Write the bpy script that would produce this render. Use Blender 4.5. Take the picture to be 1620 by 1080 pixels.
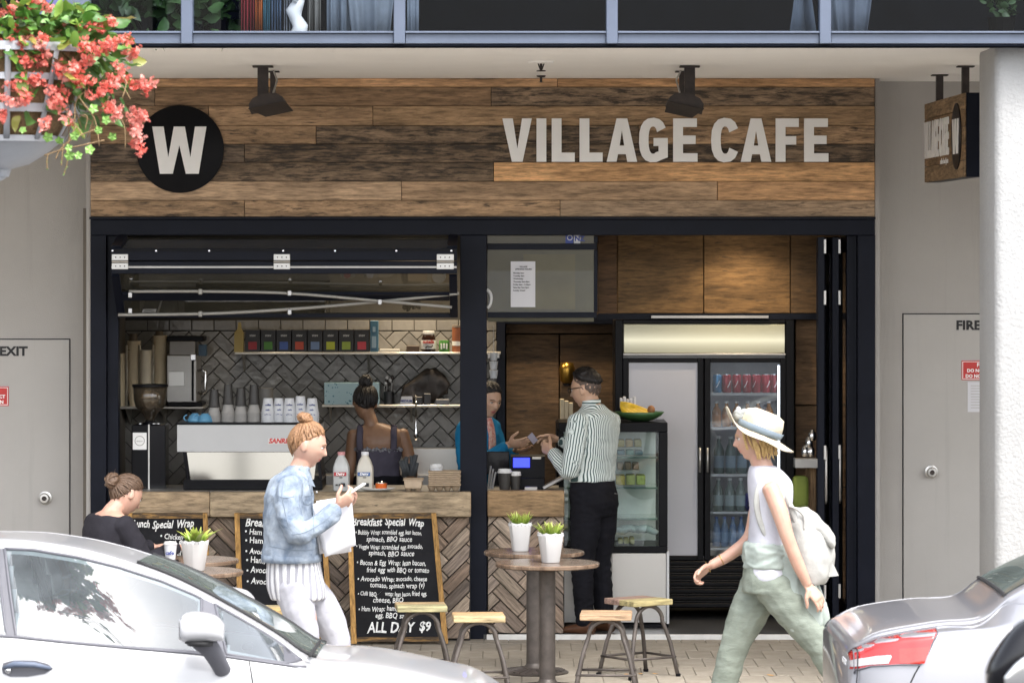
import bpy, bmesh, math, random
from mathutils import Vector, Matrix, Quaternion, noise
for _o in list(bpy.data.objects): bpy.data.objects.remove(_o, do_unlink=True)
SC = bpy.context.scene
COL = SC.collection
RN = random.Random(11)
PI = math.pi
rad = math.radians

# ---------------------------------------------------------------- measurements
# street elevation measured from the photograph: the shop front is the plane y = 0,
# the eye stands 24 m away on the other side of the road, 2.44 m above the footpath
FOC, HOR, EYE, DIST = 5880.0, 412.0, 2.44, 24.0
def S(Y): return FOC/(DIST+Y)
def X(px, Y=0.0): return (px-810.0)/S(Y)
def Z(py, Y=0.0): return EYE-(py-HOR)/S(Y)
def P(px, py, Y=0.0): return Vector((X(px, Y), Y, Z(py, Y)))

# ---------------------------------------------------------------- camera
cam = bpy.data.cameras.new('camera')
cam.lens = 36.0*FOC/1620.0
cam.sensor_width = 36.0
cam.shift_y = -(540.0-HOR)/1620.0
cam.clip_start = 0.1
cam.clip_end = 2000.0
cam.dof.use_dof = True
cam.dof.focus_distance = 23.4
cam.dof.aperture_fstop = 9.0
camo = bpy.data.objects.new('camera', cam)
camo.location = (0, -DIST, EYE)
camo.rotation_euler = (PI/2, 0, 0)
COL.objects.link(camo)
SC.camera = camo

# ---------------------------------------------------------------- world, sun, exposure
SUN_EL, SUN_AZ = rad(58), rad(150)       # azimuth from +Y, clockwise: behind the camera, to its right
world = bpy.data.worlds.new('World'); SC.world = world
world.use_nodes = True
wt = world.node_tree; wt.nodes.clear()
sky = wt.nodes.new('ShaderNodeTexSky'); sky.sky_type = 'NISHITA'; sky.sun_disc = False
sky.sun_elevation = SUN_EL; sky.sun_rotation = SUN_AZ
sky.air_density = 1.0; sky.dust_density = 4.0; sky.ozone_density = 1.0
hs = wt.nodes.new('ShaderNodeHueSaturation'); hs.inputs['Saturation'].default_value = 0.30
bg = wt.nodes.new('ShaderNodeBackground'); bg.inputs['Strength'].default_value = 0.15
wo = wt.nodes.new('ShaderNodeOutputWorld')
wt.links.new(sky.outputs[0], hs.inputs['Color']); wt.links.new(hs.outputs[0], bg.inputs[0]); wt.links.new(bg.outputs[0], wo.inputs[0])
sl = bpy.data.lights.new('sun', 'SUN'); sl.energy = 0.5; sl.angle = rad(28); sl.color = (1.0, 0.98, 0.95)
slo = bpy.data.objects.new('sun', sl); COL.objects.link(slo)
sd = Vector((math.sin(SUN_AZ)*math.cos(SUN_EL), math.cos(SUN_AZ)*math.cos(SUN_EL), math.sin(SUN_EL)))
slo.rotation_euler = sd.to_track_quat('Z', 'Y').to_euler()
SC.view_settings.view_transform = 'Standard'
SC.view_settings.look = 'None'
SC.view_settings.exposure = 2.08
SC.view_settings.gamma = 1.0
SC.view_settings.use_curve_mapping = False

# ---------------------------------------------------------------- object helpers
ORG = {}
def link(o):
    COL.objects.link(o); return o
def tag(o, label=None, cat=None, group=None, kind=None):
    if label: o['label'] = label
    if cat: o['category'] = cat
    if group: o['group'] = group
    if kind: o['kind'] = kind
    return o
def thing(name, label, cat, loc=(0, 0, 0), group=None):
    o = bpy.data.objects.new(name, None); o.empty_display_size = 0.1
    o.location = loc; link(o); ORG[o.name] = Vector(loc)
    return tag(o, label, cat, group)
def obj(name, bm, mat, parent=None, smooth=False, color=None, kind=None, recalc=True, auto=None):
    """bm holds world coordinates; it becomes ONE mesh object"""
    org = ORG.get(parent.name, Vector()) if parent else Vector()
    if org.length: bmesh.ops.translate(bm, verts=bm.verts, vec=-org)
    if recalc: bmesh.ops.recalc_face_normals(bm, faces=bm.faces)
    me = bpy.data.meshes.new(name); bm.to_mesh(me); bm.free()
    return mobj(name, me, mat, parent, smooth, color, kind, org, auto)
def mobj(name, me, mat, parent=None, smooth=False, color=None, kind=None, org=None, auto=None):
    o = bpy.data.objects.new(name, me); link(o)
    for m in (mat if isinstance(mat, (list, tuple)) else [mat]):
        if m: me.materials.append(m)
    if smooth: me.shade_smooth()
    if auto is not None:
        me.shade_smooth()
        me.set_sharp_from_angle(angle=rad(auto))
    if parent: o.parent = parent
    ORG[o.name] = org if org is not None else Vector()
    if color: o.color = color
    if kind: o['kind'] = kind
    return o
def struct(name, bm, mat, **k):
    o = obj(name, bm, mat, None, **k); o['kind'] = 'structure'; return o
def copy_tree(o, parent=None):
    c = o.copy(); link(c); c.parent = parent
    if o.name in ORG: ORG[c.name] = ORG[o.name]
    for ch in list(o.children): copy_tree(ch, c)
    return c

# ---------------------------------------------------------------- mesh helpers
def B(): return bmesh.new()
def box(bm, x0, x1, y0, y1, z0, z1, bevel=0.0, seg=1, M=None):
    r = bmesh.ops.create_cube(bm, size=1.0)
    vs = r['verts']
    for v in vs:
        v.co = Vector(((x0+x1)/2+v.co.x*(x1-x0), (y0+y1)/2+v.co.y*(y1-y0), (z0+z1)/2+v.co.z*(z1-z0)))
    if bevel > 0:
        es = list({e for v in vs for e in v.link_edges})
        rr = bmesh.ops.bevel(bm, geom=es, offset=bevel, segments=seg, affect='EDGES', profile=0.5)
        vs = list({v for f in rr['faces'] for v in f.verts} | {v for v in vs if v.is_valid})
    if M is not None: bmesh.ops.transform(bm, matrix=M, verts=vs)
    return vs
def catmull(pts, n):
    """smooth samples through control tuples of any length"""
    if len(pts) < 3 or n <= 1: return [tuple(p) for p in pts]
    out = []
    for i in range(len(pts)-1):
        p0, p1, p2, p3 = pts[max(i-1, 0)], pts[i], pts[i+1], pts[min(i+2, len(pts)-1)]
        for k in range(n):
            t = k/n
            out.append(tuple(0.5*((2*b)+(-a+c)*t+(2*a-5*b+4*c-d)*t*t+(-a+3*b-3*c+d)*t**3) for a, b, c, d in zip(p0, p1, p2, p3)))
    out.append(tuple(pts[-1]))
    return out
def tube(bm, pts, r, seg=8, caps=True, flat=1.0, up=None):
    """round tube along points; r a number or list; flat squeezes it along 'up'"""
    pts = [Vector(p) for p in pts]; n = len(pts)
    rs = r if isinstance(r, (list, tuple)) else [r]*n
    rings = []; prev = None
    for i, p in enumerate(pts):
        t = (pts[min(i+1, n-1)]-pts[max(i-1, 0)])
        if t.length < 1e-9: t = Vector((0, 0, 1))
        t.normalize()
        if up is not None:
            a = Vector(up)-t*t.dot(Vector(up))
            if a.length < 1e-4: a = t.orthogonal()
        elif prev is None: a = t.orthogonal()
        else:
            a = prev-t*t.dot(prev)
            if a.length < 1e-6: a = t.orthogonal()
        a.normalize(); prev = a; b = t.cross(a)
        ring = []
        for k in range(seg):
            an = 2*PI*k/seg
            ring.append(bm.verts.new(p+(a*math.cos(an)*flat+b*math.sin(an))*rs[i]))
        rings.append(ring)
    for i in range(n-1):
        for k in range(seg):
            bm.faces.new((rings[i][k], rings[i][(k+1) % seg], rings[i+1][(k+1) % seg], rings[i+1][k]))
    if caps:
        bm.faces.new(rings[0][::-1]); bm.faces.new(rings[-1])
    return rings
def lathe(bm, prof, c=(0, 0, 0), seg=20, M=None, caps=True):
    c = Vector(c); rings = []
    for r, z in prof:
        ring = []
        for k in range(seg):
            a = 2*PI*k/seg
            v = Vector((r*math.cos(a), r*math.sin(a), z))
            ring.append(bm.verts.new((M @ v if M is not None else v)+c))
        rings.append(ring)
    for i in range(len(rings)-1):
        for k in range(seg):
            bm.faces.new((rings[i][k], rings[i][(k+1) % seg], rings[i+1][(k+1) % seg], rings[i+1][k]))
    if caps:
        if prof[0][0] > 1e-6: bm.faces.new(rings[0][::-1])
        if prof[-1][0] > 1e-6: bm.faces.new(rings[-1])
    return rings
def ell(bm, c, r, M=None, u=16, v=12):
    rr = bmesh.ops.create_uvsphere(bm, u_segments=u, v_segments=v, radius=1.0)
    for w in rr['verts']:
        q = Vector((w.co.x*r[0], w.co.y*r[1], w.co.z*r[2]))
        if M is not None: q = M @ q
        w.co = q+Vector(c)
    return rr['verts']
def prism(bm, poly, d0, d1, axis='Y'):
    """extrude a 2D outline (x,z) between two depths along y (or other axes)"""
    def mk(p, d):
        if axis == 'Y': return (p[0], d, p[1])
        if axis == 'X': return (d, p[0], p[1])
        return (p[0], p[1], d)
    a = [bm.verts.new(mk(p, d0)) for p in poly]; b = [bm.verts.new(mk(p, d1)) for p in poly]
    n = len(poly)
    bm.faces.new(a); bm.faces.new(b[::-1])
    for i in range(n): bm.faces.new((a[i], a[(i+1) % n], b[(i+1) % n], b[i]))
def quad(bm, a, b, c, d):
    return bm.faces.new([bm.verts.new(Vector(p)) for p in (a, b, c, d)])
def curve_shape(splines, extrude, bevel=0.0):
    """filled 2D outlines (with holes) extruded; returns a new mesh lying in xy, thickness along z"""
    cu = bpy.data.curves.new('outline', 'CURVE'); cu.dimensions = '2D'; cu.fill_mode = 'BOTH'
    cu.extrude = extrude; cu.bevel_depth = bevel; cu.bevel_resolution = 1
    for pts in splines:
        s = cu.splines.new('POLY'); s.points.add(len(pts)-1); s.use_cyclic_u = True
        for p, q in zip(s.points, pts): p.co = (q[0], q[1], 0, 1)
    return curve_to_mesh(cu)
def curve_to_mesh(cu):
    o = bpy.data.objects.new('outline', cu)
    me = bpy.data.meshes.new_from_object(o)
    bpy.data.objects.remove(o); bpy.data.curves.remove(cu)
    return me
def text_mesh(s, size, bold=0.0, shear=0.0, extrude=0.0005, align='LEFT', sx=1.0, spacing=1.0):
    cu = bpy.data.curves.new('writing', 'FONT'); cu.body = s; cu.size = size; cu.shear = shear
    cu.offset = bold; cu.extrude = extrude; cu.align_x = align; cu.resolution_u = 2; cu.space_character = spacing
    me = curve_to_mesh(cu)
    if sx != 1.0: me.transform(Matrix.Diagonal((sx, 1, 1, 1)))
    return me
FRONT = Matrix(((1, 0, 0, 0), (0, 0, -1, 0), (0, 1, 0, 0), (0, 0, 0, 1)))   # xy-plane lettering -> faces -Y
def put(name, me, M, mat, parent=None, **k):
    """place a loose mesh by matrix M (world) under parent"""
    org = ORG.get(parent.name, Vector()) if parent else Vector()
    me.transform(Matrix.Translation(-org) @ M); me.name = name
    return mobj(name, me, mat, parent, org=org, **k)
def dense(bm, cuts):
    bmesh.ops.subdivide_edges(bm, edges=bm.edges, cuts=cuts, use_grid_fill=True)

# ---------------------------------------------------------------- materials
MATS = {}
class NT:
    def __init__(s, name):
        s.m = bpy.data.materials.new(name); s.m.use_nodes = True; s.t = s.m.node_tree
        s.b = s.t.nodes['Principled BSDF']; s.o = s.t.nodes['Material Output']
    def n(s, ty, **k):
        nd = s.t.nodes.new('ShaderNode'+ty)
        for a, b in k.items(): setattr(nd, a, b)
        return nd
    def l(s, a, b): s.t.links.new(a, b)
    def coord(s, which='Object', scale=(1, 1, 1), rot=(0, 0, 0), rnd=0.0):
        tc = s.n('TexCoord'); mp = s.n('Mapping')
        mp.inputs['Scale'].default_value = scale; mp.inputs['Rotation'].default_value = rot
        if rnd:
            oi = s.n('ObjectInfo'); ml = s.n('Math', operation='MULTIPLY'); ml.inputs[1].default_value = rnd
            s.l(oi.outputs['Random'], ml.inputs[0])
            ad = s.n('VectorMath', operation='ADD'); s.l(tc.outputs[which], ad.inputs[0]); s.l(ml.outputs[0], ad.inputs[1])
            s.l(ad.outputs[0], mp.inputs['Vector'])
        else: s.l(tc.outputs[which], mp.inputs['Vector'])
        return mp.outputs[0]
    def noise(s, vec, scale, detail=4, rough=0.55, dist=0.0):
        nd = s.n('TexNoise'); nd.inputs['Scale'].default_value = scale; nd.inputs['Detail'].default_value = detail
        nd.inputs['Roughness'].default_value = rough; nd.inputs['Distortion'].default_value = dist
        s.l(vec, nd.inputs['Vector']); return nd.outputs['Fac']
    def ramp(s, fac, stops):
        r = s.n('ValToRGB'); e = r.color_ramp.elements
        while len(e) < len(stops): e.new(0.5)
        for q, (p, c) in zip(e, stops):
            q.position = p; q.color = (c[0], c[1], c[2], 1) if isinstance(c, (tuple, list)) else (c, c, c, 1)
        s.l(fac, r.inputs[0]); return r.outputs[0]
    def mix(s, fac, a, b, mode='MIX'):
        m = s.n('Mix', data_type='RGBA', blend_type=mode)
        for i, v in ((0, fac), (6, a), (7, b)):
            if hasattr(v, 'is_output') or isinstance(v, bpy.types.NodeSocket): s.l(v, m.inputs[i])
            elif i == 0: m.inputs[0].default_value = v
            else: m.inputs[i].default_value = (v[0], v[1], v[2], 1) if isinstance(v, (tuple, list)) else (v, v, v, 1)
        return m.outputs[2]
    def math(s, op, a, b=0.0, clamp=False):
        m = s.n('Math', operation=op); m.use_clamp = clamp
        for i, v in enumerate((a, b)):
            if isinstance(v, bpy.types.NodeSocket): s.l(v, m.inputs[i])
            else: m.inputs[i].default_value = v
        return m.outputs[0]
    def bump(s, h, strength=0.3, dist=0.01, prev=None):
        b = s.n('Bump'); b.inputs['Strength'].default_value = strength; b.inputs['Distance'].default_value = dist
        s.l(h, b.inputs['Height'])
        if prev is not None: s.l(prev, b.inputs['Normal'])
        s.l(b.outputs[0], s.b.inputs['Normal']); return b.outputs[0]
    def set(s, color=None, rough=None, metal=None, **k):
        if color is not None:
            if isinstance(color, bpy.types.NodeSocket): s.l(color, s.b.inputs['Base Color'])
            else: s.b.inputs['Base Color'].default_value = (*color, 1)
        if rough is not None:
            if isinstance(rough, bpy.types.NodeSocket): s.l(rough, s.b.inputs['Roughness'])
            else: s.b.inputs['Roughness'].default_value = rough
        if metal is not None: s.b.inputs['Metallic'].default_value = metal
        for a, b in k.items(): s.b.inputs[a.replace('_', ' ')].default_value = b
        return s
def pm(name, color, rough=0.6, metal=0.0, var=0.12, vs=6.0, bump=0.0, bs=60.0, bd=0.004, rnd=0.0, objcol=False, coat=0.0, sheen=0.0, spec=None):
    """painted / plain material with mottled colour, uneven gloss and fine relief"""
    if name in MATS: return MATS[name]
    s = NT(name); v = s.coord('Object', rnd=7.0 if rnd else 0.0)
    f = s.noise(v, vs, 5, 0.6)
    if objcol:
        oi = s.n('ObjectInfo'); base = oi.outputs['Color']
        lo = s.mix(1.0, base, (1-var,)*3, 'MULTIPLY'); hi = s.mix(1.0, base, (1+var,)*3, 'MULTIPLY')
    else:
        lo = tuple(c*(1-var) for c in color); hi = tuple(min(1, c*(1+var)) for c in color)
    fr = s.ramp(f, [(0.3, 0.0), (0.7, 1.0)])
    c = s.mix(fr, lo, hi)
    if rnd:
        oi2 = s.n('ObjectInfo'); k = s.ramp(oi2.outputs['Random'], [(0, 1-rnd), (1, 1+rnd)]); c = s.mix(1.0, c, k, 'MULTIPLY')
    s.set(c, None, metal)
    rr = s.n('MapRange'); rr.inputs[3].default_value = max(0.02, rough*0.85); rr.inputs[4].default_value = min(1, rough*1.15)
    s.l(f, rr.inputs[0]); s.l(rr.outputs[0], s.b.inputs['Roughness'])
    if bump: s.bump(s.noise(v, bs, 4, 0.6), bump, bd)
    if coat: s.b.inputs['Coat Weight'].default_value = coat; s.b.inputs['Coat Roughness'].default_value = 0.04
    if sheen: s.b.inputs['Sheen Weight'].default_value = sheen
    if spec is not None: s.b.inputs['Specular IOR Level'].default_value = spec
    MATS[name] = s.m; return s.m
def wood(name, axis='X', rough=0.75, k=1.0, weather=True, fine=1.0, bump=0.35, gscale=1.0, rnd=20.0):
    """boards; colour and wear (alpha) come from each board's own object colour"""
    if name in MATS: return MATS[name]
    s = NT(name)
    g = 7.0*gscale
    sc = {'X': (1.0, g, g), 'Y': (g, 1.0, g), 'Z': (g, g, 1.0)}[axis]
    v = s.coord('Object', scale=sc, rnd=rnd)
    oi = s.n('ObjectInfo')
    broad = s.noise(v, 1.6, 6, 0.62, 0.6)
    streak = s.noise(v, 7.0*fine, 8, 0.7, 0.25)
    v2 = s.coord('Object', scale=tuple(c*(2.2 if c == 1.0 else 3.0) for c in sc), rnd=rnd)
    line = s.noise(v2, 4.0, 5, 0.6, 0.2)
    tone = s.ramp(broad, [(0.25, 0.45), (0.5, 0.9), (0.75, 1.35)])
    st = s.ramp(s.math('ADD', s.math('MULTIPLY', streak, .55), s.math('MULTIPLY', line, .45)), [(0.36, 0.42), (0.52, 1.0), (0.66, 1.4)])
    c = s.mix(1.0, oi.outputs['Color'], tone, 'MULTIPLY'); c = s.mix(1.0, c, st, 'MULTIPLY')
    rb = s.ramp(oi.outputs['Random'], [(0, 0.82), (1, 1.18)]); c = s.mix(1.0, c, rb, 'MULTIPLY')
    if weather:
        # worn black paint and saw marks; alpha of the object colour says how much is left
        v3 = s.coord('Object', scale=tuple(q*1.7 if q != 1.0 else 2.4 for q in sc), rnd=rnd*1.3)
        p1 = s.noise(v3, 2.2, 8, 0.72, 0.4)
        p2 = s.math('ADD', p1, s.math('MULTIPLY', s.math('SUBTRACT', line, 0.5), 0.75))
        th = s.math('SUBTRACT', 0.79, s.math('MULTIPLY', oi.outputs['Alpha'], 0.44))
        dk = s.math('MULTIPLY', s.math('SUBTRACT', p2, th), 5.5, True)
        c = s.mix(s.math('MULTIPLY', dk, 0.88), c, (0.024, 0.021, 0.019))
        pale = s.math('MULTIPLY', s.math('SUBTRACT', s.noise(v2, 3.1, 6, 0.7), 0.66), 6.0, True)
        c = s.mix(s.math('MULTIPLY', pale, 0.35), c, (0.42, 0.34, 0.24))
    s.set(c, rough)
    hgt = s.math('ADD', s.math('MULTIPLY', streak, 0.7), s.math('MULTIPLY', line, 0.6))
    s.bump(hgt, min(1.0, bump*1.8), 0.010)
    s.b.inputs['Specular IOR Level'].default_value = 0.3
    MATS[name] = s.m; return s.m
def emit(name, color, strength):
    if name in MATS: return MATS[name]
    s = NT(name); s.set(color, 0.5)
    s.b.inputs['Emission Color'].default_value = (*color, 1); s.b.inputs['Emission Strength'].default_value = strength
    MATS[name] = s.m; return s.m
def glass(name, tint=(0.9, 0.95, 0.93), refl=1.0, haze=0.0, hazecol=(0.5, 0.5, 0.48), rough=0.0):
    """thin pane: see-through, mirror reflection by angle, a painted film of haze and pale reflections"""
    if name in MATS: return MATS[name]
    s = NT(name); s.t.nodes.remove(s.b)
    tr = s.n('BsdfTransparent'); tr.inputs[0].default_value = (*tint, 1)
    gl = s.n('BsdfGlossy'); gl.inputs['Roughness'].default_value = rough; gl.inputs[0].default_value = (1, 1, 1, 1)
    fr = s.n('Fresnel'); fr.inputs[0].default_value = 1.5
    f = s.math('MULTIPLY', fr.outputs[0], refl, True)
    m1 = s.n('MixShader'); s.l(f, m1.inputs[0]); s.l(tr.outputs[0], m1.inputs[1]); s.l(gl.outputs[0], m1.inputs[2])
    out = m1.outputs[0]
    if haze:
        df = s.n('BsdfDiffuse'); df.inputs[0].default_value = (*hazecol, 1)
        v = s.coord('Object'); q = s.ramp(s.noise(v, 3.0, 6, 0.7), [(0.3, haze*0.5), (0.75, haze*1.4)])
        m2 = s.n('MixShader'); s.l(q, m2.inputs[0]); s.l(out, m2.inputs[1]); s.l(df.outputs[0], m2.inputs[2]); out = m2.outputs[0]
    s.l(out, s.o.inputs[0]); MATS[name] = s.m; return s.m
def M_(name): return MATS[name]
# ================================================================ materials of the place
def wall_mat(name, c0, c1, rough, bs, bstr):
    s = NT(name); v = s.coord('Object'); vs_ = s.coord('Object', scale=(9, 9, .35))
    c = s.mix(s.ramp(s.noise(v, 1.1, 6, .65), [(.3, 0), (.7, 1)]), c0, c1)
    c = s.mix(s.math('MULTIPLY', s.math('SUBTRACT', s.noise(vs_, 1.6, 5, .7), .56), 1.6, True), c, tuple(q*.72 for q in c0))
    c = s.mix(s.math('MULTIPLY', s.math('SUBTRACT', s.noise(v, 26, 5, .75), .66), 4, True), c, tuple(q*.75 for q in c0))
    s.set(c, rough); s.bump(s.noise(v, bs, 4, .6), bstr, .005); MATS[name] = s.m
wall_mat('render_wall', (.365, .348, .328), (.41, .392, .37), .85, 140, .35)
pm('soffit_paint', (0.92, 0.905, 0.88), 0.8, var=0.03, vs=1.5, bump=0.06, bs=60)
wall_mat('door_paint', (.385, .368, .347), (.425, .408, .386), .5, 90, .12)
pm('black_frame', (0.007, 0.0085, 0.015), 0.42, var=0.2, vs=3, bump=0.04, bs=40, spec=.12)
pm('black_plastic', (0.006, 0.006, 0.0075), 0.4, var=0.2, spec=.12)
pm('black_gloss', (0.005, 0.005, 0.007), 0.15, var=0.1, spec=.4)
pm('aluminium', (0.085, 0.105, 0.15), 0.5, 0.0, var=0.10, vs=5, bump=0.04, bs=30)
pm('steel', (0.55, 0.54, 0.52), 0.33, 0.8, var=0.03, vs=1.5)
pm('steel_dull', (0.40, 0.385, 0.365), 0.42, 0.75, var=0.12, vs=6)
pm('chrome', (0.75, 0.75, 0.75), 0.12, 1.0, var=0.04)
pm('sign_white', (0.85, 0.845, 0.83), 0.5, var=0.03)
pm('rusty_black', (0.028, 0.020, 0.017), 0.6, var=0.45, vs=25, bump=0.25, bs=60)
pm('white_plastic', (0.56, 0.56, 0.555), 0.45, var=0.04)
pm('paper_white', (0.60, 0.60, 0.63), 0.8, var=0.03)
pm('ink', (0.02, 0.02, 0.022), 0.7, var=0.1)
pm('red_paint', (0.50, 0.030, 0.026), 0.5, var=0.08)
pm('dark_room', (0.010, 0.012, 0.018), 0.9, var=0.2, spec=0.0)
wood('board_x', 'X', weather=True)
wood('panel_x', 'X', weather=True, gscale=0.8, bump=0.2, rough=0.6)
wood('beam_x', 'X', weather=True, gscale=0.6, bump=0.5)
wood('wood_z', 'Z', weather=False, gscale=1.5)
wood('wood_y', 'Y', weather=False)
def stucco():
    s = NT('stucco_white'); v = s.coord('Object')
    a = s.noise(v, 38, 6, 0.65, 0.6); b = s.noise(v, 120, 3, 0.6)
    vo = s.n('TexVoronoi'); vo.inputs['Scale'].default_value = 46; s.l(v, vo.inputs['Vector'])
    h = s.math('ADD', s.math('MULTIPLY', a, 1.0), s.math('MULTIPLY', vo.outputs['Distance'], 0.35)); h = s.math('ADD', h, s.math('MULTIPLY', b, 0.3))
    c = s.mix(s.noise(v, 3, 4), (0.30, 0.299, 0.295), (0.40, 0.40, 0.395))
    s.set(c, 0.85); s.bump(h, 0.6, 0.010); MATS['stucco_white'] = s.m
stucco()
def paver_mat():
    s = NT('paver'); v = s.coord('Object', rnd=9.0); oi = s.n('ObjectInfo')
    f = s.noise(v, 9, 6, 0.65); g = s.noise(v, 120, 3, 0.7)
    c = s.mix(s.ramp(f, [(0.3, 0), (0.75, 1)]), (0.25, 0.22, 0.175), (0.36, 0.32, 0.265))
    c = s.mix(1.0, c, s.ramp(oi.outputs['Random'], [(0, 0.93), (1, 1.06)]), 'MULTIPLY')
    c = s.mix(s.math('MULTIPLY', s.math('SUBTRACT', g, 0.58), 4, True), c, (0.15, 0.13, 0.10))
    s.set(c, 0.8); s.bump(g, 0.25, 0.003); MATS['paver'] = s.m
paver_mat()
pm('mortar', (0.21, 0.185, 0.15), 0.9, var=0.2, vs=30)
pm('asphalt', (0.085, 0.085, 0.088), 0.85, var=0.3, vs=60, bump=0.5, bs=200)
pm('kerb_stone', (0.33, 0.32, 0.30), 0.8, var=0.15, vs=10, bump=0.3, bs=90)

# ================================================================ ground
KERB_Y = -5.95
WALL_Y = 0.45
b = B(); quad(b, (-60, KERB_Y-0.15, -0.006), (60, KERB_Y-0.15, -0.006), (60, 12, -0.006), (-60, 12, -0.006))
pavement = struct('pavement', b, M_('mortar'))
b = B(); quad(b, (-900, -900, -0.15), (900, -900, -0.15), (900, 900, -0.15), (-900, 900, -0.15))
struct('road', b, M_('asphalt'))
b = B(); box(b, -60, 60, KERB_Y-0.15, KERB_Y, -0.3, 0.012, 0.012); struct('kerb', b, M_('kerb_stone'))
# footpath pavers, laid one by one in the stretch between the tables
pw, pl = 0.158, 0.460
b = B(); box(b, -pw/2+0.0018, pw/2-0.0018, -pl/2+0.0018, pl/2-0.0018, -0.05, 0.0, 0.003); me_p = bpy.data.meshes.new('paver')
bmesh.ops.recalc_face_normals(b, faces=b.faces); b.to_mesh(me_p); b.free(); me_p.materials.append(M_('paver'))
nx, ny = 38, 7
def lay(px, py):
    o = bpy.data.objects.new('paver', me_p); link(o); o.parent = pavement
    o.location = (px, py, RN.uniform(-0.0012, 0.0012)); o.rotation_euler = (RN.uniform(-.004, .004), RN.uniform(-.004, .004), RN.uniform(-.006, .006))
for j in range(ny):
    for i in range(nx):
        lay(-2.55+pw*(i+(0.5 if j % 2 else 0)), -0.50-pl*j)
# the same paving further along, joined
b = B()
for j in range(-1, 13):
    for i in range(-60, 61):
        px = -2.55+pw*(i+(0.5 if j % 2 else 0)); py = -0.50-pl*j
        if 0 <= j < ny and 0 <= i < nx: continue
        if py > -0.20 and -2.7 < px < 2.4: pass
        box(b, px-pw/2+.003, px+pw/2-.003, py-pl/2+.003, py+pl/2-.003, -0.05, 0.0)
fill = obj('paver_field', b, M_('paver'), pavement, kind='stuff')

# ================================================================ building shell
bld = thing('cafe_building', 'grey rendered street building holding the cafe under a white soffit', 'building', (0, 0.4, 0))
SOF_Z, SOF_Y = 3.616, -3.795
FX0, FX1 = X(143), X(1384)                    # shop opening between the grey walls
b = B(); box(b, -14, FX0-0.001, WALL_Y, WALL_Y+0.3, 0, SOF_Z); obj('wall', b, M_('render_wall'), bld)
b = B(); box(b, FX1+0.035, 14, WALL_Y, WALL_Y+0.3, 0, SOF_Z); obj('wall', b, M_('render_wall'), bld)
b = B(); box(b, -14, 14, SOF_Y+0.006, 6, SOF_Z, SOF_Z+0.04); obj('soffit', b, M_('soffit_paint'), bld)
b = B(); box(b, FX1+0.004, FX1+0.034, 0.03, WALL_Y+0.1, 0, SOF_Z-0.001); obj('return_strip', b, M_('render_wall'), bld)
b = B(); box(b, FX0-0.03, FX0-0.003, 0.03, WALL_Y+0.1, 0, SOF_Z-0.001); obj('return_strip', b, M_('render_wall'), bld)
b = B(); box(b, FX0, FX1, 0.06, 0.28, 2.76, SOF_Z-0.001); obj('lintel', b, M_('dark_room'), bld)

# white rough pillar on the right
pil = thing('pillar', 'white rough stucco pillar at the right edge', 'pillar', (3.2, -3.2, 0))
b = B(); box(b, X(1574, -3.62), X(1574, -3.62)+0.95, -3.62, -2.9, -.1, SOF_Z+.03, 0.05, 4); obj('shaft', b, M_('stucco_white'), pil, auto=40)
b = B(); box(b, X(1574, -3.62)-0.012, X(1574, -3.62)+0.962, -3.632, -2.888, 0, 0.12, 0.01); obj('base', b, M_('kerb_stone'), pil)

# ================================================================ shop windows above the soffit
win = thing('window_band', 'band of tall shop windows in grey aluminium frames above the soffit', 'window', (0, SOF_Y, SOF_Z))
wy = SOF_Y; zs0, zs1 = Z(69.5, wy), Z(50, wy); ztop = 5.6
mull = [-376, -40, 296, 632, 968, 1305, 1641, 1977]
mw = 9.0/S(wy)
glass('shop_glass', (0.62, 0.66, 0.70), 0.22)
for i, m in enumerate(mull):
    b = B(); w = mw if m != -40 else mw
    box(b, X(m, wy)-w, X(m, wy)+w, wy-0.035, wy+0.09, zs0-0.002, ztop, 0.004); obj('mullion', b, M_('aluminium'), win)
    if i+1 < len(mull):
        x0, x1 = X(m, wy)+w+.001, X(mull[i+1], wy)-mw-.001
        b = B(); box(b, x0, x1, wy-0.012, wy+0.09, zs0, zs1-0.012, 0.003); rl = obj('rail', b, M_('aluminium'), win)
        b = B(); box(b, x0, x1, wy-0.03, wy+0.05, zs1-0.0115, zs1, 0.002); obj('glazing_bead', b, M_('aluminium'), rl)
        b = B(); quad(b, (x0, wy+0.035, zs1-.02), (x1, wy+0.035, zs1-.02), (x1, wy+0.035, ztop), (x0, wy+0.035, ztop)); obj('pane', b, M_('shop_glass'), win)
b = B(); box(b, X(107, wy), X(142, wy), wy-0.02, wy+0.08, zs1+0.001, ztop); obj('corner_post', b, M_('aluminium'), win)
b = B(); box(b, -8, 8, wy-0.03, wy+0.1, ztop, ztop+0.3); obj('head', b, M_('aluminium'), win)
b = B(); box(b, -8, 8, wy-0.004, wy+0.2, zs0-0.012, zs0-0.003); obj('drip_edge', b, M_('dark_room'), win)
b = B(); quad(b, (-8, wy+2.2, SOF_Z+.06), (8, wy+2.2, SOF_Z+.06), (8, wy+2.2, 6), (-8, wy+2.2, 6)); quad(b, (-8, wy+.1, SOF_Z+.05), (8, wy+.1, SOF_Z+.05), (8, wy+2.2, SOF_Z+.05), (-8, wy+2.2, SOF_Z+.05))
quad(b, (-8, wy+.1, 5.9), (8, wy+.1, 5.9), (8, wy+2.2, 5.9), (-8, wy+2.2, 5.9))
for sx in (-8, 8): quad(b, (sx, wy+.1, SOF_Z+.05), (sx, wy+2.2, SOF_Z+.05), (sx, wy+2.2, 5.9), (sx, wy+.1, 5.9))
struct('shop_interior', b, M_('dark_room'))

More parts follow.
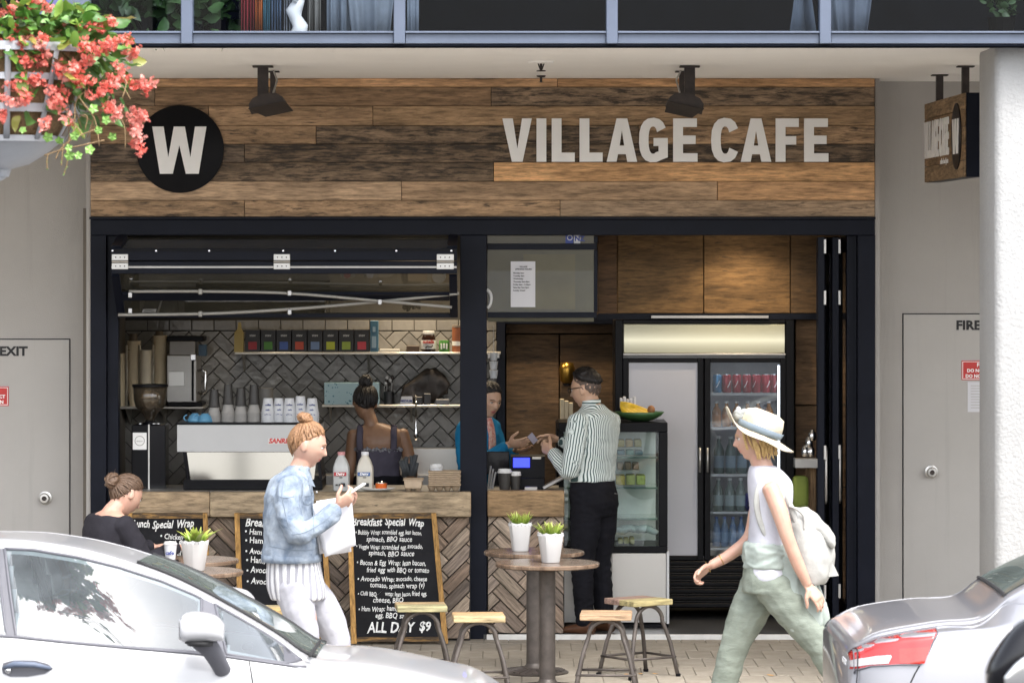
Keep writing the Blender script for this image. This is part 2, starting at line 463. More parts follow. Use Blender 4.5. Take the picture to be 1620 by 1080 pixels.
# cloth and drapes seen behind those panes
pm('cloth', (1, 1, 1), 0.9, var=0.15, vs=8, objcol=True, bump=0.2, bs=200)
def drape(name, px0, px1, col, label, cat, depth=0.30, folds=4, amp=0.03, group=None, taper=0.0):
    b = B(); n = 36; y0 = wy+depth
    rows = []
    for zz in (zs1-0.06, zs1+0.15, zs1+0.5, 5.3):
        row = []
        k = (zz-zs1)/1.5*taper
        for i in range(n+1):
            t = i/n; x = X(px0, y0)*(1-t)+X(px1, y0)*t
            x += k*(t-0.5)
            row.append(b.verts.new((x, y0+amp*math.sin(t*folds*2*PI+px0)+0.4*amp*math.sin(t*folds*4.7*PI+zz*3), zz)))
        rows.append(row)
    for r in range(3):
        for i in range(n): b.faces.new((rows[r][i], rows[r][i+1], rows[r+1][i+1], rows[r+1][i]))
    o = obj(name, b, M_('cloth'), None, smooth=True, color=(*col, 1))
    m = o.modifiers.new('thickness', 'SOLIDIFY'); m.thickness = 0.004
    return tag(o, label, cat, group)
drape('hanging_garment', 383, 403, (0.30, 0.022, 0.035), 'dark red garment hanging behind the upper window', 'garment')
drape('hanging_garment', 404, 416, (0.50, 0.13, 0.03), 'orange garment hanging between red and blue ones upstairs', 'garment')
drape('hanging_garment', 417, 428, (0.05, 0.16, 0.22), 'teal garment hanging right of the orange one upstairs', 'garment')
drape('hanging_garment', 429, 446, (0.10, 0.16, 0.26), 'blue striped garment hanging behind the upper window', 'garment')
drape('curtain', 449, 466, (0.260, 0.279, 0.322), 'narrow pale blue drape left of the white statue upstairs', 'curtain')
drape('curtain', 486, 506, (0.186, 0.180, 0.167), 'grey drape right of the white statue upstairs', 'curtain', folds=2)
drape('curtain', 517, 553, (0.186, 0.223, 0.273), 'grey-blue drape in the second upper window', 'curtain', folds=2, amp=0.02)
drape('curtain', 556, 616, (0.248, 0.285, 0.335), 'wide pale blue drape beside the second mullion', 'curtain', folds=2, amp=0.02, taper=0.3)
drape('curtain', 644, 662, (0.205, 0.242, 0.298), 'pale drape edge right of the second mullion', 'curtain', folds=1, amp=0.015)
drape('curtain', 1248, 1292, (0.136, 0.167, 0.217), 'blue-grey drape at the right end of the fourth pane', 'curtain', folds=1, amp=0.03, taper=-0.4)
drape('curtain', 1316, 1371, (0.136, 0.161, 0.205), 'blue-grey drape at the left end of the last pane', 'curtain', folds=2, amp=0.02, taper=0.4)
# small white statue in the window
b = B(); q = P(471, 24, wy+0.25)
tube(b, [q+Vector(v) for v in ((0, 0, -.12), (0.015, 0, -.06), (-0.01, 0, -.02), (-.022, 0, .02), (0.0, 0, .06), (0.012, 0, .10))], [.05, .042, .034, .045, .034, .03], 14)
ell(b, q+Vector((.005, 0, .12)), (.045, .045, .06)); ell(b, q+Vector((-.012, -.04, .095)), (.02, .02, .03))
box(b, q.x-.05, q.x+.05, q.y-.05, q.y+.05, zs1-.06, q.z-.10)
tag(obj('statue', b, M_('sign_white'), None, smooth=True), 'small white statue standing in the second upper window', 'statue')
# made-up potted leaves standing in for a tree reflected in the panes
pm('leaf_dark', (0.045, 0.10, 0.03), 0.45, var=0.5, vs=9)
def leaf_mesh(L, W, fold=0.25, n=3):
    me = bpy.data.meshes.new('leaf'); vs = []; fs = []
    for i in range(n+2):
        t = i/(n+1); w = W*math.sin(PI*min(1, t*1.05+0.03))**0.8*(1-0.25*t); zc = -0.35*L*t*t*0.5
        vs += [(-w, t*L, zc+w*fold), (0, t*L, zc), (w, t*L, zc+w*fold)]
    for i in range(n+1):
        a = i*3; fs += [(a, a+1, a+4, a+3), (a+1, a+2, a+5, a+4)]
    me.from_pydata(vs, [], fs); return me
def reflection_bush(name, c, r, n, L, mat, label, cat, seed=1):
    rr = random.Random(seed); vs = []; fs = []; lm = leaf_mesh(L, L*0.32)
    base = [v.co.copy() for v in lm.vertices]; pf = [tuple(p.vertices) for p in lm.polygons]
    for i in range(n):
        d = Vector((rr.gauss(0, 1), rr.gauss(0, 1), rr.gauss(0, 1))).normalized()*rr.random()**0.45
        p = Vector(c)+Vector((d.x*r[0], d.y*r[1], d.z*r[2]))
        q = Quaternion((rr.gauss(0, 1), rr.gauss(0, 1), rr.gauss(0, 1), rr.gauss(0, 1))).normalized()
        o = len(vs); sc = rr.uniform(0.6, 1.3)
        vs += [tuple(p+q @ (v*sc)) for v in base]; fs += [tuple(k+o for k in f) for f in pf]
    me = bpy.data.meshes.new(name); me.from_pydata(vs, [], fs)
    root = thing(name, label, cat, (c[0], c[1], SOF_Z+0.05))
    put('foliage', me, Matrix(), mat, root, smooth=True)
    b = B(); lathe(b, [(0.06, 0), (0.08, 0.12)], (c[0], c[1], SOF_Z+0.05), 12); obj('pot', b, M_('black_plastic'), root)
    return root
reflection_bush('potted_plant', (X(225, wy+.4), wy+0.42, 3.98), (0.36, 0.2, 0.34), 420, 0.10, M_('leaf_dark'), 'dense dark leaves added for the tree reflected in the first upper window', 'plant', 3)
reflection_bush('potted_plant', (X(340, wy+.4), wy+0.42, 3.95), (0.17, 0.2, 0.32), 200, 0.10, M_('leaf_dark'), 'leaves added for the tree reflected in the second upper window, left end', 'plant', 4)
reflection_bush('potted_plant', (X(1585, wy+.4), wy+0.42, 3.86), (0.10, 0.12, 0.14), 60, 0.06, M_('leaf_dark'), 'few green leaves in the rightmost upper pane', 'plant', 5)

# ================================================================ timber fascia
fas = thing('timber_fascia', 'wide fascia of reclaimed timber boards above the shop front', 'fascia', (0, 0.03, 2.72))
LT, MD, DK, OR = (0.33, 0.205, 0.105), (0.235, 0.148, 0.078), (0.165, 0.112, 0.066), (0.40, 0.225, 0.098)
rows = [
 (124, 138, [(143, 882, (0.30, .175, .085), .05), (882, 1384, (0.31, .175, .08), .05)]),
 (138, 168, [(143, 245, DK, .6), (245, 777, (0.17, .105, .055), .45), (777, 1384, DK, .8)]),
 (168, 199, [(143, 330, MD, .6), (330, 590, MD, .5), (590, 1384, (0.26, .165, .085), .42)]),
 (199, 228, [(143, 500, MD, .62), (500, 1010, DK, .85), (1010, 1384, MD, .66)]),
 (228, 257, [(143, 387, (0.12, .085, .055), .85), (387, 1384, DK, .88)]),
 (257, 287, [(143, 781, DK, .80), (781, 1384, OR, .12)]),
 (287, 317, [(143, 635, (0.30, .20, .115), .05), (635, 1135, (0.31, .20, .11), .16), (1135, 1384, (0.36, .205, .095), .08)]),
 (317, 343, [(143, 387, MD, .66), (387, 886, MD, .62), (886, 1384, (0.23, .155, .09), .52)])]
for y0, y1, bs in rows:
    for x0, x1, c, w in bs:
        b = B(); d = RN.uniform(0, 0.006)
        box(b, X(x0)+.0015, X(x1)-.0015, -d, 0.055, Z(y1)+.0015, Z(y0)-.0012 if y0 > 124 else SOF_Z-.002, 0.0025)
        obj('board', b, M_('board_x'), fas, color=(c[0]*1.74, c[1]*1.80, c[2]*1.98, w))
b = B(); box(b, FX0-0.004, FX1+0.002, -0.03, 0.05, Z(347), Z(343)-0.001); obj('trim_strip', b, M_('black_frame'), fas)

# lettering
def arc(cx, cy, rx, ry, a0, a1, n=14):
    out = []
    for i in range(n+1):
        a = rad(a0+(a1-a0)*i/n); c, s_ = math.cos(a), math.sin(a); e = 0.82
        out.append((cx+rx*math.copysign(abs(c)**e, c), cy+ry*math.copysign(abs(s_)**e, s_)))
    return out
GL = {
 'V': [[(0, 68), (16, 68), (23.5, 19), (31, 68), (46, 68), (31.5, 0), (15, 0)]],
 'I': [[(0, 0), (15, 0), (15, 68), (0, 68)]],
 'L': [[(0, 0), (36, 0), (36, 14), (15, 14), (15, 68), (0, 68)]],
 'A': [[(0, 0), (15, 0), (17.3, 12), (30.2, 12), (32.5, 0), (47.5, 0), (32, 68), (15.5, 68)], [(19.8, 25), (27.7, 25), (23.7, 51)]],
 'E': [[(0, 0), (38, 0), (38, 13), (15, 13), (15, 28), (35, 28), (35, 41), (15, 41), (15, 55), (37, 55), (37, 68), (0, 68)]],
 'F': [[(0, 0), (15, 0), (15, 27), (32, 27), (32, 40), (15, 40), (15, 55), (36, 55), (36, 68), (0, 68)]],
 'C': [arc(22, 34, 22, 35, 28, 332)+arc(22, 34, 7.5, 22, 330, 30)],
 'G': [arc(22, 34, 22, 35, 30, 300)+[(45, 7), (45, 37), (23, 37), (23, 25), (31, 25), (31, 16)]+arc(22, 34, 7.5, 22, 300, 32)],
 'W': [[(0, 74), (17.5, 74), (25, 24), (34, 74), (51, 74), (60, 24), (67.5, 74), (85, 74), (73, 0), (53, 0), (42.5, 46), (32, 0), (12, 0)]]}
sgn = thing('cafe_lettering', 'large white raised letters reading VILLAGE CAFE on the timber fascia', 'lettering', (X(1052), 0, Z(256)))
u = 1/S(0)
for ch, px in zip('VILLAGECAFE', (795, 849, 873, 917, 960, 1011, 1065, 1125, 1172, 1227, 1272)):
    me = curve_shape([[(p[0]*u, p[1]*u) for p in sp] for sp in GL[ch]], 0.010, 0.0012)
    put('letter', me, Matrix.Translation((X(px), -0.016, Z(256))) @ FRONT, M_('sign_white'), sgn)
rsn = thing('round_sign', 'round black sign with a white letter W on the fascia', 'sign', (X(285), 0, Z(305)))
b = B(); lathe(b, [(0.2825, -0.012), (0.2825, 0.008), (0.276, 0.012)], P(285, 236, -0.018), 72, M=Matrix.Rotation(PI/2, 3, 'X')); obj('disc', b, M_('black_plastic'), rsn, auto=40)
me = curve_shape([[(p[0]*u, p[1]*u) for p in GL['W'][0]]], 0.005, 0.001); put('letter', me, Matrix.Translation((X(242), -0.036, Z(275))) @ FRONT, M_('sign_white'), rsn)

# flood lamps hung from the soffit
def flood(px, lean, label):
    y0 = -1.55; x = X(px, y0)
    t = thing('flood_lamp', label, 'lamp', (x, y0, SOF_Z), 'flood lamps under the soffit')
    zl = Z(158, y0)
    b = B(); box(b, x-.032, x+.032, y0-.02, y0+.02, zl, SOF_Z-.004); box(b, x-.06, x+.06, y0-.05, y0+.05, SOF_Z-.012, SOF_Z-.003); obj('post', b, M_('rusty_black'), t)
    b = B(); y1 = y0+0.62; x1 = x+lean*0.02; box(b, x1-.016, x1+.016, y1-.016, y1+.016, zl-.02, SOF_Z-.004); box(b, x1-.04, x1+.04, y1-.04, y1+.04, SOF_Z-.010, SOF_Z-.003); obj('stay', b, M_('rusty_black'), t)
    # hooded lamp head, tilted towards the fascia
    b = B(); c = Vector((x+lean*0.02, y0+0.05, zl-0.01)); M = Matrix.Rotation(rad(-12*lean), 3, 'Y')
    prof = [(-.108, -.03), (-.104, .005), (-.075, .036), (-.028, .05), (.028, .05), (.075, .036), (.104, .005), (.108, -.03)]
    r0 = [b.verts.new(c+M @ Vector((p[0], -.10, p[1]*.9))) for p in prof]; r1 = [b.verts.new(c+M @ Vector((p[0]*1.05, .12, p[1]-.02))) for p in prof]
    for i in range(7): b.faces.new((r0[i], r0[i+1], r1[i+1], r1[i]))
    b.faces.new(r0[::-1]); b.faces.new(r1); b.faces.new((r0[7], r0[0], r1[0], r1[7])); obj('lamp_head', b, M_('rusty_black'), t)
    b = B()
    p0 = [c+M @ Vector(v) for v in ((-.112, -.11, -.026), (.112, -.11, -.026), (.10+.04*lean, .08, -.085), (-.07+.04*lean, .08, -.085))]
    quad(b, *p0); o = obj('glare_shield', b, M_('rusty_black'), t); m = o.modifiers.new('t', 'SOLIDIFY'); m.thickness = .006
    b = B(); tube(b, [c+Vector((.03*lean, .1, .05)), c+Vector((.05*lean, .2, .14)), Vector((x1, y1-.02, zl+.22))], .006, 6); obj('cable', b, M_('steel_dull'), t)
flood(416, 1, 'rusty black flood lamp hanging beside the round W sign')
flood(1091, -1, 'rusty black flood lamp hanging above the letters of the name')

# small fire sprinkler in the soffit
spr = thing('sprinkler', 'small dark sprinkler head with rosette in the white soffit', 'sprinkler', P(856, 100, -1.2))
b = B(); c = Vector((X(856, -2.0), -2.0, SOF_Z)); lathe(b, [(.08, 0), (.075, -.008), (.02, -.012)], c, 20); obj('rosette', b, M_('soffit_paint'), spr, auto=30)
b = B(); lathe(b, [(.008, 0), (.008, -.05), (.026, -.052), (.028, -.058), (.0, -.058)], c, 10); tube(b, [c+Vector((-.018, 0, -.01)), c+Vector((-.006, 0, -.045))], .004, 5); tube(b, [c+Vector((.018, 0, -.01)), c+Vector((.006, 0, -.045))], .004, 5); obj('nozzle', b, M_('rusty_black'), spr)
c = Vector((X(856, -0.35), -0.35, SOF_Z))
b = B(); lathe(b, [(.03, 0), (.026, -.01), (.008, -.014), (.008, -.04), (.024, -.042), (.0, -.046)], c, 10)
tag(obj('sprinkler', b, M_('rusty_black'), None), 'small dark sprinkler head close to the fascia', 'sprinkler')

# projecting sign on the right
hs_ = thing('projecting_sign', 'boxy timber-faced sign hanging from the soffit beside the pillar', 'sign', P(1500, 200, -0.9))
yn, yf = -1.75, -0.10
xa = X(1466, yf); xb = X(1529, yn)
zt, zb = 3.33, 2.86
zt = (Z(136, yn)+Z(175, yf))/2; zb = (Z(276, yn)+Z(293, yf))/2
def sgp(t, z, off=0.0):  # point on the board face; t along from far to near
    return Vector((xa+(xb-xa)*t-off, yf+(yn-yf)*t, z))
th = X(1551, yn)-xb
b = B()
f0 = [sgp(0, zb), sgp(1, zb), sgp(1, zt), sgp(0, zt)]; f1 = [p+Vector((th, 0, 0)) for p in f0]
A_ = [b.verts.new(p) for p in f0]; C_ = [b.verts.new(p) for p in f1]
b.faces.new(A_); b.faces.new(C_[::-1])
for i in range(4): b.faces.new((A_[i], A_[(i+1) % 4], C_[(i+1) % 4], C_[i]))
obj('box', b, M_('black_frame'), hs_)
nb = 5
for i in range(nb):
    z0 = zb+(zt-zb)*i/nb; z1 = zb+(zt-zb)*(i+1)/nb
    b = B(); pr = [sgp(0.004, z0+.002, .002), sgp(.996, z0+.002, .002), sgp(.996, z1-.002, .002), sgp(.004, z1-.002, .002)]
    vs = [b.verts.new(p) for p in pr]; ws = [b.verts.new(p-Vector((.012, 0, 0))) for p in pr]
    b.faces.new(vs[::-1]); b.faces.new(ws)
    for k in range(4): b.faces.new((vs[k], vs[(k+1) % 4], ws[(k+1) % 4], ws[k]))
    obj('board', b, M_('wood_y'), hs_, color=(*(MD if i % 2 else (0.27, .18, .10)), 1))
L_ = (Vector((xb, yn, 0))-Vector((xa, yf, 0))).length
dirv = (sgp(1, 0)-sgp(0, 0)).normalized(); nrm = Vector((-1, 0, 0))
Mside = Matrix((( dirv.x, 0, nrm.x, 0), (dirv.y, 0, nrm.y, 0), (0, 1, nrm.z, 0), (0, 0, 0, 1)))
hgt = zt-zb
k = hgt*0.46/68.0
wid = sum([46, 15, 36, 36, 47, 46, 38])+7*9+18+43+47+36+38+3*9
kx = L_*0.62/wid
xx = L_*0.02
for ch, w in zip('VILLAGE CAFE', (46, 15, 36, 36, 47, 46, 38, 10, 43, 47, 36, 38)):
    if ch != ' ':
        me = curve_shape([[(p[0]*kx, p[1]*k) for p in sp] for sp in GL[ch]], 0.004)
        put('letter', me, Matrix.Translation(sgp(0, zb+hgt*0.30, .019)) @ Mside @ Matrix.Translation((xx, 0, 0)), M_('sign_white'), hs_)
    xx += (w+9)*kx
me = text_mesh('coffee food juice', .05, extrude=.001); put('small_lettering', me, Matrix.Translation(sgp(.42, zb+hgt*.20, .016)) @ Mside, M_('sign_white'), hs_)
me = curve_shape([[(L_*.83+L_*.115*math.cos(2*PI*i/40), hgt*.5+hgt*.40*math.sin(2*PI*i/40)) for i in range(40)]], .003); put('disc', me, Matrix.Translation(sgp(0, zb, .018)) @ Mside, M_('black_plastic'), hs_)
me = curve_shape([[(p[0]*L_*.15/85, p[1]*hgt*.42/74) for p in GL['W'][0]]], .003); put('letter', me, Matrix.Translation(sgp(0, zb+hgt*.29, .023)) @ Mside @ Matrix.Translation((L_*.755, 0, 0)), M_('sign_white'), hs_)
for px, t in ((1491, .22), (1533, .86)):
    p = sgp(t, zt)+Vector((th*.35, 0, 0)); b = B(); box(b, p.x-.022, p.x+.022, p.y-.022, p.y+.022, zt-.01, SOF_Z-.003); box(b, p.x-.05, p.x+.05, p.y-.05, p.y+.05, SOF_Z-.009, SOF_Z-.002); obj('hanger', b, M_('rusty_black'), hs_)

# ================================================================ fire doors in the grey walls
def fire_door(x0, x1, ytop, knob, label, text, tpx, redpx):
    t = thing('fire_door', label, 'door', ((x0+x1)/2, WALL_Y, 0), 'fire doors')
    zt_ = Z(ytop, WALL_Y)
    b = B(); box(b, x0-.006, x0, WALL_Y-.003, WALL_Y+.01, 0, zt_+.006); box(b, x1, x1+.006, WALL_Y-.003, WALL_Y+.01, 0, zt_+.006); box(b, x0, x1, WALL_Y-.003, WALL_Y+.01, zt_, zt_+.006); obj('gap', b, M_('dark_room'), t)
    b = B(); box(b, x0+.001, x1-.001, WALL_Y-.008, WALL_Y+.02, 0.01, zt_-.001, .002); obj('leaf', b, M_('door_paint'), t)
    b = B(); lathe(b, [(.045, 0), (.043, .006), (.028, .010), (.026, .03), (.034, .038), (.036, .055), (.028, .064), (.0, .066)], P(*knob, WALL_Y)+Vector((0, -.008-WALL_Y+WALL_Y, 0)), 20, M=Matrix.Rotation(PI/2, 3, 'X')); kn = obj('knob', b, M_('steel'), t, auto=40)
    b = B(); lathe(b, [(.016, .0665), (.014, .069), (0, .069)], P(*knob, WALL_Y)+Vector((0, -.008, 0)), 14, M=Matrix.Rotation(PI/2, 3, 'X')); obj('keyhole', b, M_('rusty_black'), kn)
    me = text_mesh(text, .083, bold=.0032, sx=1.08); put('lettering', me, Matrix.Translation(Vector((tpx, WALL_Y-.010, Z(521 if x0 > 0 else 562, WALL_Y)))) @ FRONT, M_('ink'), t)
    rx, ry = redpx; w, h = .34, .128
    b = B(); box(b, rx, rx+w, WALL_Y-.012, WALL_Y-.0085, ry-h, ry, 0); rs = obj('red_sign', b, M_('red_paint'), t)
    b = B()
    for e in ((rx+.005, rx+w-.005, ry-.010, ry-.006), (rx+.005, rx+w-.005, ry-h+.006, ry-h+.010), (rx+.005, rx+.009, ry-h+.010, ry-.010), (rx+w-.009, rx+w-.005, ry-h+.010, ry-.010)): box(b, e[0], e[1], WALL_Y-.0135, WALL_Y-.0122, e[2], e[3])
    obj('border', b, M_('sign_white'), rs)
    for i, (s_, sz, dx) in enumerate((('FIRE DOOR', .034, .10), ('DO NOT OBSTRUCT', .030, .035), ('DO NOT KEEP OPEN', .030, .025))):
        me = text_mesh(s_, sz, bold=.0012); put('lettering', me, Matrix.Translation((rx+dx, WALL_Y-.0136, ry-.040-.036*i)) @ FRONT, M_('sign_white'), rs)
    b = B(); box(b, rx+.04, rx+.27, WALL_Y-.011, WALL_Y-.0085, ry-h-.21, ry-h-.012); nt = obj('notice', b, M_('paper_white'), t)
    b = B()
    for i in range(9): box(b, rx+.06, rx+.06+RN.uniform(.12, .19), WALL_Y-.0122, WALL_Y-.0112, ry-h-.04-.018*i, ry-h-.036-.018*i)
    obj('print', b, M_('steel_dull'), nt)
fire_door(X(1429, WALL_Y), X(1429, WALL_Y)+.95, 497, (1473, 746), 'grey fire door in the wall beside the white pillar', 'FIRE EXIT', X(1512, WALL_Y), (X(1521, WALL_Y), Z(570, WALL_Y)))
fire_door(X(110, WALL_Y)-.95, X(110, WALL_Y), 537, (72, 787), 'grey fire door in the left wall above the white car', 'FIRE EXIT', X(-46, WALL_Y), (X(14, WALL_Y)-.34, Z(611, WALL_Y)))

# ================================================================ black shop front frame
fr = thing('shop_front_frame', 'black steel frame of the shop front with one middle post', 'frame', (0, 0, 0))
zbm0, zbm1 = Z(372), Z(347)-.001
b = B(); box(b, FX0, FX1, 0.0, .20, zbm0, zbm1, .003); obj('head_beam', b, M_('black_frame'), fr)
b = B(); box(b, FX0, X(168), 0.0, .20, 0, zbm0-.001, .003); obj('post', b, M_('black_frame'), fr)
b = B(); box(b, X(168)+.001, X(186), 0.05, .16, .0, zbm0-.001, .003); obj('jamb', b, M_('black_frame'), fr)
b = B(); box(b, X(728), X(770), -.02, .15, 0, zbm0-.001, .003); obj('post', b, M_('black_frame'), fr)
b = B(); box(b, X(1357), FX1+.003, 0.0, .20, 0, zbm0-.001, .003); obj('post', b, M_('black_frame'), fr)
b = B(); box(b, X(1341), X(1357)-.001, 0.06, .15, 0.03, zbm0-.001, .003); obj('jamb', b, M_('black_frame'), fr)

# ================================================================ cafe room
pm('room_floor', (0.07, 0.068, 0.066), 0.35, var=0.2, vs=4, bump=0.1, bs=30)
pm('room_ceiling', (0.30, 0.285, 0.25), 0.9, var=0.05)
pm('room_wall', (0.16, 0.14, 0.115), 0.8, var=0.1)
pm('nosing', (0.62, 0.61, 0.58), 0.5, var=0.1, vs=12)
RX0, RX1, RY1, RZ1 = X(150), X(1352), 3.6, 2.78
b = B(); box(b, X(770)-.02, FX1-.01, -.03, .2, -.02, .029); quad(b, (RX0, .2, .029), (RX1+.1, .2, .029), (RX1+.1, RY1, .029), (RX0, RY1, .029)); struct('shop_floor', b, M_('room_floor'))
b = B(); box(b, X(770)+.0, FX1-.01, -.052, -.031, -.02, .033, .002); struct('door_threshold', b, M_('nosing'))
b = B(); box(b, RX0, RX1, .21, RY1, RZ1, RZ1+.1); struct('room_ceiling', b, M_('room_ceiling'))
b = B(); box(b, RX0-.1, RX0, .21, RY1, .03, RZ1); struct('room_side_wall', b, M_('room_wall'))
b = B(); box(b, RX1, RX1+.1, .21, RY1, .03, RZ1); struct('room_side_wall', b, M_('room_wall'))
b = B(); box(b, RX0, RX1, RY1, RY1+.1, .03, RZ1); struct('room_back_wall', b, M_('room_wall'))

# ---- herringbone helpers
def clip(poly, x0, x1, z0, z1):
    for ax, lim, sg in ((0, x0, 1), (0, x1, -1), (1, z0, 1), (1, z1, -1)):
        out = []
        for i in range(len(poly)):
            a, c = poly[i], poly[(i+1) % len(poly)]
            da, dc = (a[ax]-lim)*sg, (c[ax]-lim)*sg
            if da >= 0: out.append(a)
            if (da >= 0) != (dc >= 0):
                t = da/(da-dc); out.append((a[0]+(c[0]-a[0])*t, a[1]+(c[1]-a[1])*t))
        poly = out
        if len(poly) < 3: return []
    return poly
def area(p): return abs(sum(p[i][0]*p[(i+1) % len(p)][1]-p[(i+1) % len(p)][0]*p[i][1] for i in range(len(p))))/2
def herring(x0, x1, z0, z1, W, n):
    """clipped outlines of a 45 degree herringbone: (outline, centre, angle)"""
    L = W*n; c45 = math.sqrt(.5); out = []; R_ = int((x1-x0+z1-z0)/W)+2*n+4
    cx, cz = (x0+x1)/2, (z0+z1)/2
    for i in range(-R_, R_):
        for j in range(-R_, R_):
            m = (i-j) % (2*n)
            if m == 0: r = (i*W, j*W, L, W, 0)
            elif m == 2*n-1: r = (i*W, j*W, W, L, 1)
            else: continue
            q = [(r[0], r[1]), (r[0]+r[2], r[1]), (r[0]+r[2], r[1]+r[3]), (r[0], r[1]+r[3])]
            q = [(cx+(a-d)*c45, cz+(a+d)*c45) for a, d in q]
            mc = (sum(p[0] for p in q)/4, sum(p[1] for p in q)/4)
            if mc[0] < x0-L or mc[0] > x1+L or mc[1] < z0-L or mc[1] > z1+L: continue
            out.append((clip(q, x0, x1, z0, z1), mc, rad(45 if r[4] == 0 else 135)))
    return [o for o in out if len(o[0]) >= 3 and area(o[0]) > W*W*.06]
def piece(name, poly, mc, ang, y, thick, mat, parent, color, gap, bev):
    """one tile or block, built about its own centre so that the grain runs along it"""
    ca, sa = math.cos(-ang), math.sin(-ang)
    loc = [((p[0]-mc[0])*ca-(p[1]-mc[1])*sa, (p[0]-mc[0])*sa+(p[1]-mc[1])*ca) for p in poly]
    gx = sum(p[0] for p in loc)/len(loc); gz = sum(p[1] for p in loc)/len(loc)
    def shrink(d):
        o_ = []
        for p in loc:
            vx, vz = p[0]-gx, p[1]-gz
            o_.append((p[0]-math.copysign(min(d, abs(vx)*.9), vx), p[1]-math.copysign(min(d, abs(vz)*.9), vz)))
        return o_
    b = B(); rings = []
    for d, yy in ((gap, 0), (gap, -thick+bev), (gap+bev, -thick)):
        rings.append([b.verts.new((p[0], yy, p[1])) for p in shrink(d)])
    n = len(loc)
    for r in range(2):
        for k in range(n): b.faces.new((rings[r][k], rings[r][(k+1) % n], rings[r+1][(k+1) % n], rings[r+1][k]))
    b.faces.new(rings[2])
    bmesh.ops.recalc_face_normals(b, faces=b.faces)
    me = bpy.data.meshes.new(name); b.to_mesh(me); b.free(); me.materials.append(mat)
    o = bpy.data.objects.new(name, me); link(o); o.parent = parent
    o.location = Vector((mc[0], y, mc[1]))-ORG.get(parent.name, Vector())
    o.rotation_euler = (0, -ang, 0); o.color = color
    return o

# ---- tiled back wall
def tile_mat():
    s = NT('wall_tile'); v = s.coord('Object', rnd=9.0)
    f = s.noise(v, 14, 4, .6); g = s.noise(v, 22, 2, .5)
    c = s.mix(f, (0.15, 0.142, 0.13), (0.25, 0.24, 0.22)); oi = s.n('ObjectInfo')
    c = s.mix(1.0, c, s.ramp(oi.outputs['Random'], [(0, .78), (1, 1.15)]), 'MULTIPLY')
    s.set(c, 0.14); s.bump(g, .5, .006); MATS['wall_tile'] = s.m
tile_mat()
pm('grout', (0.03, 0.028, 0.026), 0.9, var=.2)
TY = 1.9
tx0, tx1 = X(158, TY), X(787, TY)
b = B(); box(b, tx0, tx1, TY, TY+.1, .03, RZ1-.001); tw = struct('tiled_wall', b, M_('grout'))
zrow = Z(523, TY)
for poly, mc, ang in herring(tx0+.01, tx1-.005, Z(775, TY), zrow-.004, .0775, 2):
    piece('tile', poly, mc, ang, TY, .008+RN.uniform(0, .002), M_('wall_tile'), tw, (1, 1, 1, 1), .0022, .003)
x_ = tx0+.02
while x_ < tx1-.02:
    x2 = min(x_+.155, tx1-.005)
    piece('tile', [(x_, zrow), (x2, zrow), (x2, zrow+.075), (x_, zrow+.075)], ((x_+x2)/2, zrow+.037), 0, TY, .009, M_('wall_tile'), tw, (1, 1, 1, 1), .0022, .003); x_ += .155

# ---- timber lined walls further right
pw_ = thing('timber_partition', 'dark timber panelled partition behind the customer', 'partition', (X(890, 2.0), 2.0, .03))
for x0, x1 in ((801, 884), (886, 974)):
    for y0, y1 in ((529, 985),):
        b = B(); box(b, X(x0, 2.0), X(x1, 2.0), 1.98, 2.03, .03, Z(y0, 2.0), .002); obj('panel', b, M_('panel_x'), pw_, color=(.155, .092, .045, .45))
b = B(); box(b, X(801, 2.0), X(974, 2.0), 1.985, 2.03, Z(527, 2.0), Z(513, 2.0)); obj('panel', b, M_('panel_x'), pw_, color=(.14, .085, .045, .4))
b = B(); box(b, X(786, 1.9), X(799, 1.9), 1.84, 2.02, .03, RZ1-.002); obj('post', b, M_('black_frame'), pw_)
b = B(); box(b, X(799, 1.9), X(980, 1.9), 1.86, 2.02, Z(512, 1.9), Z(497, 1.9)); obj('rail', b, M_('black_frame'), pw_)
b = B(); box(b, X(799, 1.95), X(980, 1.95), 2.0, 2.04, Z(497, 1.95)+.001, RZ1-.002); obj('panel', b, M_('panel_x'), pw_, color=(.13, .08, .04, .4))
bk = thing('timber_bulkhead', 'brown timber panels above the drinks fridge', 'bulkhead', (X(1110, 1.0), 1.0, 2.0))
BY = .98
for x0, x1, c in ((946, 976, (.13, .07, .032)), (977.5, 1112.5, (.20, .115, .045)), (1114, 1249.5, (.205, .118, .048)), (1251, 1330, (.17, .10, .045))):
    b = B(); box(b, X(x0, BY), X(x1, BY), BY, BY+.03, Z(495, BY), RZ1-.002, .0015); obj('panel', b, M_('panel_x'), bk, color=(*c, .42))
b = B(); box(b, X(946, BY), X(1330, BY), BY+.0, BY+.1, Z(505, BY), Z(496, BY)); obj('rail', b, M_('black_frame'), bk)
b = B(); box(b, X(1030, BY), X(1215, BY), BY-.05, BY-.002, Z(503, BY), Z(499, BY)); obj('light_track', b, M_('steel_dull'), bk)
sp_ = thing('timber_side_panel', 'narrow timber wall panel right of the drinks fridge', 'panel', (X(1280, 1.1), 1.1, .03))
for y0, y1 in ((506, 640), (642, 770), (772, 965)):
    b = B(); box(b, X(1259, 1.1), X(1350, 1.1), 1.12, 1.15, Z(y1, 1.1), Z(y0, 1.1), .002); obj('panel', b, M_('panel_x'), sp_, color=(.17, .10, .05, .4))

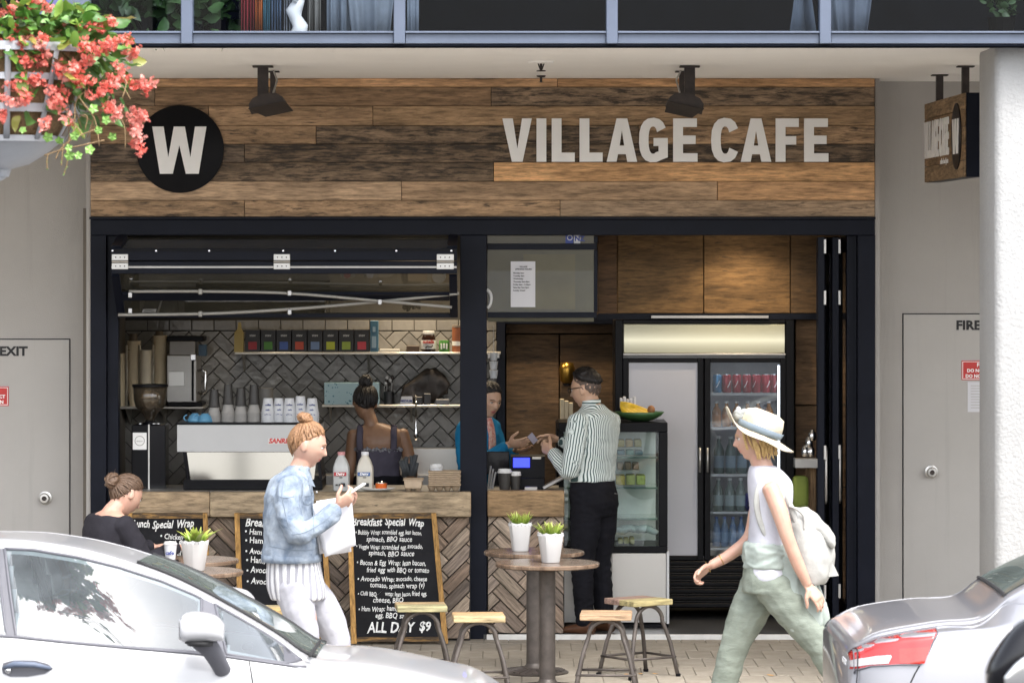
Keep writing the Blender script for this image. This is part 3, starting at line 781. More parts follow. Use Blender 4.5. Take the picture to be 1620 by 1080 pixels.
# ================================================================ counter with herringbone timber front
cn = thing('cafe_counter', 'long cafe counter with rough timber edge and herringbone block front', 'counter', (X(540), .1, 0))
CY, CZT = -.20, Z(778, -.20)
czb = Z(817.5, CY)
b = B(); box(b, X(188, CY), X(332, CY)-.002, CY, CY+.09, czb, CZT, .008, 2); obj('edge_beam', b, M_('beam_x'), cn, color=(.40, .295, .185, .25))
b = B(); box(b, X(332, CY), X(745, CY), CY, CY+.09, czb, CZT, .008, 2); obj('edge_beam', b, M_('beam_x'), cn, color=(.41, .315, .205, .25))
CY2 = -.04
b = B(); box(b, X(771, CY2), X(893, CY2), CY2, CY2+.09, Z(817, CY2), Z(776, CY2), .008, 2); obj('edge_beam', b, M_('beam_x'), cn, color=(.29, .19, .10, .22))
b = B(); box(b, X(188, CY), X(727), CY+.091, .62, CZT-.05, CZT-.004); box(b, X(771), X(893), CY2+.091, .62, CZT-.05, CZT-.006); obj('worktop', b, M_('steel_dull'), cn)
hb = -.10
b = B(); box(b, X(188, hb), X(744, hb), hb, .5, .0, czb-.004); box(b, X(771, 0), X(893, 0), .03, .5, .03, czb-.004); obj('carcass', b, M_('grout'), cn)
cols = [(.34, .27, .205), (.29, .225, .17), (.24, .185, .145), (.38, .305, .235), (.17, .135, .11), (.32, .255, .205), (.26, .19, .14)]
wood('block_x', 'X', weather=True, gscale=1.6, bump=.6, rough=.8)
for poly, mc, ang in herring(X(189, hb), X(743, hb), .012, czb-.006, .078, 3):
    c = tuple(1.22*q for q in RN.choice(cols)); piece('block', poly, mc, ang, hb, .018+RN.uniform(0, .016), M_('block_x'), cn, (*c, RN.choice((0, .1, .2, .35))), .003, .004)
for poly, mc, ang in herring(X(772, 0), X(892, 0), .036, czb-.006, .078, 3):
    c = tuple(1.22*q for q in RN.choice(cols)); piece('block', poly, mc, ang, .03, .018+RN.uniform(0, .016), M_('block_x'), cn, (*c, RN.choice((.1, .25, .4))), .003, .004)

# ================================================================ fold-up servery window
aw = thing('servery_window', 'black folding servery window swung up above the counter', 'window', (X(450), -.2, 2.3))
glass('servery_glass', (.34, .32, .26), 3.0, .22, (.15, .14, .105))  # olive film paints the brownish reflections into the pane colour
YH = -.42
xl, xr = X(176, YH), X(723, YH)
zh1, zh0 = Z(393, YH), Z(433, YH)
zm = (zh1+zh0)/2
b = B(); box(b, xl, xr, YH, YH+.05, zm+.004, zh1, .003); obj('rail', b, M_('black_frame'), aw)
b = B(); box(b, xl, xr, YH-.004, YH+.05, zh0, zm-.002, .003); obj('rail', b, M_('black_frame'), aw)
b = B(); box(b, xl+.002, xr-.002, YH-.008, YH-.0045, Z(424, YH), Z(421, YH)); obj('bead', b, M_('steel_dull'), aw)
b = B(); box(b, xl, xr, YH-.012, YH-.0005, zh1-.018, zh1-.006); st = obj('seal', b, M_('black_plastic'), aw)
for px in (178, 247, 331, 448, 530, 627, 714):
    b = B(); lathe(b, [(.007, 0), (.006, .006), (0, .007)], P(px, 397, YH-.012), 10, M=Matrix.Rotation(PI/2, 3, 'X')); obj('screw', b, M_('chrome'), aw)
for px0, px1 in ((177, 203), (433, 459), (691, 718)):
    hg = None
    b = B()
    for (a0, a1) in ((402, 412), (416, 426)): box(b, X(px0, YH), X(px1, YH), YH-.012, YH-.0055, Z(a1, YH), Z(a0, YH), .002)
    tube(b, [P(px0, 414, YH-.012), P(px1, 414, YH-.012)], .006, 8); hg = obj('hinge', b, M_('steel'), aw)
    b = B()
    for i in range(3):
        for a in (407, 421): lathe(b, [(.0045, 0), (.003, .003), (0, .003)], P(px0+6+7*i, a, YH-.0125), 8, M=Matrix.Rotation(PI/2, 3, 'X'))
    obj('hinge_screw', b, M_('rusty_black'), hg)
# upper leaf goes back up to the head beam, lower leaf back in
zhead = Z(376)
def slab(bm, x0, x1, ya, za, yb, zb_, t=.02):
    d = Vector((0, yb-ya, zb_-za)).normalized(); n = Vector((0, -d.z, d.y))*t
    p = [Vector((x0, ya, za)), Vector((x1, ya, za)), Vector((x1, yb, zb_)), Vector((x0, yb, zb_))]
    q = [v+n for v in p]; A = [bm.verts.new(v) for v in p]; C = [bm.verts.new(v) for v in q]
    bm.faces.new(A); bm.faces.new(C[::-1])
    for i in range(4): bm.faces.new((A[i], A[(i+1) % 4], C[(i+1) % 4], C[i]))
b = B(); quad(b, (xl+.06, YH+.02, zh1), (xr-.06, YH+.02, zh1), (xr-.06, -.01, zhead), (xl+.06, -.01, zhead)); obj('pane', b, M_('servery_glass'), aw)
for x0, x1 in ((xl, xl+.06), (xr-.06, xr)):
    b = B(); slab(b, x0, x1, YH+.02, zh1-.002, -.005, zhead); obj('stile', b, M_('black_frame'), aw)
yb2, zb2 = -.04, Z(497, -.04)
ym2, zm2 = YH+(yb2-YH)*.52, zh0+(zb2-zh0)*.52
b = B(); quad(b, (xl+.05, YH+.03, zh0), (xr-.05, YH+.03, zh0), (xr-.05, yb2, zb2), (xl+.05, yb2, zb2)); obj('pane', b, M_('servery_glass'), aw)
for x0, x1 in ((xl, xl+.05), (xr-.05, xr)):
    b = B(); slab(b, x0, x1, YH+.03, zh0-.002, yb2, zb2, -.02); obj('stile', b, M_('black_frame'), aw)
b = B(); slab(b, xl+.051, xr-.051, ym2-.03, zm2+.02, ym2+.03, zm2-.02, -.02); obj('glazing_bar', b, M_('black_frame'), aw)
b = B(); box(b, xl, xr, yb2-.005, yb2+.05, zb2-.022, zb2+.012, .003); obj('rail', b, M_('black_frame'), aw)
pm('pole_grey', (.30, .29, .265), .4, .2, var=.08)
def pole(pts, r, name):
    b = B(); pp = catmull([tuple(P(x, y, d)) for x, y, d in pts], 6); tube(b, pp, r, 8); o = obj(name, b, M_('pole_grey'), aw, smooth=True); return o
p1 = pole([(204, 461, -.30), (330, 461, -.30), (458, 464, -.29), (600, 476, -.26), (715, 486, -.25)], .0095, 'stay_pole')
p2 = pole([(187, 498, -.16), (330, 496, -.165), (458, 489, -.19), (600, 477, -.22), (726, 464, -.25)], .0105, 'stay_pole')
for pl_, px, py, d in ((p1, 206, 466, -.31), (p1, 458, 463, -.31), (p2, 206, 491, -.18), (p2, 458, 493, -.2), (p1, 317, 461, -.31), (p2, 317, 496, -.17), (p1, 601, 477, -.28)):
    b = B(); c = P(px, py, d); box(b, c.x-.012, c.x+.012, c.y-.012, c.y+.02, c.z-.02, c.z+.016, .004); obj('clip', b, M_('chrome') if px not in (317,) else M_('pole_grey'), pl_)

# ================================================================ fixed glazing over the door opening
tg = thing('transom_window', 'olive tinted glass pane over the till with a thin black frame', 'window', (X(855), .1, 2.3))
glass('olive_glass', (.55, .54, .42), 2.2, .10, (.34, .33, .24))
TGY = .10
b = B(); quad(b, (X(771), TGY, Z(494)), (X(941), TGY, Z(494)), (X(941), TGY, Z(373)), (X(771), TGY, Z(373))); obj('pane', b, M_('olive_glass'), tg)
for x0, x1, y0, y1 in ((771, 945, 385, 395), (771, 945, 494, 503), (940, 946, 373, 384.5)):
    b = B(); box(b, X(x0), X(x1), TGY-.02, TGY+.03, Z(y1), Z(y0), .002); obj('glazing_bar', b, M_('black_frame'), tg)
b = B(); box(b, X(940), X(946), TGY-.02, TGY+.03, Z(493.5), Z(395.5), .002); obj('glazing_bar', b, M_('black_frame'), tg)
b = B(); box(b, X(828, .6), X(910, .6), .60, .63, Z(489, .6), Z(402, .6)); box(b, X(828, .6), X(910, .6), .58, .599, Z(456, .6), Z(443, .6)); tag(obj('menu_board', b, pm('board_buff', (.26, .235, .14), .7), None), 'buff menu board hung behind the olive glass', 'board')
b = B(); box(b, X(770), X(944), .85, .88, Z(510, .5), RZ1-.003); tag(obj('ceiling_panel', b, pm('panel_grey', (.20, .195, .15), .8), None), 'grey-green panel behind the olive glass above the till', 'panel')
no = thing('paper_notice', 'white printed notice taped to the olive glass above the till', 'notice', P(828, 486, TGY))
b = B(); box(b, X(808), X(847), TGY-.006, TGY-.004, Z(486), Z(413.5)); obj('sheet', b, M_('paper_white'), no)
for i, (t_, y_) in enumerate((('VILLAGE', 423), ('OPENING HOURS', 427), ('Monday 6am', 433), ('Tuesday 6am', 437.5), ('Wednesday', 442), ('Thursday 6am-4pm', 446.6), ('Friday 6am - 3.30pm', 451.2), ('Saturday 7am-2pm', 455.8), ('Sunday closed', 460.3))):
    me = text_mesh(t_, .0135, bold=.0004, sx=1.0, align='CENTER' if i < 2 else 'LEFT', extrude=.0003); put('lettering', me, Matrix.Translation(P(828 if i < 2 else 812, y_, TGY-.0068)) @ FRONT, M_('ink'), no)
sk = thing('sticker', 'blue and white stickers at the top of the olive glass', 'sticker', P(906, 386, TGY))
b = B(); box(b, X(895), X(907.5), TGY-.005, TGY-.002, Z(386), Z(370.5)); obj('blue_half', b, pm('sticker_blue', (.025, .05, .25), .5), sk)
b = B(); box(b, X(908.5), X(918.5), TGY-.005, TGY-.002, Z(386.5), Z(370.5)); obj('white_half', b, M_('paper_white'), sk)
b = B(); lathe(b, [(.018, 0), (.013, 0)], P(901.5, 376, TGY-.006), 16, M=Matrix.Rotation(PI/2, 3, 'X'), caps=False); obj('ring', b, M_('paper_white'), sk)
me = text_mesh('NZ', .045, bold=.002, extrude=.0004); put('lettering', me, Matrix.Translation(P(909, 381, TGY-.006)) @ FRONT, MATS['sticker_blue'], sk)
b = B(); pp = catmull([tuple(P(x, y, .04)) for x, y in ((770, 458), (775, 463), (777, 472), (775, 482), (771, 487))], 5); tube(b, pp, .011, 8); tag(obj('hose', b, M_('white_plastic'), None, smooth=True), 'short white curved hose beside the middle post', 'hose')

# ================================================================ folded doors on the right
def fold_leaf(xa, ya, xb, yb, label):
    """glazed leaf folded back, seen almost edge on"""
    t = thing('folding_door', label, 'door', ((xa+xb)/2, (ya+yb)/2, .03), 'folded glass doors')
    a, c = Vector((xa, ya, 0)), Vector((xb, yb, 0)); d = (c-a); L = d.length; d.normalize(); n = Vector((-d.y, d.x, 0))
    M = Matrix(((d.x, n.x, 0, xa), (d.y, n.y, 0, ya), (0, 0, 1, 0), (0, 0, 0, 1)))
    z1 = zbm0-.012
    for (u0, u1, w0, w1, nm) in ((0, .085, .045, z1, 'stile'), (L-.085, L, .045, z1, 'stile'), (.0855, L-.0855, .045, .2, 'rail'), (.0855, L-.0855, z1-.1, z1, 'rail')):
        b = B(); box(b, u0, u1, -.022, .022, w0, w1, .003, M=M); obj(nm, b, M_('black_frame'), t)
    b = B(); quad(b, M @ Vector((.085, 0, .2)), M @ Vector((L-.085, 0, .2)), M @ Vector((L-.085, 0, z1-.1)), M @ Vector((.085, 0, z1-.1))); obj('pane', b, glass('door_glass', (.55, .57, .58), 1.6, .02), t)
    b = B(); p = M @ Vector((.04, -.03, 1.05)); tube(b, [p+Vector((0, 0, -.18)), p+Vector((0, -.03, -.16)), p+Vector((0, -.03, .16)), p+Vector((0, 0, .18))], .009, 8); obj('pull_handle', b, M_('steel_dull'), t, smooth=True)
    for zz in (.30, 1.2, 2.2, z1-.06):
        b = B(); p = M @ Vector((0, -.024, zz)); tube(b, [p+Vector((0, -.008, -.045)), p+Vector((0, -.008, .045))], .009, 8); obj('hinge', b, M_('steel'), t)
fold_leaf(X(1299, .04), .04, X(1297, .7), .72, 'folded black glass door leaf nearest the fridge')
fold_leaf(X(1322, .10), .10, X(1302, .8), .80, 'folded black glass door leaf in the middle of the stack')
fold_leaf(X(1347, .10), .17, X(1326, .8), .82, 'folded black glass door leaf nearest the right post')

# ================================================================ drinks fridge
FY = .98
fg = thing('drinks_fridge', 'tall black double-door drinks fridge with a lit header panel', 'fridge', (X(1113, FY), FY+.3, .03))
fx0, fx1 = X(973, FY), X(1256, FY)
fzt = Z(506, FY)
def fb(nm, px0, px1, py0, py1, y0, y1, mat, bev=.003, par=None):
    b = B(); box(b, X(px0, FY), X(px1, FY), y0, y1, Z(py1, FY), Z(py0, FY), bev); return obj(nm, b, mat, par or fg)
fb('side_panel', 973, 985, 506, 985, FY-.02, FY+.62, M_('black_plastic')); fb('side_panel', 1243, 1256, 506, 985, FY-.02, FY+.62, M_('black_plastic'))
fb('back_panel', 985.5, 1242.5, 512, 966, FY+.58, FY+.62, pm('fridge_inner', (.42, .42, .44), .4)); fb('top_panel', 985.5, 1242.5, 506, 511, FY-.02, FY+.579, M_('black_plastic'))
fb('divider', 1106, 1122, 566, 880, FY+.06, FY+.3, M_('black_plastic'))
fb('liner', 985.5, 1242.5, 560, 567, FY+.03, FY+.579, MATS['fridge_inner']); fb('liner', 985.5, 1242.5, 880, 884, FY+.03, FY+.579, MATS['fridge_inner'])
# header light box
s_ = NT('header_lit'); v_ = s_.coord('Generated'); sx_ = s_.n('SeparateXYZ'); s_.l(v_, sx_.inputs[0])
tubeg = s_.math('POWER', s_.math('MULTIPLY', s_.math('SUBTRACT', 1.0, s_.math('ABSOLUTE', s_.math('MULTIPLY', s_.math('SUBTRACT', sx_.outputs['Z'], .45), 2.0))), 1.0, True), 2.0)
s_.set((.34, .33, .22), .35); s_.b.inputs['Emission Color'].default_value = (1.0, .95, .74, 1)
s_.l(s_.math('ADD', .03, s_.math('MULTIPLY', tubeg, .13)), s_.b.inputs['Emission Strength']); MATS['header_lit'] = s_.m
fb('header_panel', 987, 1241, 513, 558, FY-.03, FY-.005, MATS['header_lit'])
fb('header_frame', 985.5, 1242.5, 558.5, 562, FY-.035, FY, M_('steel_dull'))
# doors
def fdoor(px0, px1, label, glassm):
    d = fb('door', px0, px0+9, 566, 885, FY-.03, FY+.02, M_('black_plastic'))
    d['label'] = label
    fb('door_frame', px1-9, px1, 566, 885, FY-.03, FY+.02, M_('black_plastic'), par=d)
    fb('door_frame', px0+9.2, px1-9.2, 566, 573, FY-.03, FY+.02, M_('black_plastic'), par=d)
    fb('door_frame', px0+9.2, px1-9.2, 878, 885, FY-.03, FY+.02, M_('black_plastic'), par=d)
    fb('pane', px0+9.2, px1-9.2, 573.2, 877.8, FY-.012, FY-.006, glassm, 0, par=d)
    hx = px1-5 if px0 < 1050 else px0+5
    b = B(); tube(b, [P(hx, 708, FY-.05), P(hx, 747, FY-.05)], .008, 8); obj('handle', b, M_('steel'), d, smooth=True)
fdoor(985.5, 1112.5, 'fridge door of pale frosted glass', pm('frosted', (.50, .50, .54), .16, var=.05, vs=1.0))
fdoor(1114.5, 1243, 'fridge door of clear glass', glass('fridge_glass', (.85, .88, .90), 1.0, .02))
for i in range(7):
    b = B(); z0 = Z(960, FY)+i*.047; box(b, X(986, FY), X(1242, FY), FY-.02-.012, FY+.0, z0, z0+.034, .008); obj('louvre', b, M_('black_plastic'), fg)
fb('kick_panel', 985.5, 1242.5, 886, 961, FY+.01, FY+.05, M_('black_gloss'))
# lit strip inside
fb('light_strip', 1231, 1233.6, 578, 870, FY+.03, FY+.05, emit('led_white', (.85, .90, 1.0), 1.1), 0)
fb('light_strip', 1124, 1228, 569, 571, FY+.06, FY+.12, MATS['led_white'], 0)
for zy in (624, 678, 752, 811, 868):
    b = B(); z0 = Z(zy, FY+.06)
    for k in range(16):
        xk = X(1126, FY)+k*(X(1230, FY)-X(1126, FY))/15; tube(b, [(xk, FY+.04, z0), (xk, FY+.5, z0)], .0025, 5)
    for yk in (FY+.04, FY+.28, FY+.5): tube(b, [(X(1124, FY), yk, z0), (X(1232, FY), yk, z0)], .0035, 5)
    box(b, X(1124, FY), X(1232, FY), FY+.030, FY+.033, z0-.004, z0+.012); obj('wire_shelf', b, M_('white_plastic'), fg)
# drinks on the shelves
pm('can_paint', (1, 1, 1), .25, .4, var=.15, vs=30, objcol=True)
pm('clear_bottle', (1, 1, 1), .1, var=.1, objcol=True)
def can_proto(r=.033, h=.122):
    root = thing('drink_can', 'x', 'can'); b = B(); lathe(b, [(r*.8, 0), (r, .008), (r, h-.014), (r*.8, h-.002)], seg=16); obj('can_body', b, M_('can_paint'), root, auto=40)
    b = B(); lathe(b, [(r*.8, h-.0018), (r*.78, h+.002), (r*.7, h), (0, h)], seg=16); obj('lid', b, M_('chrome'), root, auto=40)
    b = B(); tube(b, [(-.012, -r-.0006, .035), (0, -r-.0012, .055), (.010, -r-.0006, .08)], .003, 5, flat=.3); obj('print', b, M_('sign_white'), root); return root
cp = can_proto(); zs_ = Z(624, FY+.06)+.012; first = True
canlab = ['blue drink can at the left end of the top fridge shelf'] + ['red drink can on the top fridge shelf, %s from the left' % w for w in ('second', 'third', 'fourth', 'fifth', 'sixth')] + ['dark red can at the right end of the top fridge shelf']
for i, px in enumerate((1135, 1150, 1166, 1182, 1197, 1212, 1225)):
    o = cp if i == 0 else copy_tree(cp); o.location = (X(px, FY+.1), FY+.12, zs_); o.rotation_euler = (0, 0, RN.uniform(-.6, .6)); o['label'] = canlab[i]; o['group'] = 'cans on the top fridge shelf'
    c = (.05, .22, .40, 1) if i == 0 else (.22, .012, .02, 1) if i == 6 else (.36, .014, .028, 1)
    for ch in o.children: ch.color = c if ch.name.startswith('can_body') else (1, 1, 1, 1)
def bottle_proto(nm, r, h, lab, cap):
    root = thing(nm, lab, 'bottle'); b = B(); lathe(b, [(r*.9, 0), (r, .01), (r, h*.58), (r*.75, h*.7), (r*.38, h*.82), (r*.36, h*.95)], seg=14); obj('bottle_body', b, M_('clear_bottle'), root, auto=50)
    b = B(); lathe(b, [(r*.42, h*.93), (r*.42, h), (0, h)], seg=12); obj('cap', b, cap, root, auto=40)
    b = B(); lathe(b, [(r*1.02, h*.15), (r*1.02, h*.48)], seg=14, caps=False); obj('wrapper', b, pm('bottle_label', (1, 1, 1), .5, objcol=True), root, smooth=True); return root
ORD = ('first', 'second', 'third', 'fourth', 'fifth', 'sixth', 'seventh')
def shelf_bottles(zy, pxs, r, h, bodyc, labc, capm, what, gname):
    bp = bottle_proto('drink_bottle', r, h, 'x', capm); z0 = Z(zy, FY+.06)+.012
    for i, px in enumerate(pxs):
        o = bp if i == 0 else copy_tree(bp); o.location = (X(px, FY+.1), FY+.13+RN.uniform(-.01, .02), z0); o.rotation_euler = (0, 0, RN.uniform(0, 6))
        o['label'] = what % ORD[i]; o['group'] = gname
        for ch in o.children: ch.color = (*bodyc, 1) if ch.name.startswith('bottle_body') else (*labc, 1)
shelf_bottles(678, (1134, 1150, 1166, 1183, 1200, 1217), .032, .17, (.35, .14, .03), (.5, .2, .05), M_('white_plastic'), 'small orange juice bottle on the second fridge shelf, %s from the left', 'juice bottles in the fridge')
shelf_bottles(752, (1138, 1156, 1174, 1192, 1210), .036, .25, (.10, .14, .13), (.20, .27, .33), M_('white_plastic'), 'bottle with a grey-blue wrapper on the third fridge shelf, %s from the left', 'water bottles in the fridge')
shelf_bottles(811, (1137, 1155, 1172), .036, .22, (.16, .20, .18), (.35, .42, .42), M_('white_plastic'), 'pale bottle on the fourth fridge shelf, %s from the left', 'pale bottles in the fridge')
shelf_bottles(868, (1134, 1147, 1160, 1173, 1186, 1199), .028, .20, (.14, .22, .36), (.25, .36, .52), pm('cap_blue', (.05, .10, .35), .4), 'blue water bottle on the lowest fridge shelf, %s from the left', 'blue bottles in the fridge')
o = copy_tree(cp); o.location = (X(1186, FY+.1), FY+.12, Z(811, FY+.06)+.012); o['label'] = 'dark blue can beside the pale bottles in the fridge'; o['group'] = 'blue cans in the fridge'
for ch in o.children: ch.color = (.02, .025, .20, 1)
o = copy_tree(cp); o.location = (X(1203, FY+.1), FY+.12, Z(811, FY+.06)+.012); o['label'] = 'dark blue can nearest the lit strip in the fridge'; o['group'] = 'blue cans in the fridge'
for ch in o.children: ch.color = (.02, .025, .20, 1)

# ================================================================ glass food cabinet
GY = .42
fc = thing('food_cabinet', 'black-edged glass food cabinet on a stainless base behind the customer', 'cabinet', (X(985, GY), GY+.25, .03))
def gb(nm, px0, px1, py0, py1, y0, y1, mat, bev=.003, par=None):
    b = B(); box(b, X(px0, GY), X(px1, GY), y0, y1, Z(py1, GY), Z(py0, GY), bev); return obj(nm, b, mat, par or fc)
gb('top', 884, 1056, 668, 683, GY-.02, GY+.55, M_('black_plastic')); gb('bottom_tray', 884, 1056, 863, 873, GY-.02, GY+.55, M_('black_plastic'))
gb('corner_post', 1042, 1056, 683.2, 862.8, GY-.02, GY+.03, M_('black_plastic')); gb('corner_post', 884, 892, 683.2, 862.8, GY-.02, GY+.03, M_('black_plastic'))
gb('corner_post', 1042, 1056, 683.2, 862.8, GY+.5, GY+.55, M_('black_plastic'))
gb('pane', 892.2, 1041.8, 683.2, 862.8, GY-.006, GY, glass('cabinet_glass', (.88, .94, .92), 1.6, .03, (.5, .55, .54)), 0)
gb('back_board', 892.2, 1041.8, 683.2, 862.8, GY+.49, GY+.53, pm('cabinet_back', (.72, .76, .74), .3), 0)
gb('base', 968, 1054, 874, 984, GY-.01, GY+.5, M_('steel')); gb('base_edge', 1054.3, 1058.5, 871, 986, GY-.02, GY+.5, M_('white_plastic')); gb('plinth', 968, 1058, 986.5, 993, GY+.02, GY+.5, M_('black_plastic'))
gb('base', 884, 967.6, 874, 984, GY-.01, GY+.5, M_('steel'))
for py in (723, 771, 820): gb('shelf', 893, 1041, py, py+3, GY+.06, GY+.48, glass('shelf_glass', (.75, .9, .85), 2.0, .25, (.45, .6, .58)), 0)
pm('food', (1, 1, 1), .7, var=.3, vs=40, objcol=True, bump=.4, bs=80)
def slab_item(nm, px0, px1, py0, py1, col, label, cat, y0=GY+.1, dy=.2):
    t = thing(nm, label, cat, (X((px0+px1)/2, y0), y0+dy/2, Z(py1, y0)))
    b = B(); box(b, X(px0, y0), X(px1, y0), y0, y0+dy, Z(py1, y0), Z(py1, y0)+.008, .002); obj('tray', b, M_('steel_dull'), t)
    n = 3; w = (px1-px0)/n
    for i in range(n):
        b = B(); box(b, X(px0+i*w+.8, y0), X(px0+(i+1)*w-.8, y0), y0+.015, y0+dy-.02, Z(py1, y0)+.009, Z(py0, y0)-RN.uniform(0, .008), .008, 2); obj('slice', b, M_('food'), t, color=(*[c*RN.uniform(.8, 1.2) for c in col], 1))
slab_item('food_tray', 976, 1016, 694, 709, (.42, .30, .10), 'tray of pale pastries on the upper cabinet shelf', 'food tray')
slab_item('food_tray', 976, 1018, 711, 721.5, (.10, .25, .30), 'teal boxed food on the upper cabinet shelf', 'food tray', y0=GY+.08)
slab_item('food_tray', 976, 1012, 731, 745, (.24, .15, .07), 'tray of dark cakes on the middle cabinet shelf', 'food tray')
slab_item('food_tray', 974, 1022, 750, 769, (.62, .50, .16), 'yellow sandwiches on the middle cabinet shelf', 'food tray')
b = B()
for i in range(7):
    c = P(983+i*8, 836+RN.uniform(-3, 3), GY+.2+RN.uniform(-.05, .05)); ell(b, c, (.05, .05, .025), Matrix.Rotation(RN.uniform(-.4, .4), 3, 'Y'), 10, 6)
for v in b.verts: v.co += noise.noise_vector(v.co*30)*.012
tag(obj('wrapped_sandwiches', b, pm('cling_wrap', (.55, .62, .64), .12, var=.25, vs=20), None, smooth=True), 'pile of clear-wrapped sandwiches low in the food cabinet', 'food')
b = B()
for i in range(3): box(b, X(978+i*9, GY+.15), X(986+i*9, GY+.15), GY+.15, GY+.3, Z(860, GY+.15), Z(852-i, GY+.15), .006)
tag(obj('wrapped_loaf', b, M_('food'), None, color=(.5, .42, .2, 1)), 'pale loaves at the bottom of the food cabinet', 'food')
# fruit bowl with bananas
fbw = thing('fruit_bowl', 'shallow green bowl standing on the food cabinet', 'bowl', (X(1012, .6), .60, Z(668, GY)))
b = B(); c = Vector((X(1012, .6), .60, Z(667.5, GY))); lathe(b, [(.06, 0), (.10, .012), (.145, .036), (.165, .062), (.158, .062), (.10, .025), (0, .018)], c, 28); obj('shell', b, pm('bowl_green', (.05, .12, .04), .3), fbw, smooth=True)
ban = thing('banana_bunch', 'bunch of ripe yellow bananas in the green bowl', 'fruit', c+Vector((-.08, 0, .06)))
for i in range(5):
    a = -.55+.22*i
    pts = [(-.125, 0, .125), (-.115+.01*i, -.02*math.cos(a), .085+.006*i), (-.09+.02*i, -.05+.022*i, .05+.008*i), (-.05+.03*i, -.06+.028*i, .035+.004*i), (.0+.028*i, -.065+.03*i, .045-.002*i)]
    pp = catmull(pts, 5); n_ = len(pp); rs = [.006+.013*math.sin(PI*min(1, max(0, (k/(n_-1)-.08)/.92)))**.6 for k in range(n_)]
    b = B(); tube(b, [Vector(q)+c for q in pp], rs, 10); bo = obj('banana', b, pm('banana_skin', (.72, .47, .035), .45, var=.15, vs=18, rnd=.08), ban, smooth=True)
    b = B(); e = Vector(pp[-1])+c; ell(b, e, (.006, .006, .006), None, 8, 6); obj('tip', b, M_('rusty_black'), bo)
b = B(); ell(b, c+Vector((.075, -.03, .075)), (.026, .026, .03), None, 12, 8); tag(obj('fruit', b, pm('fruit_brown', (.32, .14, .05), .5), None, smooth=True), 'small brown fruit at the right side of the green bowl', 'fruit')
b = B(); 
for i in range(5): box(b, c.x-.13+i*.022, c.x-.112+i*.022, c.y+.02, c.y+.10, c.z+.08, c.z+.15+.01*math.sin(i*2), .004, M=None)
tag(obj('snack_packets', b, M_('paper_white'), None), 'white snack packets behind the bananas', 'packet')
# things right of the fridge
b = B(); box(b, X(1254, .7), X(1279, .7), .70, .74, Z(803, .7), Z(752, .7), .03, 3); tag(obj('green_cushion', b, pm('green_cloth', (.22, .27, .055), .9, bump=.2), None, auto=40), 'olive green cushion between the fridge and folded doors', 'cushion')
b = B(); box(b, X(1276, .75), X(1291, .75), .75, .82, .03, Z(728, .75), .004); tag(obj('timber_post', b, M_('wood_z'), None, color=(.30, .19, .10, 1)), 'rough timber post beside the folded glass doors', 'post')
jl = thing('glass_jars', 'stack of glass jars on a grey shelf right of the fridge', 'jars', P(1270, 740, .7))
b = B(); box(b, X(1256, .72), X(1292, .72), .60, .748, Z(738, .72), Z(724, .72)); obj('shelf', b, M_('steel_dull'), jl)
for i, (px, py) in enumerate(((1274, 722), (1283, 722), (1280, 708), (1285, 697))):
    b = B(); lathe(b, [(.02, 0), (.026, .02), (.024, .055), (.014, .065), (.016, .075)], P(px, py, .70), 12); obj('jar', b, M_('chrome'), jl, smooth=True)

# ================================================================ ceiling lights of the room
def downlight(px, y, power, label):
    t = thing('ceiling_light', label, 'lamp', (X(px, y), y, RZ1), 'round ceiling lights in the cafe')
    b = B(); lathe(b, [(.075, 0), (.07, -.012), (.055, -.012)], (X(px, y), y, RZ1-.001), 20, caps=False); obj('trim_ring', b, M_('white_plastic'), t)
    b = B(); lathe(b, [(.054, 0), (0, -.0005)], (X(px, y), y, RZ1-.008), 20, caps=False); obj('lens', b, emit('lamp_lens', (1.0, .84, .60), 6.0), t)
    l = bpy.data.lights.new('downlight', 'SPOT'); l.energy = power; l.color = (1.0, .80, .55); l.spot_size = rad(120); l.spot_blend = .8; l.shadow_soft_size = .05
    lo = bpy.data.objects.new('downlight', l); link(lo); lo.location = (X(px, y), y, RZ1-.02); lo.parent = t; lo.matrix_parent_inverse = Matrix.Translation(-Vector(t.location))
downlight(665, 1.55, 26, 'round warm ceiling light over the shelf of jars')
downlight(430, 1.45, 3, 'round warm ceiling light over the coffee machine')
downlight(880, 1.55, 16, 'round warm ceiling light over the till')
downlight(1180, .62, 16, 'round warm ceiling light in front of the drinks fridge')
# ================================================================ shelves on the tiled wall
pm('shelf_metal', (.42, .40, .36), .35, .5, var=.08)
pm('box_black', (.010, .010, .012), .45, var=.2)
pm('print', (1, 1, 1), .55, var=.1, vs=12, objcol=True)
SY = 1.62
def shelf(px0, px1, py, label, d0=SY, th=.016):
    t = thing('wall_shelf', label, 'shelf', (X((px0+px1)/2, d0), d0, Z(py, d0)))
    b = B(); box(b, X(px0, d0), X(px1, d0), d0, TY-.012, Z(py, d0)-th, Z(py, d0), .003); obj('board', b, M_('shelf_metal'), t)
    n = 3
    for i in range(n):
        px = px0+12+(px1-px0-24)*i/(n-1); x = X(px, d0); z = Z(py, d0)-th
        b = B(); prism(b, [(TY-.012, z-.001), (d0+.04, z-.001), (TY-.012, z-.12)], x-.006, x+.006, 'X'); obj('bracket', b, M_('shelf_metal'), t)
    return Z(py, d0)
z1s = shelf(371, 792, 557, 'upper metal wall shelf holding black tea boxes and jars')
z2s = shelf(509, 790, 640, 'middle metal wall shelf behind the barista')
z3s = shelf(186, 322, 643, 'metal wall shelf of paper cup stacks behind the grinder', 1.5)
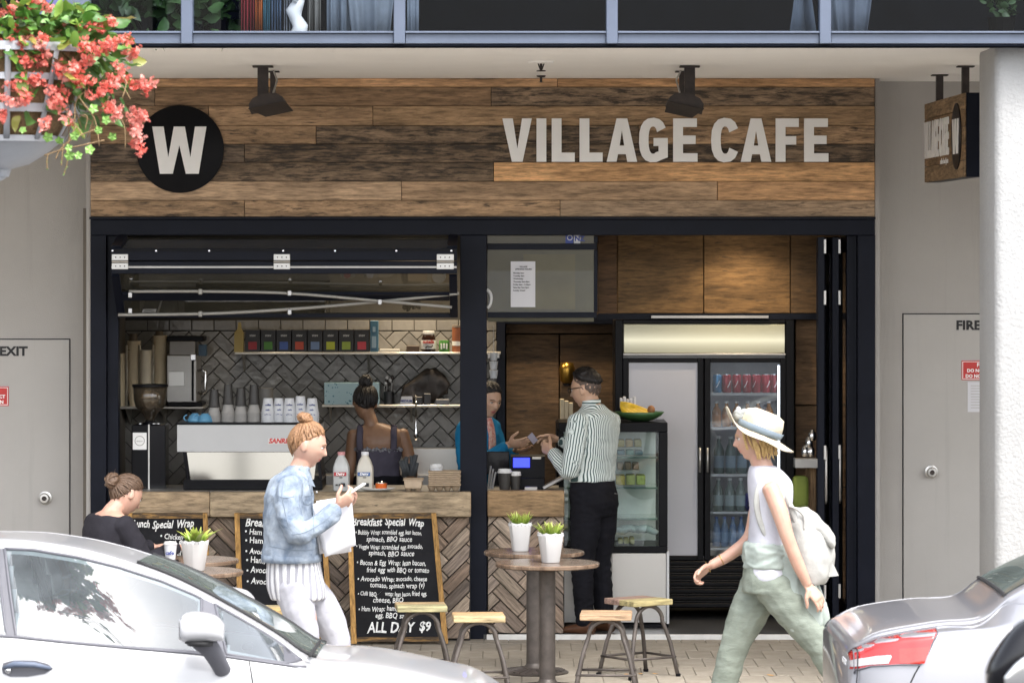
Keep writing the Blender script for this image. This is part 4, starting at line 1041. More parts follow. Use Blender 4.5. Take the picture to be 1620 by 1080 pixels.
# tea boxes
cl = [(.30, .02, .03), (.06, .20, .03), (.05, .10, .33), (.42, .06, .03), (.13, .20, .36), (.36, .40, .03), (.22, .30, .04), (.42, .04, .06)]
nmz = ['red', 'green', 'blue', 'orange-red', 'pale blue', 'yellow', 'lime', 'coral']
for i in range(8):
    px = 387+24.7*i; x0, x1 = X(px+.6, SY), X(px+24.2, SY)
    t = thing('tea_box', 'black tea box with a %s square, %s from the left' % (nmz[i], (ORD+('eighth',))[i]), 'box', ((x0+x1)/2, SY+.02, z1s), 'row of black tea boxes')
    b = B(); box(b, x0, x1, SY+.01, SY+.15, z1s+.0005, z1s+.155, .002); obj('carton', b, M_('box_black'), t)
    b = B(); box(b, x0+.022, x1-.022, SY+.0085, SY+.0099, z1s+.018, z1s+.072); obj('colour_square', b, M_('print'), t, color=(*cl[i], 1))
    me = text_mesh('stevia'[0:4], .026, bold=.0006, align='CENTER', extrude=.0003); put('lettering', me, Matrix.Translation(((x0+x1)/2, SY+.0092, z1s+.108)) @ FRONT, M_('steel_dull'), t)
def carton(name, px0, px1, py0, zbase, y0, dy, col, label, cat, mat='print', bev=.002, lean=0):
    b = B(); x0, x1 = X(px0, y0), X(px1, y0); box(b, x0, x1, y0, y0+dy, zbase+.0005, Z(py0, y0), bev)
    o = obj(name, b, M_(mat), None, color=(*col, 1)); return tag(o, label, cat)
b = B(); c = P(377, 557, SY); c.z = z1s; prism(b, [(c.x-.03, c.z+.0005), (c.x+.033, c.z+.0005), (c.x+.036, c.z+.13), (c.x+.018, c.z+.16), (c.x+.015, c.z+.205), (c.x-.002, c.z+.205), (c.x-.006, c.z+.16), (c.x-.028, c.z+.135)], SY+.01, SY+.06); tag(obj('sauce_bottle', b, pm('mustard', (.35, .26, .07), .45), None), 'mustard yellow bottle at the left end of the upper shelf', 'bottle')
bb = thing('blue_carton', 'narrow tall blue carton right of the tea boxes', 'box', P(591, 557, SY))
b = B(); box(b, X(585.5, SY), X(598, SY), SY+.01, SY+.12, z1s+.0005, z1s+.215, .002); obj('carton', b, pm('carton_blue', (.05, .14, .22), .5), bb)
b = B(); box(b, X(588, SY), X(595, SY), SY+.008, SY+.0095, z1s+.03, z1s+.11); box(b, X(589.5, SY), X(594, SY), SY+.008, SY+.0095, z1s+.14, z1s+.175); obj('panel_print', b, pm('pale_blue', (.25, .36, .45), .5), bb)
carton('paper_pack', 600, 632, 552.5, z1s, SY+.02, .12, (.5, .49, .46), 'flat white paper pack lying on the upper shelf', 'pack')
carton('brown_packet', 643, 663, 547, z1s, SY+.03, .10, (.06, .035, .02), 'small brown packet lying beside the chocolate jar', 'packet')
jr = thing('spread_jar', 'dark chocolate spread jar with white lid and printed wrapper', 'jar', P(678, 557, SY+.05))
c = Vector((X(678, SY+.05), SY+.06, z1s))
b = B(); lathe(b, [(.045, .001), (.052, .01), (.054, .06), (.046, .10), (.040, .118), (.036, .122)], c, 24); obj('glass_body', b, pm('choc', (.022, .010, .007), .12), jr, smooth=True)
b = B(); lathe(b, [(.040, .121), (.041, .142), (.038, .146), (0, .146)], c, 24); obj('lid', b, M_('white_plastic'), jr, auto=40)
b = B(); lathe(b, [(.0535, .022), (.0552, .06), (.0528, .082)], c, 24, caps=False); obj('wrapper', b, M_('sign_white'), jr, smooth=True)
me = text_mesh('nutella', .032, bold=.0016, align='CENTER', extrude=.0006)
for v in me.vertices: a = v.co.x/.056; v.co.z, v.co.x = v.co.z+.0562*math.cos(a)-.0562, .0562*math.sin(a)
put('lettering', me, Matrix.Translation(c+Vector((0, -.0565, .062))) @ FRONT, M_('red_paint'), jr)
b = B(); tube(b, [c+Vector((-.022, -.0535, .030)), c+Vector((-.005, -.0575, .040)), c+Vector((.02, -.0545, .036)), c+Vector((.03, -.05, .046))], .005, 6, flat=.4); obj('swirl', b, MATS['choc'], jr)
gc = thing('green_tin', 'small green printed tin beside the chocolate jar', 'tin', P(703, 557, SY+.05)); c = Vector((X(703, SY+.05), SY+.05, z1s))
b = B(); lathe(b, [(.036, .001), (.037, .004), (.037, .075), (.035, .08), (0, .08)], c, 20); obj('tin_body', b, pm('tin_green', (.06, .22, .04), .4, var=.4, vs=45), gc, auto=40)
b = B(); 
for i in range(3): box(b, c.x-.025+i*.018, c.x-.014+i*.018, c.y-.0385, c.y-.036, c.z+.02+.006*(i % 2), c.z+.06, .001)
obj('print_marks', b, M_('sign_white'), gc)
ct = thing('paper_tube', 'tall orange-brown paper tube at the right end of the upper shelf', 'tube', P(722, 557, SY+.05)); c = Vector((X(723, SY+.05), SY+.05, z1s))
b = B(); lathe(b, [(.034, .001), (.034, .17)], c, 20); obj('tube_body', b, pm('tube_orange', (.30, .10, .045), .6), ct, auto=40)
b = B(); lathe(b, [(.035, .17), (.035, .185), (0, .186)], c, 20); obj('lid', b, pm('tube_lid', (.25, .20, .16), .5), ct, auto=40)
b = B(); lathe(b, [(.0345, .045), (.0345, .075)], c, 20, caps=False); obj('band', b, M_('sign_white'), ct, smooth=True)
# middle shelf: patterned box, bag, rack, card
s_ = NT('blossom_paper'); v_ = s_.coord('Object'); vo_ = s_.n('TexVoronoi'); vo_.inputs['Scale'].default_value = 42; s_.l(v_, vo_.inputs['Vector'])
s_.set(s_.mix(s_.ramp(s_.math('ADD', vo_.outputs['Distance'], s_.math('MULTIPLY', s_.noise(v_, 30, 3), .5)), [(.42, 0), (.5, 1)]), (.05, .15, .21), (.30, .43, .47)), .6); MATS['blossom_paper'] = s_.m
carton('patterned_box', 513, 600, 605, z2s, SY, .2, (1, 1, 1), 'pale blue box patterned with blossoms on the middle shelf', 'box', 'blossom_paper')
b = B(); prf = [(636, 625), (640, 612), (655, 598), (676, 583), (690, 585), (702, 594), (709, 607), (706, 622), (690, 632), (668, 636), (650, 634)]
prism(b, [(X(a, SY), Z(q, SY)) for a, q in prf], SY+.02, SY+.16); bmesh.ops.triangulate(b, faces=b.faces); dense(b, 3)
for v in b.verts: n_ = noise.noise(v.co*14); v.co += Vector((noise.noise(v.co*9)*.02, n_*.03, noise.noise(v.co*17+Vector((4, 4, 4)))*.02))
tag(obj('dark_bag', b, pm('bag_brown', (.030, .022, .017), .5, bump=.4, bs=30), None, smooth=True), 'crumpled dark brown bag on the middle shelf', 'bag')
rk = thing('utensil_rack', 'dark utensil holder left of the crumpled bag', 'holder', P(615, 640, SY))
b = B(); lathe(b, [(.035, .001), (.035, .09)], (X(615, SY+.05), SY+.05, z2s), 14, caps=False); obj('cup', b, M_('box_black'), rk, smooth=True)
for i in range(6):
    b = B(); x = X(608+2.8*i, SY+.05); tube(b, [(x, SY+.05, z2s+.02), (x+RN.uniform(-.02, .02), SY+.05+RN.uniform(-.02, .02), z2s+.13+.02*(i % 3))], .004, 6); ell(b, (x+RN.uniform(-.01, .01), SY+.05, z2s+.145+.02*(i % 3)), (.012, .006, .018), None, 8, 6); obj('utensil', b, M_('rusty_black') if i % 2 else M_('steel_dull'), rk)
cd = thing('size_card', 'small white card lettered MEDIUM on the middle shelf', 'card', P(642, 640, SY))
b = B(); prism(b, [(X(632, SY-.03), z2s+.001), (X(652.5, SY-.03), z2s+.001), (X(652, SY-.03), z2s+.058), (X(635, SY-.03), z2s+.058)], SY+.004, SY+.008); obj('card_sheet', b, M_('paper_white'), cd)
me = text_mesh('MEDIUM', .021, bold=.0008, shear=.2, align='CENTER'); put('lettering', me, Matrix.Translation((X(642.5, SY), SY+.0035, z2s+.02)) @ FRONT, pm('ink_blue', (.03, .05, .20), .6), cd)
for px, py, w, nm in ((662, 627, 14, 'small black tub on the middle shelf right of the card'), (676, 622, 12, 'small dark canister on the middle shelf under the bag'), (700, 631, 22, 'flat grey tray at the right end of the middle shelf')):
    carton('shelf_tub', px-w/2, px+w/2, py, z2s, SY-.0+.001, .05, (.03, .03, .032) if px < 690 else (.14, .14, .15), nm, 'tub', bev=.006)
# hanging bar tool under the shelf
b = B(); x = X(658, SY); lathe(b, [(.005, .1), (.005, -.12), (.014, -.16), (.016, -.19), (.010, -.21), (0, -.212)], (x, SY-.01, Z(668, SY)+.09), 10); tag(obj('hanging_tool', b, M_('chrome'), None, smooth=True), 'shiny bar tool hanging below the middle shelf', 'tool')

# ================================================================ paper cup stacks and oven on the left
pm('cup_cream', (.62, .51, .34), .7, var=.06); pm('cup_grey', (.30, .29, .275), .6, var=.08); pm('cup_dark', (.03, .028, .026), .5, var=.1); pm('cup_white', (.54, .55, .57), .5, var=.05)
def cup_stack(name, x, y, z, r0, r1, h, nest, n, mat, label, group=None, upright=False, mark=None, top=None):
    """nested paper cups, mouth down unless upright; every cup a part"""
    t = thing(name, label, 'cup stack', (x, y, z), group)
    for i in range(n):
        zz = z+i*nest
        if upright: pr = [(r0, zz), (r1, zz+h), (r1+.0055, zz+h), (r1+.0055, zz+h-.005), (r1-.002, zz+h-.006)]
        else: pr = [(r1+.003, zz), (r1+.003, zz+.007), (r1, zz+.008), (r0, zz+h), (0, zz+h-.002)]
        b = B(); lathe(b, [(a, q-z) for a, q in pr], (x, y, z), 18)
        obj('cup', b, top if (top and i >= n-1) else mat, t, auto=40)
    if mark:
        zt_ = z+n*nest
        for k in range(3):
            me = text_mesh(mark[k % len(mark)], .016, bold=.0005, shear=.15, align='CENTER', extrude=.0004)
            put('lettering', me, Matrix.Translation((x+RN.uniform(-.004, .004), y-r1+.001-.0005*k, z+(n-1)*nest*.25+.03+.032*k)) @ FRONT, M_('ink_blue'), t)
    return t
YC = 1.62
cup_stack('paper_cup_stack', X(191, YC), YC, z3s, .03, .042, .10, .0125, 22, M_('cup_cream'), 'leftmost cream paper cup stack on the left shelf', 'cream cup stacks', True)
cup_stack('paper_cup_stack', X(212, YC), YC, z3s, .030, .044, .11, .0125, 28, M_('cup_cream'), 'second cream paper cup stack from the left post, dark cup on top', 'cream cup stacks', True)
cup_stack('paper_cup_stack', X(232, YC), YC-.06, z3s, .028, .038, .11, .012, 24, pm('cup_pale', (.68, .60, .46), .6), 'pale smooth paper cup stack, third from the left post', 'cream cup stacks', True)
cup_stack('paper_cup_stack', X(253, YC), YC, z3s, .030, .044, .11, .0125, 31, M_('cup_cream'), 'tallest cream paper cup stack beside the steel oven', 'cream cup stacks', True)
for px, pt, lab in ((211, 530, 'dark paper cup upside down on the second cream stack'), (252, 526, 'dark paper cup upside down on the tallest cream stack')):
    b = B(); z0 = Z(pt, YC); lathe(b, [(.040, 0), (.040, .006), (.036, .007), (.026, .115), (0, .114)], (X(px, YC), YC, z0-.105), 18); tag(obj('paper_cup', b, pm('cup_brown', (.10, .075, .045), .6), None, auto=40), lab, 'cup', 'dark cups on cream stacks')
for px in (201, 222, 243):
    b = B(); tube(b, [(X(px, YC), YC-.05, z3s+.001), (X(px+.5, YC), YC-.05, z3s+.42)], .012, 8, flat=.5)
    for v in b.verts: v.co += noise.noise_vector(v.co*25)*.006
    tag(obj('cup_sleeve', b, pm('plastic_film', (.38, .34, .27), .15, var=.3, vs=20), None, smooth=True), 'crinkled clear plastic sleeve between cup stacks, %s from the left' % {201: 'first', 222: 'second', 243: 'third'}[px], 'sleeve', 'plastic sleeves between cups')
ov = thing('steel_oven', 'stainless steel bench oven with a side handle behind the coffee machine', 'oven', P(288, 640, 1.5))
def ob(nm, px0, px1, py0, py1, y0, y1, mat, bev=.004, par=None):
    b = B(); box(b, X(px0, y0), X(px1, y0), y0, y1, Z(py1, y0), Z(py0, y0), bev); return obj(nm, b, mat, par or ov)
ob('cabinet_shell', 264, 311, 562, 636, 1.50, 1.85, M_('steel_dull')); ob('door_edge', 303, 306.5, 563, 634, 1.49, 1.4999, M_('black_plastic')); ob('side_vent', 266, 292, 587, 611, 1.494, 1.4995, M_('steel'))
ob('lid_panel', 268, 308, 540, 561.5, 1.52, 1.8, pm('lid_grey', (.30, .28, .26), .4)); ob('black_band', 264, 322, 532, 540, 1.53, 1.8, M_('black_plastic'))
ob('corner_latch', 301, 310, 560, 570, 1.485, 1.4995, M_('chrome')); ob('foot', 265, 320, 636.2, 642, 1.5, 1.8, M_('black_plastic'))
b = B(); pp = [P(313, 586, 1.48), P(319, 585, 1.47), P(325, 588, 1.47), P(325, 619, 1.47), P(319, 623, 1.47), P(313, 621, 1.48)]; tube(b, pp, .010, 8); obj('handle', b, M_('chrome'), ov, smooth=True)
carton('printed_carton', 314, 326, 545, Z(563, 1.6), 1.6, .1, (.05, .10, .16), 'small dark printed carton perched behind the oven', 'box')

# ================================================================ coffee grinder and machine
gr = thing('coffee_grinder', 'black coffee grinder with a clear bean hopper', 'grinder', (X(235, .3), .30, CZT))
KY = .20
def kb(nm, px0, px1, py0, py1, y0, y1, mat, bev=.006, par=None):
    b = B(); box(b, X(px0, y0), X(px1, y0), y0, y1, Z(py1, y0), Z(py0, y0), bev, 2); return obj(nm, b, mat, par or gr)
kb('body', 208, 235, 672, 777, KY, KY+.24, M_('black_plastic')); kb('body', 236, 262, 672, 777, KY+.01, KY+.24, M_('black_gloss')); kb('trim', 234.2, 236.6, 671, 776, KY-.004, KY+.02, M_('steel'), .001)
kb('badge', 210, 232, 684, 711, KY-.004, KY-.0005, M_('sign_white'), .001)
me = curve_shape([[(.033*math.cos(2*PI*i/28), .033*math.sin(2*PI*i/28)) for i in range(28)], [(.028*math.cos(2*PI*i/28), .028*math.sin(2*PI*i/28)) for i in range(28)]], .0006); put('badge_ring', me, Matrix.Translation(P(221, 697, KY-.0052)) @ FRONT, M_('steel_dull'), gr)
me = text_mesh('ESPRESSO', .010, bold=.0003, align='CENTER'); put('lettering', me, Matrix.Translation(P(221, 698.5, KY-.0052)) @ FRONT, M_('steel_dull'), gr)
hc = Vector((X(237, KY+.1), KY+.12, Z(668, KY+.1)))
b = B(); lathe(b, [(.028, 0), (.034, .03), (.05, .06), (.095, .10), (.108, .15), (.112, .235), (.110, .235), (.106, .15), (.093, .103), (.046, .062), (.026, .03)], hc, 28, caps=False); obj('hopper', b, glass('hopper_glass', (.78, .72, .62), 1.5, .10, (.35, .28, .2)), gr, smooth=True)
b = B(); lathe(b, [(.028, .02), (.045, .06), (.092, .103), (.104, .145), (.09, .155), (0, .150)], hc, 24); obj('beans', b, pm('beans', (.022, .012, .009), .35, bump=.8, bs=70), gr, smooth=True)
b = B(); lathe(b, [(.117, .232), (.119, .24), (.116, .248), (.03, .252), (0, .252)], hc, 28); obj('lid', b, M_('black_plastic'), gr, auto=40)
b = B(); lathe(b, [(.045, -.03), (.05, 0), (.03, .012), (.03, .02)], hc, 20); obj('collar', b, M_('black_gloss'), gr, auto=40)
for dx in (-.06, .03, .06): 
    b = B(); ell(b, hc+Vector((dx, -.06, -.006)), (.018, .018, .008), None, 10, 6); obj('knob', b, M_('chrome'), gr, smooth=True)
cm = thing('coffee_machine', 'white panelled espresso machine with a mirror back on the counter', 'coffee machine', (X(395, .3), .35, CZT))
MY = .10
def mb(nm, px0, px1, py0, py1, y0, y1, mat, bev=.004, par=None):
    b = B(); box(b, X(px0, y0), X(px1, y0), y0, y1, Z(py1, y0), Z(py0, y0), bev, 2); return obj(nm, b, mat, par or cm)
mb('top_panel', 280, 506, 671.5, 714.5, MY, MY+.50, pm('machine_white', (.47, .475, .48), .25, var=.02)); mb('cup_rail', 279, 507, 668.5, 671.2, MY-.006, MY+.50, M_('black_plastic'), .001)
b = B(); v0 = [P(296, 715, MY+.03), P(502, 715, MY+.03), P(497, 758, MY+.02), P(302, 758, MY+.02)]; quad(b, *v0); o = obj('mirror_panel', b, pm('mirror_steel', (.36, .35, .33), .08, 1.0, var=.03, vs=2), cm); m_ = o.modifiers.new('t', 'SOLIDIFY'); m_.thickness = .02; m_.offset = -1
for e in ((291, 297), (501, 507)):
    b = B(); prism(b, [(X(e[0]-2, MY), Z(715, MY)), (X(e[1]-2, MY), Z(715, MY)), (X(e[1]+3, MY), Z(758, MY)), (X(e[0]+4, MY), Z(758, MY))], MY, MY+.45); obj('side_frame', b, M_('black_gloss'), cm)
mb('drip_tray', 290, 510, 758.5, 774, MY-.03, MY+.48, M_('black_plastic')); mb('foot', 300, 330, 774.2, 777.6, MY, MY+.4, M_('steel')); mb('foot', 470, 500, 774.2, 777.6, MY, MY+.4, M_('steel'))
b = B(); box(b, X(424, MY), X(470, MY), MY-.004, MY-.0008, Z(702, MY), Z(693, MY)); bd = obj('badge', b, M_('steel'), cm)
me = text_mesh('SANREMO', .042, bold=.002, shear=.25); put('lettering', me, Matrix.Translation(P(425, 700.5, MY-.0046)) @ FRONT, M_('red_paint'), bd)
b = B(); 
for px in (400, 450): tube(b, catmull([tuple(P(px-20, 716, MY-.02)), tuple(P(px-8, 728, MY-.05)), tuple(P(px-6, 748, MY-.05))], 5), .012, 8)
ztop_m = Z(668.5, MY)
MC = MY+.16
for i, px in enumerate((339, 361, 381, 402)):
    n = (7, 9, 8, 9)[i]
    cup_stack('paper_cup_stack', X(px, MC), MC, ztop_m, .03, .042, .055, .0095, n-2, M_('cup_grey'), 'pale grey cup stack under dark cups on the coffee machine, %s from the left' % ORD[i], 'grey cup stacks on the machine')
    b = B(); zz = ztop_m+(n-2)*.0095+.048; lathe(b, [(.040, 0), (.040, .006), (.036, .007), (.027, .115+.012*(i % 2)), (0, .114+.012*(i % 2))], (X(px, MC), MC, zz), 18); tag(obj('paper_cup', b, M_('cup_dark'), None, auto=40), 'dark cup upside down on a grey stack, %s from the left' % ORD[i], 'cup', 'dark cups on the machine')
b = B(); lathe(b, [(.052, 0), (.052, .24), (0, .24)], (X(420, 1.1), 1.1, Z(670, 1.1)), 22); tag(obj('canister', b, pm('canister', (.14, .13, .115), .5), None, auto=40), 'tall grey canister behind the cups on the machine', 'canister')
for i, px in enumerate((424, 441, 458, 475, 494)):
    cup_stack('paper_cup_stack', X(px, MC-.03), MC-.03+.02*(i % 2), ztop_m, .030, .043, .10, .0135, 5+(i == 3), M_('cup_white'), 'white printed paper cup stack on the coffee machine, %s from the left' % ORD[i], 'white printed cup stacks', False, ('village', 'cafe', 'coffee'))
for i, (dx, rz) in enumerate(((309, .5), (325, -.3))):
    t = thing('blue_cup', ('left', 'right')[i]+' upturned sky-blue cup on the coffee machine', 'cup', (X(dx, MC), MC, ztop_m), 'blue cups')
    b = B(); cc = Vector((X(dx, MC), MC-.03*i, ztop_m)); lathe(b, [(.052, 0), (.050, .012), (.040, .038), (.024, .050), (.022, .056), (0, .054)], cc, 24); obj('cup_body', b, pm('cup_blue', (.10, .27, .42), .2), t, smooth=True)
    b = B(); pp = [cc+Vector((math.cos(a)*.022-.052, -.01, .026+math.sin(a)*.018)) for a in [k*PI/6 for k in range(3, 10)]]; tube(b, pp, .005, 8); obj('handle', b, MATS['cup_blue'], t, smooth=True)

# ================================================================ counter things right of the machine
pm('milk_plastic', (.46, .47, .465), .35, var=.05); pm('milk_low', (.56, .53, .46), .4, var=.03)
def milk(px, capc, labc, level, label):
    y = -.04; zt_ = CZT; x = X(px, y); h = (Z(716, y)-zt_)
    t = thing('milk_bottle', label, 'bottle', (x, y, zt_), 'milk bottles on the counter')
    def sq(r, z, bev=.3):
        return [(r, z)]
    prof = [(.052, 0), (.058, .008), (.058, .13), (.055, .155), (.040, .195), (.024, .222), (.022, .232)]
    b = B(); rings = lathe(b, prof, (0, 0, 0), 24)
    for v in b.verts:   # squarish jug
        a = math.atan2(v.co.y, v.co.x); k = 1/max(abs(math.cos(a)), abs(math.sin(a))); k = 1+(k-1)*.45*(1 if v.co.z < .2 else .2)
        v.co.x *= k*.95; v.co.y *= k*.95
    bmesh.ops.translate(b, verts=b.verts, vec=Vector((x, y, zt_))); 
    s = obj('jug', b, M_('milk_plastic') if level < .1 else M_('milk_low'), t, auto=40)
    b = B(); lathe(b, [(.0245, .229), (.0245, .247), (.022, .25), (0, .25)], (x, y, zt_), 18); obj('cap', b, pm('cap_'+capc, {'pink': (.55, .25, .25), 'white': (.7, .7, .72)}[capc], .4), t, auto=40)
    b = B(); box(b, x-.045, x+.035, y-.066, y-.0625, zt_+.098, zt_+.122); lb = obj('brand_panel', b, pm('lab_'+labc, {'red': (.42, .03, .04), 'blue': (.05, .12, .32)}[labc], .5), t)
    me = text_mesh('Dairy', .024, bold=.0008, shear=.2, align='CENTER'); put('lettering', me, Matrix.Translation((x-.005, y-.067, zt_+.103)) @ FRONT, M_('sign_white'), lb)
    b = B()
    for e in ((-.01, .01, .085, .09), (-.035, -.02, .035, .045), (.0, .028, .03, .052), (-.014, -.006, .034, .046)): box(b, x+e[0], x+e[1], y-.0655, y-.063, zt_+e[2], zt_+e[3])
    obj('small_print', b, M_('ink'), t)
milk(540, 'pink', 'red', 0, 'milk bottle with pink cap and red label, left of the pair')
milk(577.5, 'white', 'blue', 1, 'fuller milk bottle with white cap and blue label')
pl_ = thing('plate', 'oval pale plate with paper on the counter', 'plate', P(597, 776, -.08))
b = B(); lathe(b, [(.06, 0), (.08, .004), (.118, .018), (.116, .021), (.075, .009), (0, .007)], (X(597, -.08), -.07, CZT+.001), 28); obj('dish', b, M_('white_plastic'), pl_, smooth=True)
ot = thing('orange_tub', 'small orange tub with metal lid standing on the plate', 'tub', P(603, 766, -.05)); c = Vector((X(603, -.05), -.05, CZT+.012))
b = B(); lathe(b, [(.034, 0), (.038, .01), (.038, .035)], c, 20); obj('tub_body', b, pm('orange', (.62, .12, .015), .4), ot, auto=40)
b = B(); lathe(b, [(.036, .0355), (.030, .042), (.01, .046), (0, .052)], c, 16); obj('lid', b, M_('chrome'), ot, smooth=True)
pm('pulp', (.33, .25, .17), .9, var=.12, vs=20, bump=.35, bs=50); pm('pulp_lit', (.43, .335, .24), .9, var=.1, vs=20, bump=.35, bs=50)  # second pulp is a brighter copy with light put into its colour
ctr = thing('cup_tray', 'small moulded cardboard cup tray near the middle post', 'cup tray', P(656, 777, -.08))
def pulp_tray(t, px0, px1, y0, z, h, mat, feet=True):
    x0, x1 = X(px0, y0), X(px1, y0)
    b = B(); vs = box(b, x0, x1, y0, y0+.20, z+.018, z+h, .010, 2)
    for v in b.verts: k = 1-.10*(1-(v.co.z-z)/h); v.co.x = (x0+x1)/2+(v.co.x-(x0+x1)/2)*k
    obj('tray', b, mat, t, auto=40)
    b = B(); n = max(2, int((px1-px0)/17))
    for i in range(n): lathe(b, [(.016, 0), (.026, .022), (.03, .04)], (x0+(x1-x0)*(i+.5)/n, y0+.045, z+.001), 12)
    obj('cup_feet', b, mat, t, smooth=True)
    b = B(); box(b, x0-.006, x1+.006, y0-.006, y0+.206, z+h-.006, z+h+.002, .003); obj('rim', b, mat, t)
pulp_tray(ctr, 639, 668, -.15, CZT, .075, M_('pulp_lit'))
ctr2 = thing('cup_tray_stack', 'tall stack of moulded cardboard cup trays beside the middle post', 'cup tray', P(702, 777, -.1))
for i in range(7): 
    x0, x1 = X(677, -.14), X(729, -.14); b = B(); z0 = CZT+.035+i*.0135
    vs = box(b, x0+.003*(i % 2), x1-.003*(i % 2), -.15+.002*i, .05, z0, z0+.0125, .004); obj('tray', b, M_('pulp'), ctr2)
b = B()
for i in range(4): lathe(b, [(.014, 0), (.024, .02), (.03, .036)], (X(683+12.5*i, -.12), -.10, CZT+.001), 12)
obj('cup_feet', b, M_('pulp'), ctr2, smooth=True)
def takeaway(px, py0, y, r, h, mat, lab, lidm='white_plastic', z=None, group=None):
    z = CZT if z is None else z; x = X(px, y); t = thing('takeaway_cup', lab, 'cup', (x, y, z), group)
    b = B(); lathe(b, [(r*.72, .0), (r*.74, .004), (r*.97, h-.012)], (x, y, z), 22); obj('cup_body', b, mat, t, auto=40)
    b = B(); lathe(b, [(r*1.0, h-.014), (r*1.04, h-.01), (r*1.04, h-.004), (r*.94, h-.002), (r*.90, h+.010), (r*.84, h+.012), (r*.80, h+.006), (0, h+.005)], (x, y, z), 22); obj('lid', b, M_(lidm), t, auto=40); return t
takeaway(690, 738, .0, .045, .135, M_('cup_white'), 'white lidded cup behind the cardboard tray stack', z=CZT+.02)
takeaway(798.5, 747, .05, .046, .122, M_('cup_dark'), 'larger black takeaway cup with white lid by the till', group='black takeaway cups')
takeaway(816, 750, .05, .034, .105, M_('cup_dark'), 'smaller black takeaway cup with white lid by the till', group='black takeaway cups')
b = B(); 
for q in range(14): 
    x = X(645+RN.uniform(-9, 12), .2); tube(b, [(x, .2, CZT+.08), (x+RN.uniform(-.03, .05), .2+RN.uniform(-.02, .02), CZT+.19+RN.uniform(-.03, .03))], .014, 6)
for v in b.verts: v.co += noise.noise_vector(v.co*20)*.015
tag(obj('dark_cloth', b, pm('cloth_dark', (.035, .04, .045), .8), None, smooth=True), 'bunched dark grey cloth behind the small cup tray', 'cloth')
# till
tl = thing('cash_register', 'black cash register with a blue lit screen on the counter', 'till', (X(830, .25), .25, CZT))
def tb(nm, px0, px1, py0, py1, y0, y1, mat, bev=.006, par=None, rx=0):
    b = B(); box(b, X(px0, y0), X(px1, y0), y0, y1, Z(py1, y0), Z(py0, y0), bev, 2); return obj(nm, b, mat, par or tl)
tb('drawer', 808, 862, 756, 776, .16, .46, M_('black_plastic')); 
b = B(); prism(b, [(.20, Z(757, .2)), (.20, Z(722, .2)), (.25, Z(719, .2)), (.45, Z(727, .2)), (.45, Z(757, .2))], X(808, .2), X(862, .2), 'X'); obj('housing', b, M_('black_plastic'), tl)
tb('screen', 812, 838, 724, 739, .192, .1995, emit('screen_blue', (.02, .03, 1.0), .9), 0); tb('printer_slot', 842, 856, 722.5, 726, .19, .1995, M_('steel_dull'), .001)
tb('monitor', 768, 806, 714, 750, .55, .58, M_('black_gloss')); tb('monitor_stand', 780, 790, 750.5, 776, .56, .60, M_('black_plastic'))
tb('card_slot', 830, 850, 770, 776, .06, .12, M_('steel_dull'), .002)
b = B(); x = X(775, .12)
for i in range(3): tube(b, [(x-.012+i*.014, .12, CZT), (x+.006+i*.016, .13, CZT+.15-.02*i)], .007, 6)
tag(obj('napkin_holder', b, M_('steel'), None), 'bright metal napkin holder right of the middle post', 'holder')
b = B(); M1 = Matrix.Translation(P(880, 760, .2)) @ Matrix.Rotation(rad(-28), 4, 'Y'); box(b, -.10, .06, -.05, .05, -.012, .012, .005, M=M1); tag(obj('card_terminal', b, M_('steel_dull'), None), 'slanted grey payment terminal at the end of the counter', 'terminal')
# blue and white cup decoration hanging near the cashier
hd = thing('hanging_cups', 'white paper cups hanging in a strip above the cashier', 'decoration', P(781, 600, 1.2))
for i, py in enumerate((569, 583, 597)):
    b = B(); lathe(b, [(.030, .05), (.022, -.005), (0, -.005)], P(781, py, 1.2), 16); obj('cup', b, M_('cup_white'), hd, auto=40)
b = B(); tube(b, [P(781, 515, 1.2), P(781, 600, 1.2)], .003, 5); box(b, X(772, 1.2), X(790, 1.2), 1.19, 1.22, Z(566, 1.2), Z(560, 1.2)); obj('string', b, M_('steel_dull'), hd)
# gold lamp and bags on the partition shelf
kt = thing('brass_lamp', 'brass wall lamp on the timber partition behind the customer', 'lamp', P(897, 600, 1.9))
b = B(); lathe(b, [(.03, 0), (.05, .02), (.055, .10), (.045, .14), (0, .15)], P(897, 606, 1.9), 20); obj('shade', b, pm('brass', (.45, .26, .05), .3, .9), kt, smooth=True); b = B(); lathe(b, [(.022, -.02), (.03, 0)], P(897, 606, 1.9), 16); obj('cap', b, M_('rusty_black'), kt)
ps = thing('paper_bags', 'cream paper bags standing behind the customer', 'bags', P(895, 668, 1.5))
for i in range(3):
    b = B(); box(b, X(886+7*i, 1.5), X(892.5+7*i, 1.5), 1.5, 1.58, Z(668, 1.5), Z(631+3*i, 1.5), .003); obj('bag', b, M_('cup_cream'), ps)
b = B(); box(b, X(880, 1.5), X(975, 1.5), 1.45, 1.9, .03, Z(668, 1.5)-.0005); tag(obj('back_counter', b, M_('black_plastic'), None), 'black back counter against the timber partition', 'counter')
b = B(); box(b, X(330, 1.45), X(790, 1.45), 1.45, 1.88, .03, Z(752, 1.45)); tag(obj('prep_bench', b, M_('steel_dull'), None), 'steel preparation bench along the tiled wall', 'bench')
b = B(); box(b, X(600, 1.6), X(730, 1.6), 1.55, 1.86, Z(752, 1.45)+.0005, Z(709, 1.6)); tag(obj('sink_splash', b, M_('steel'), None), 'steel splash box on the preparation bench', 'sink')
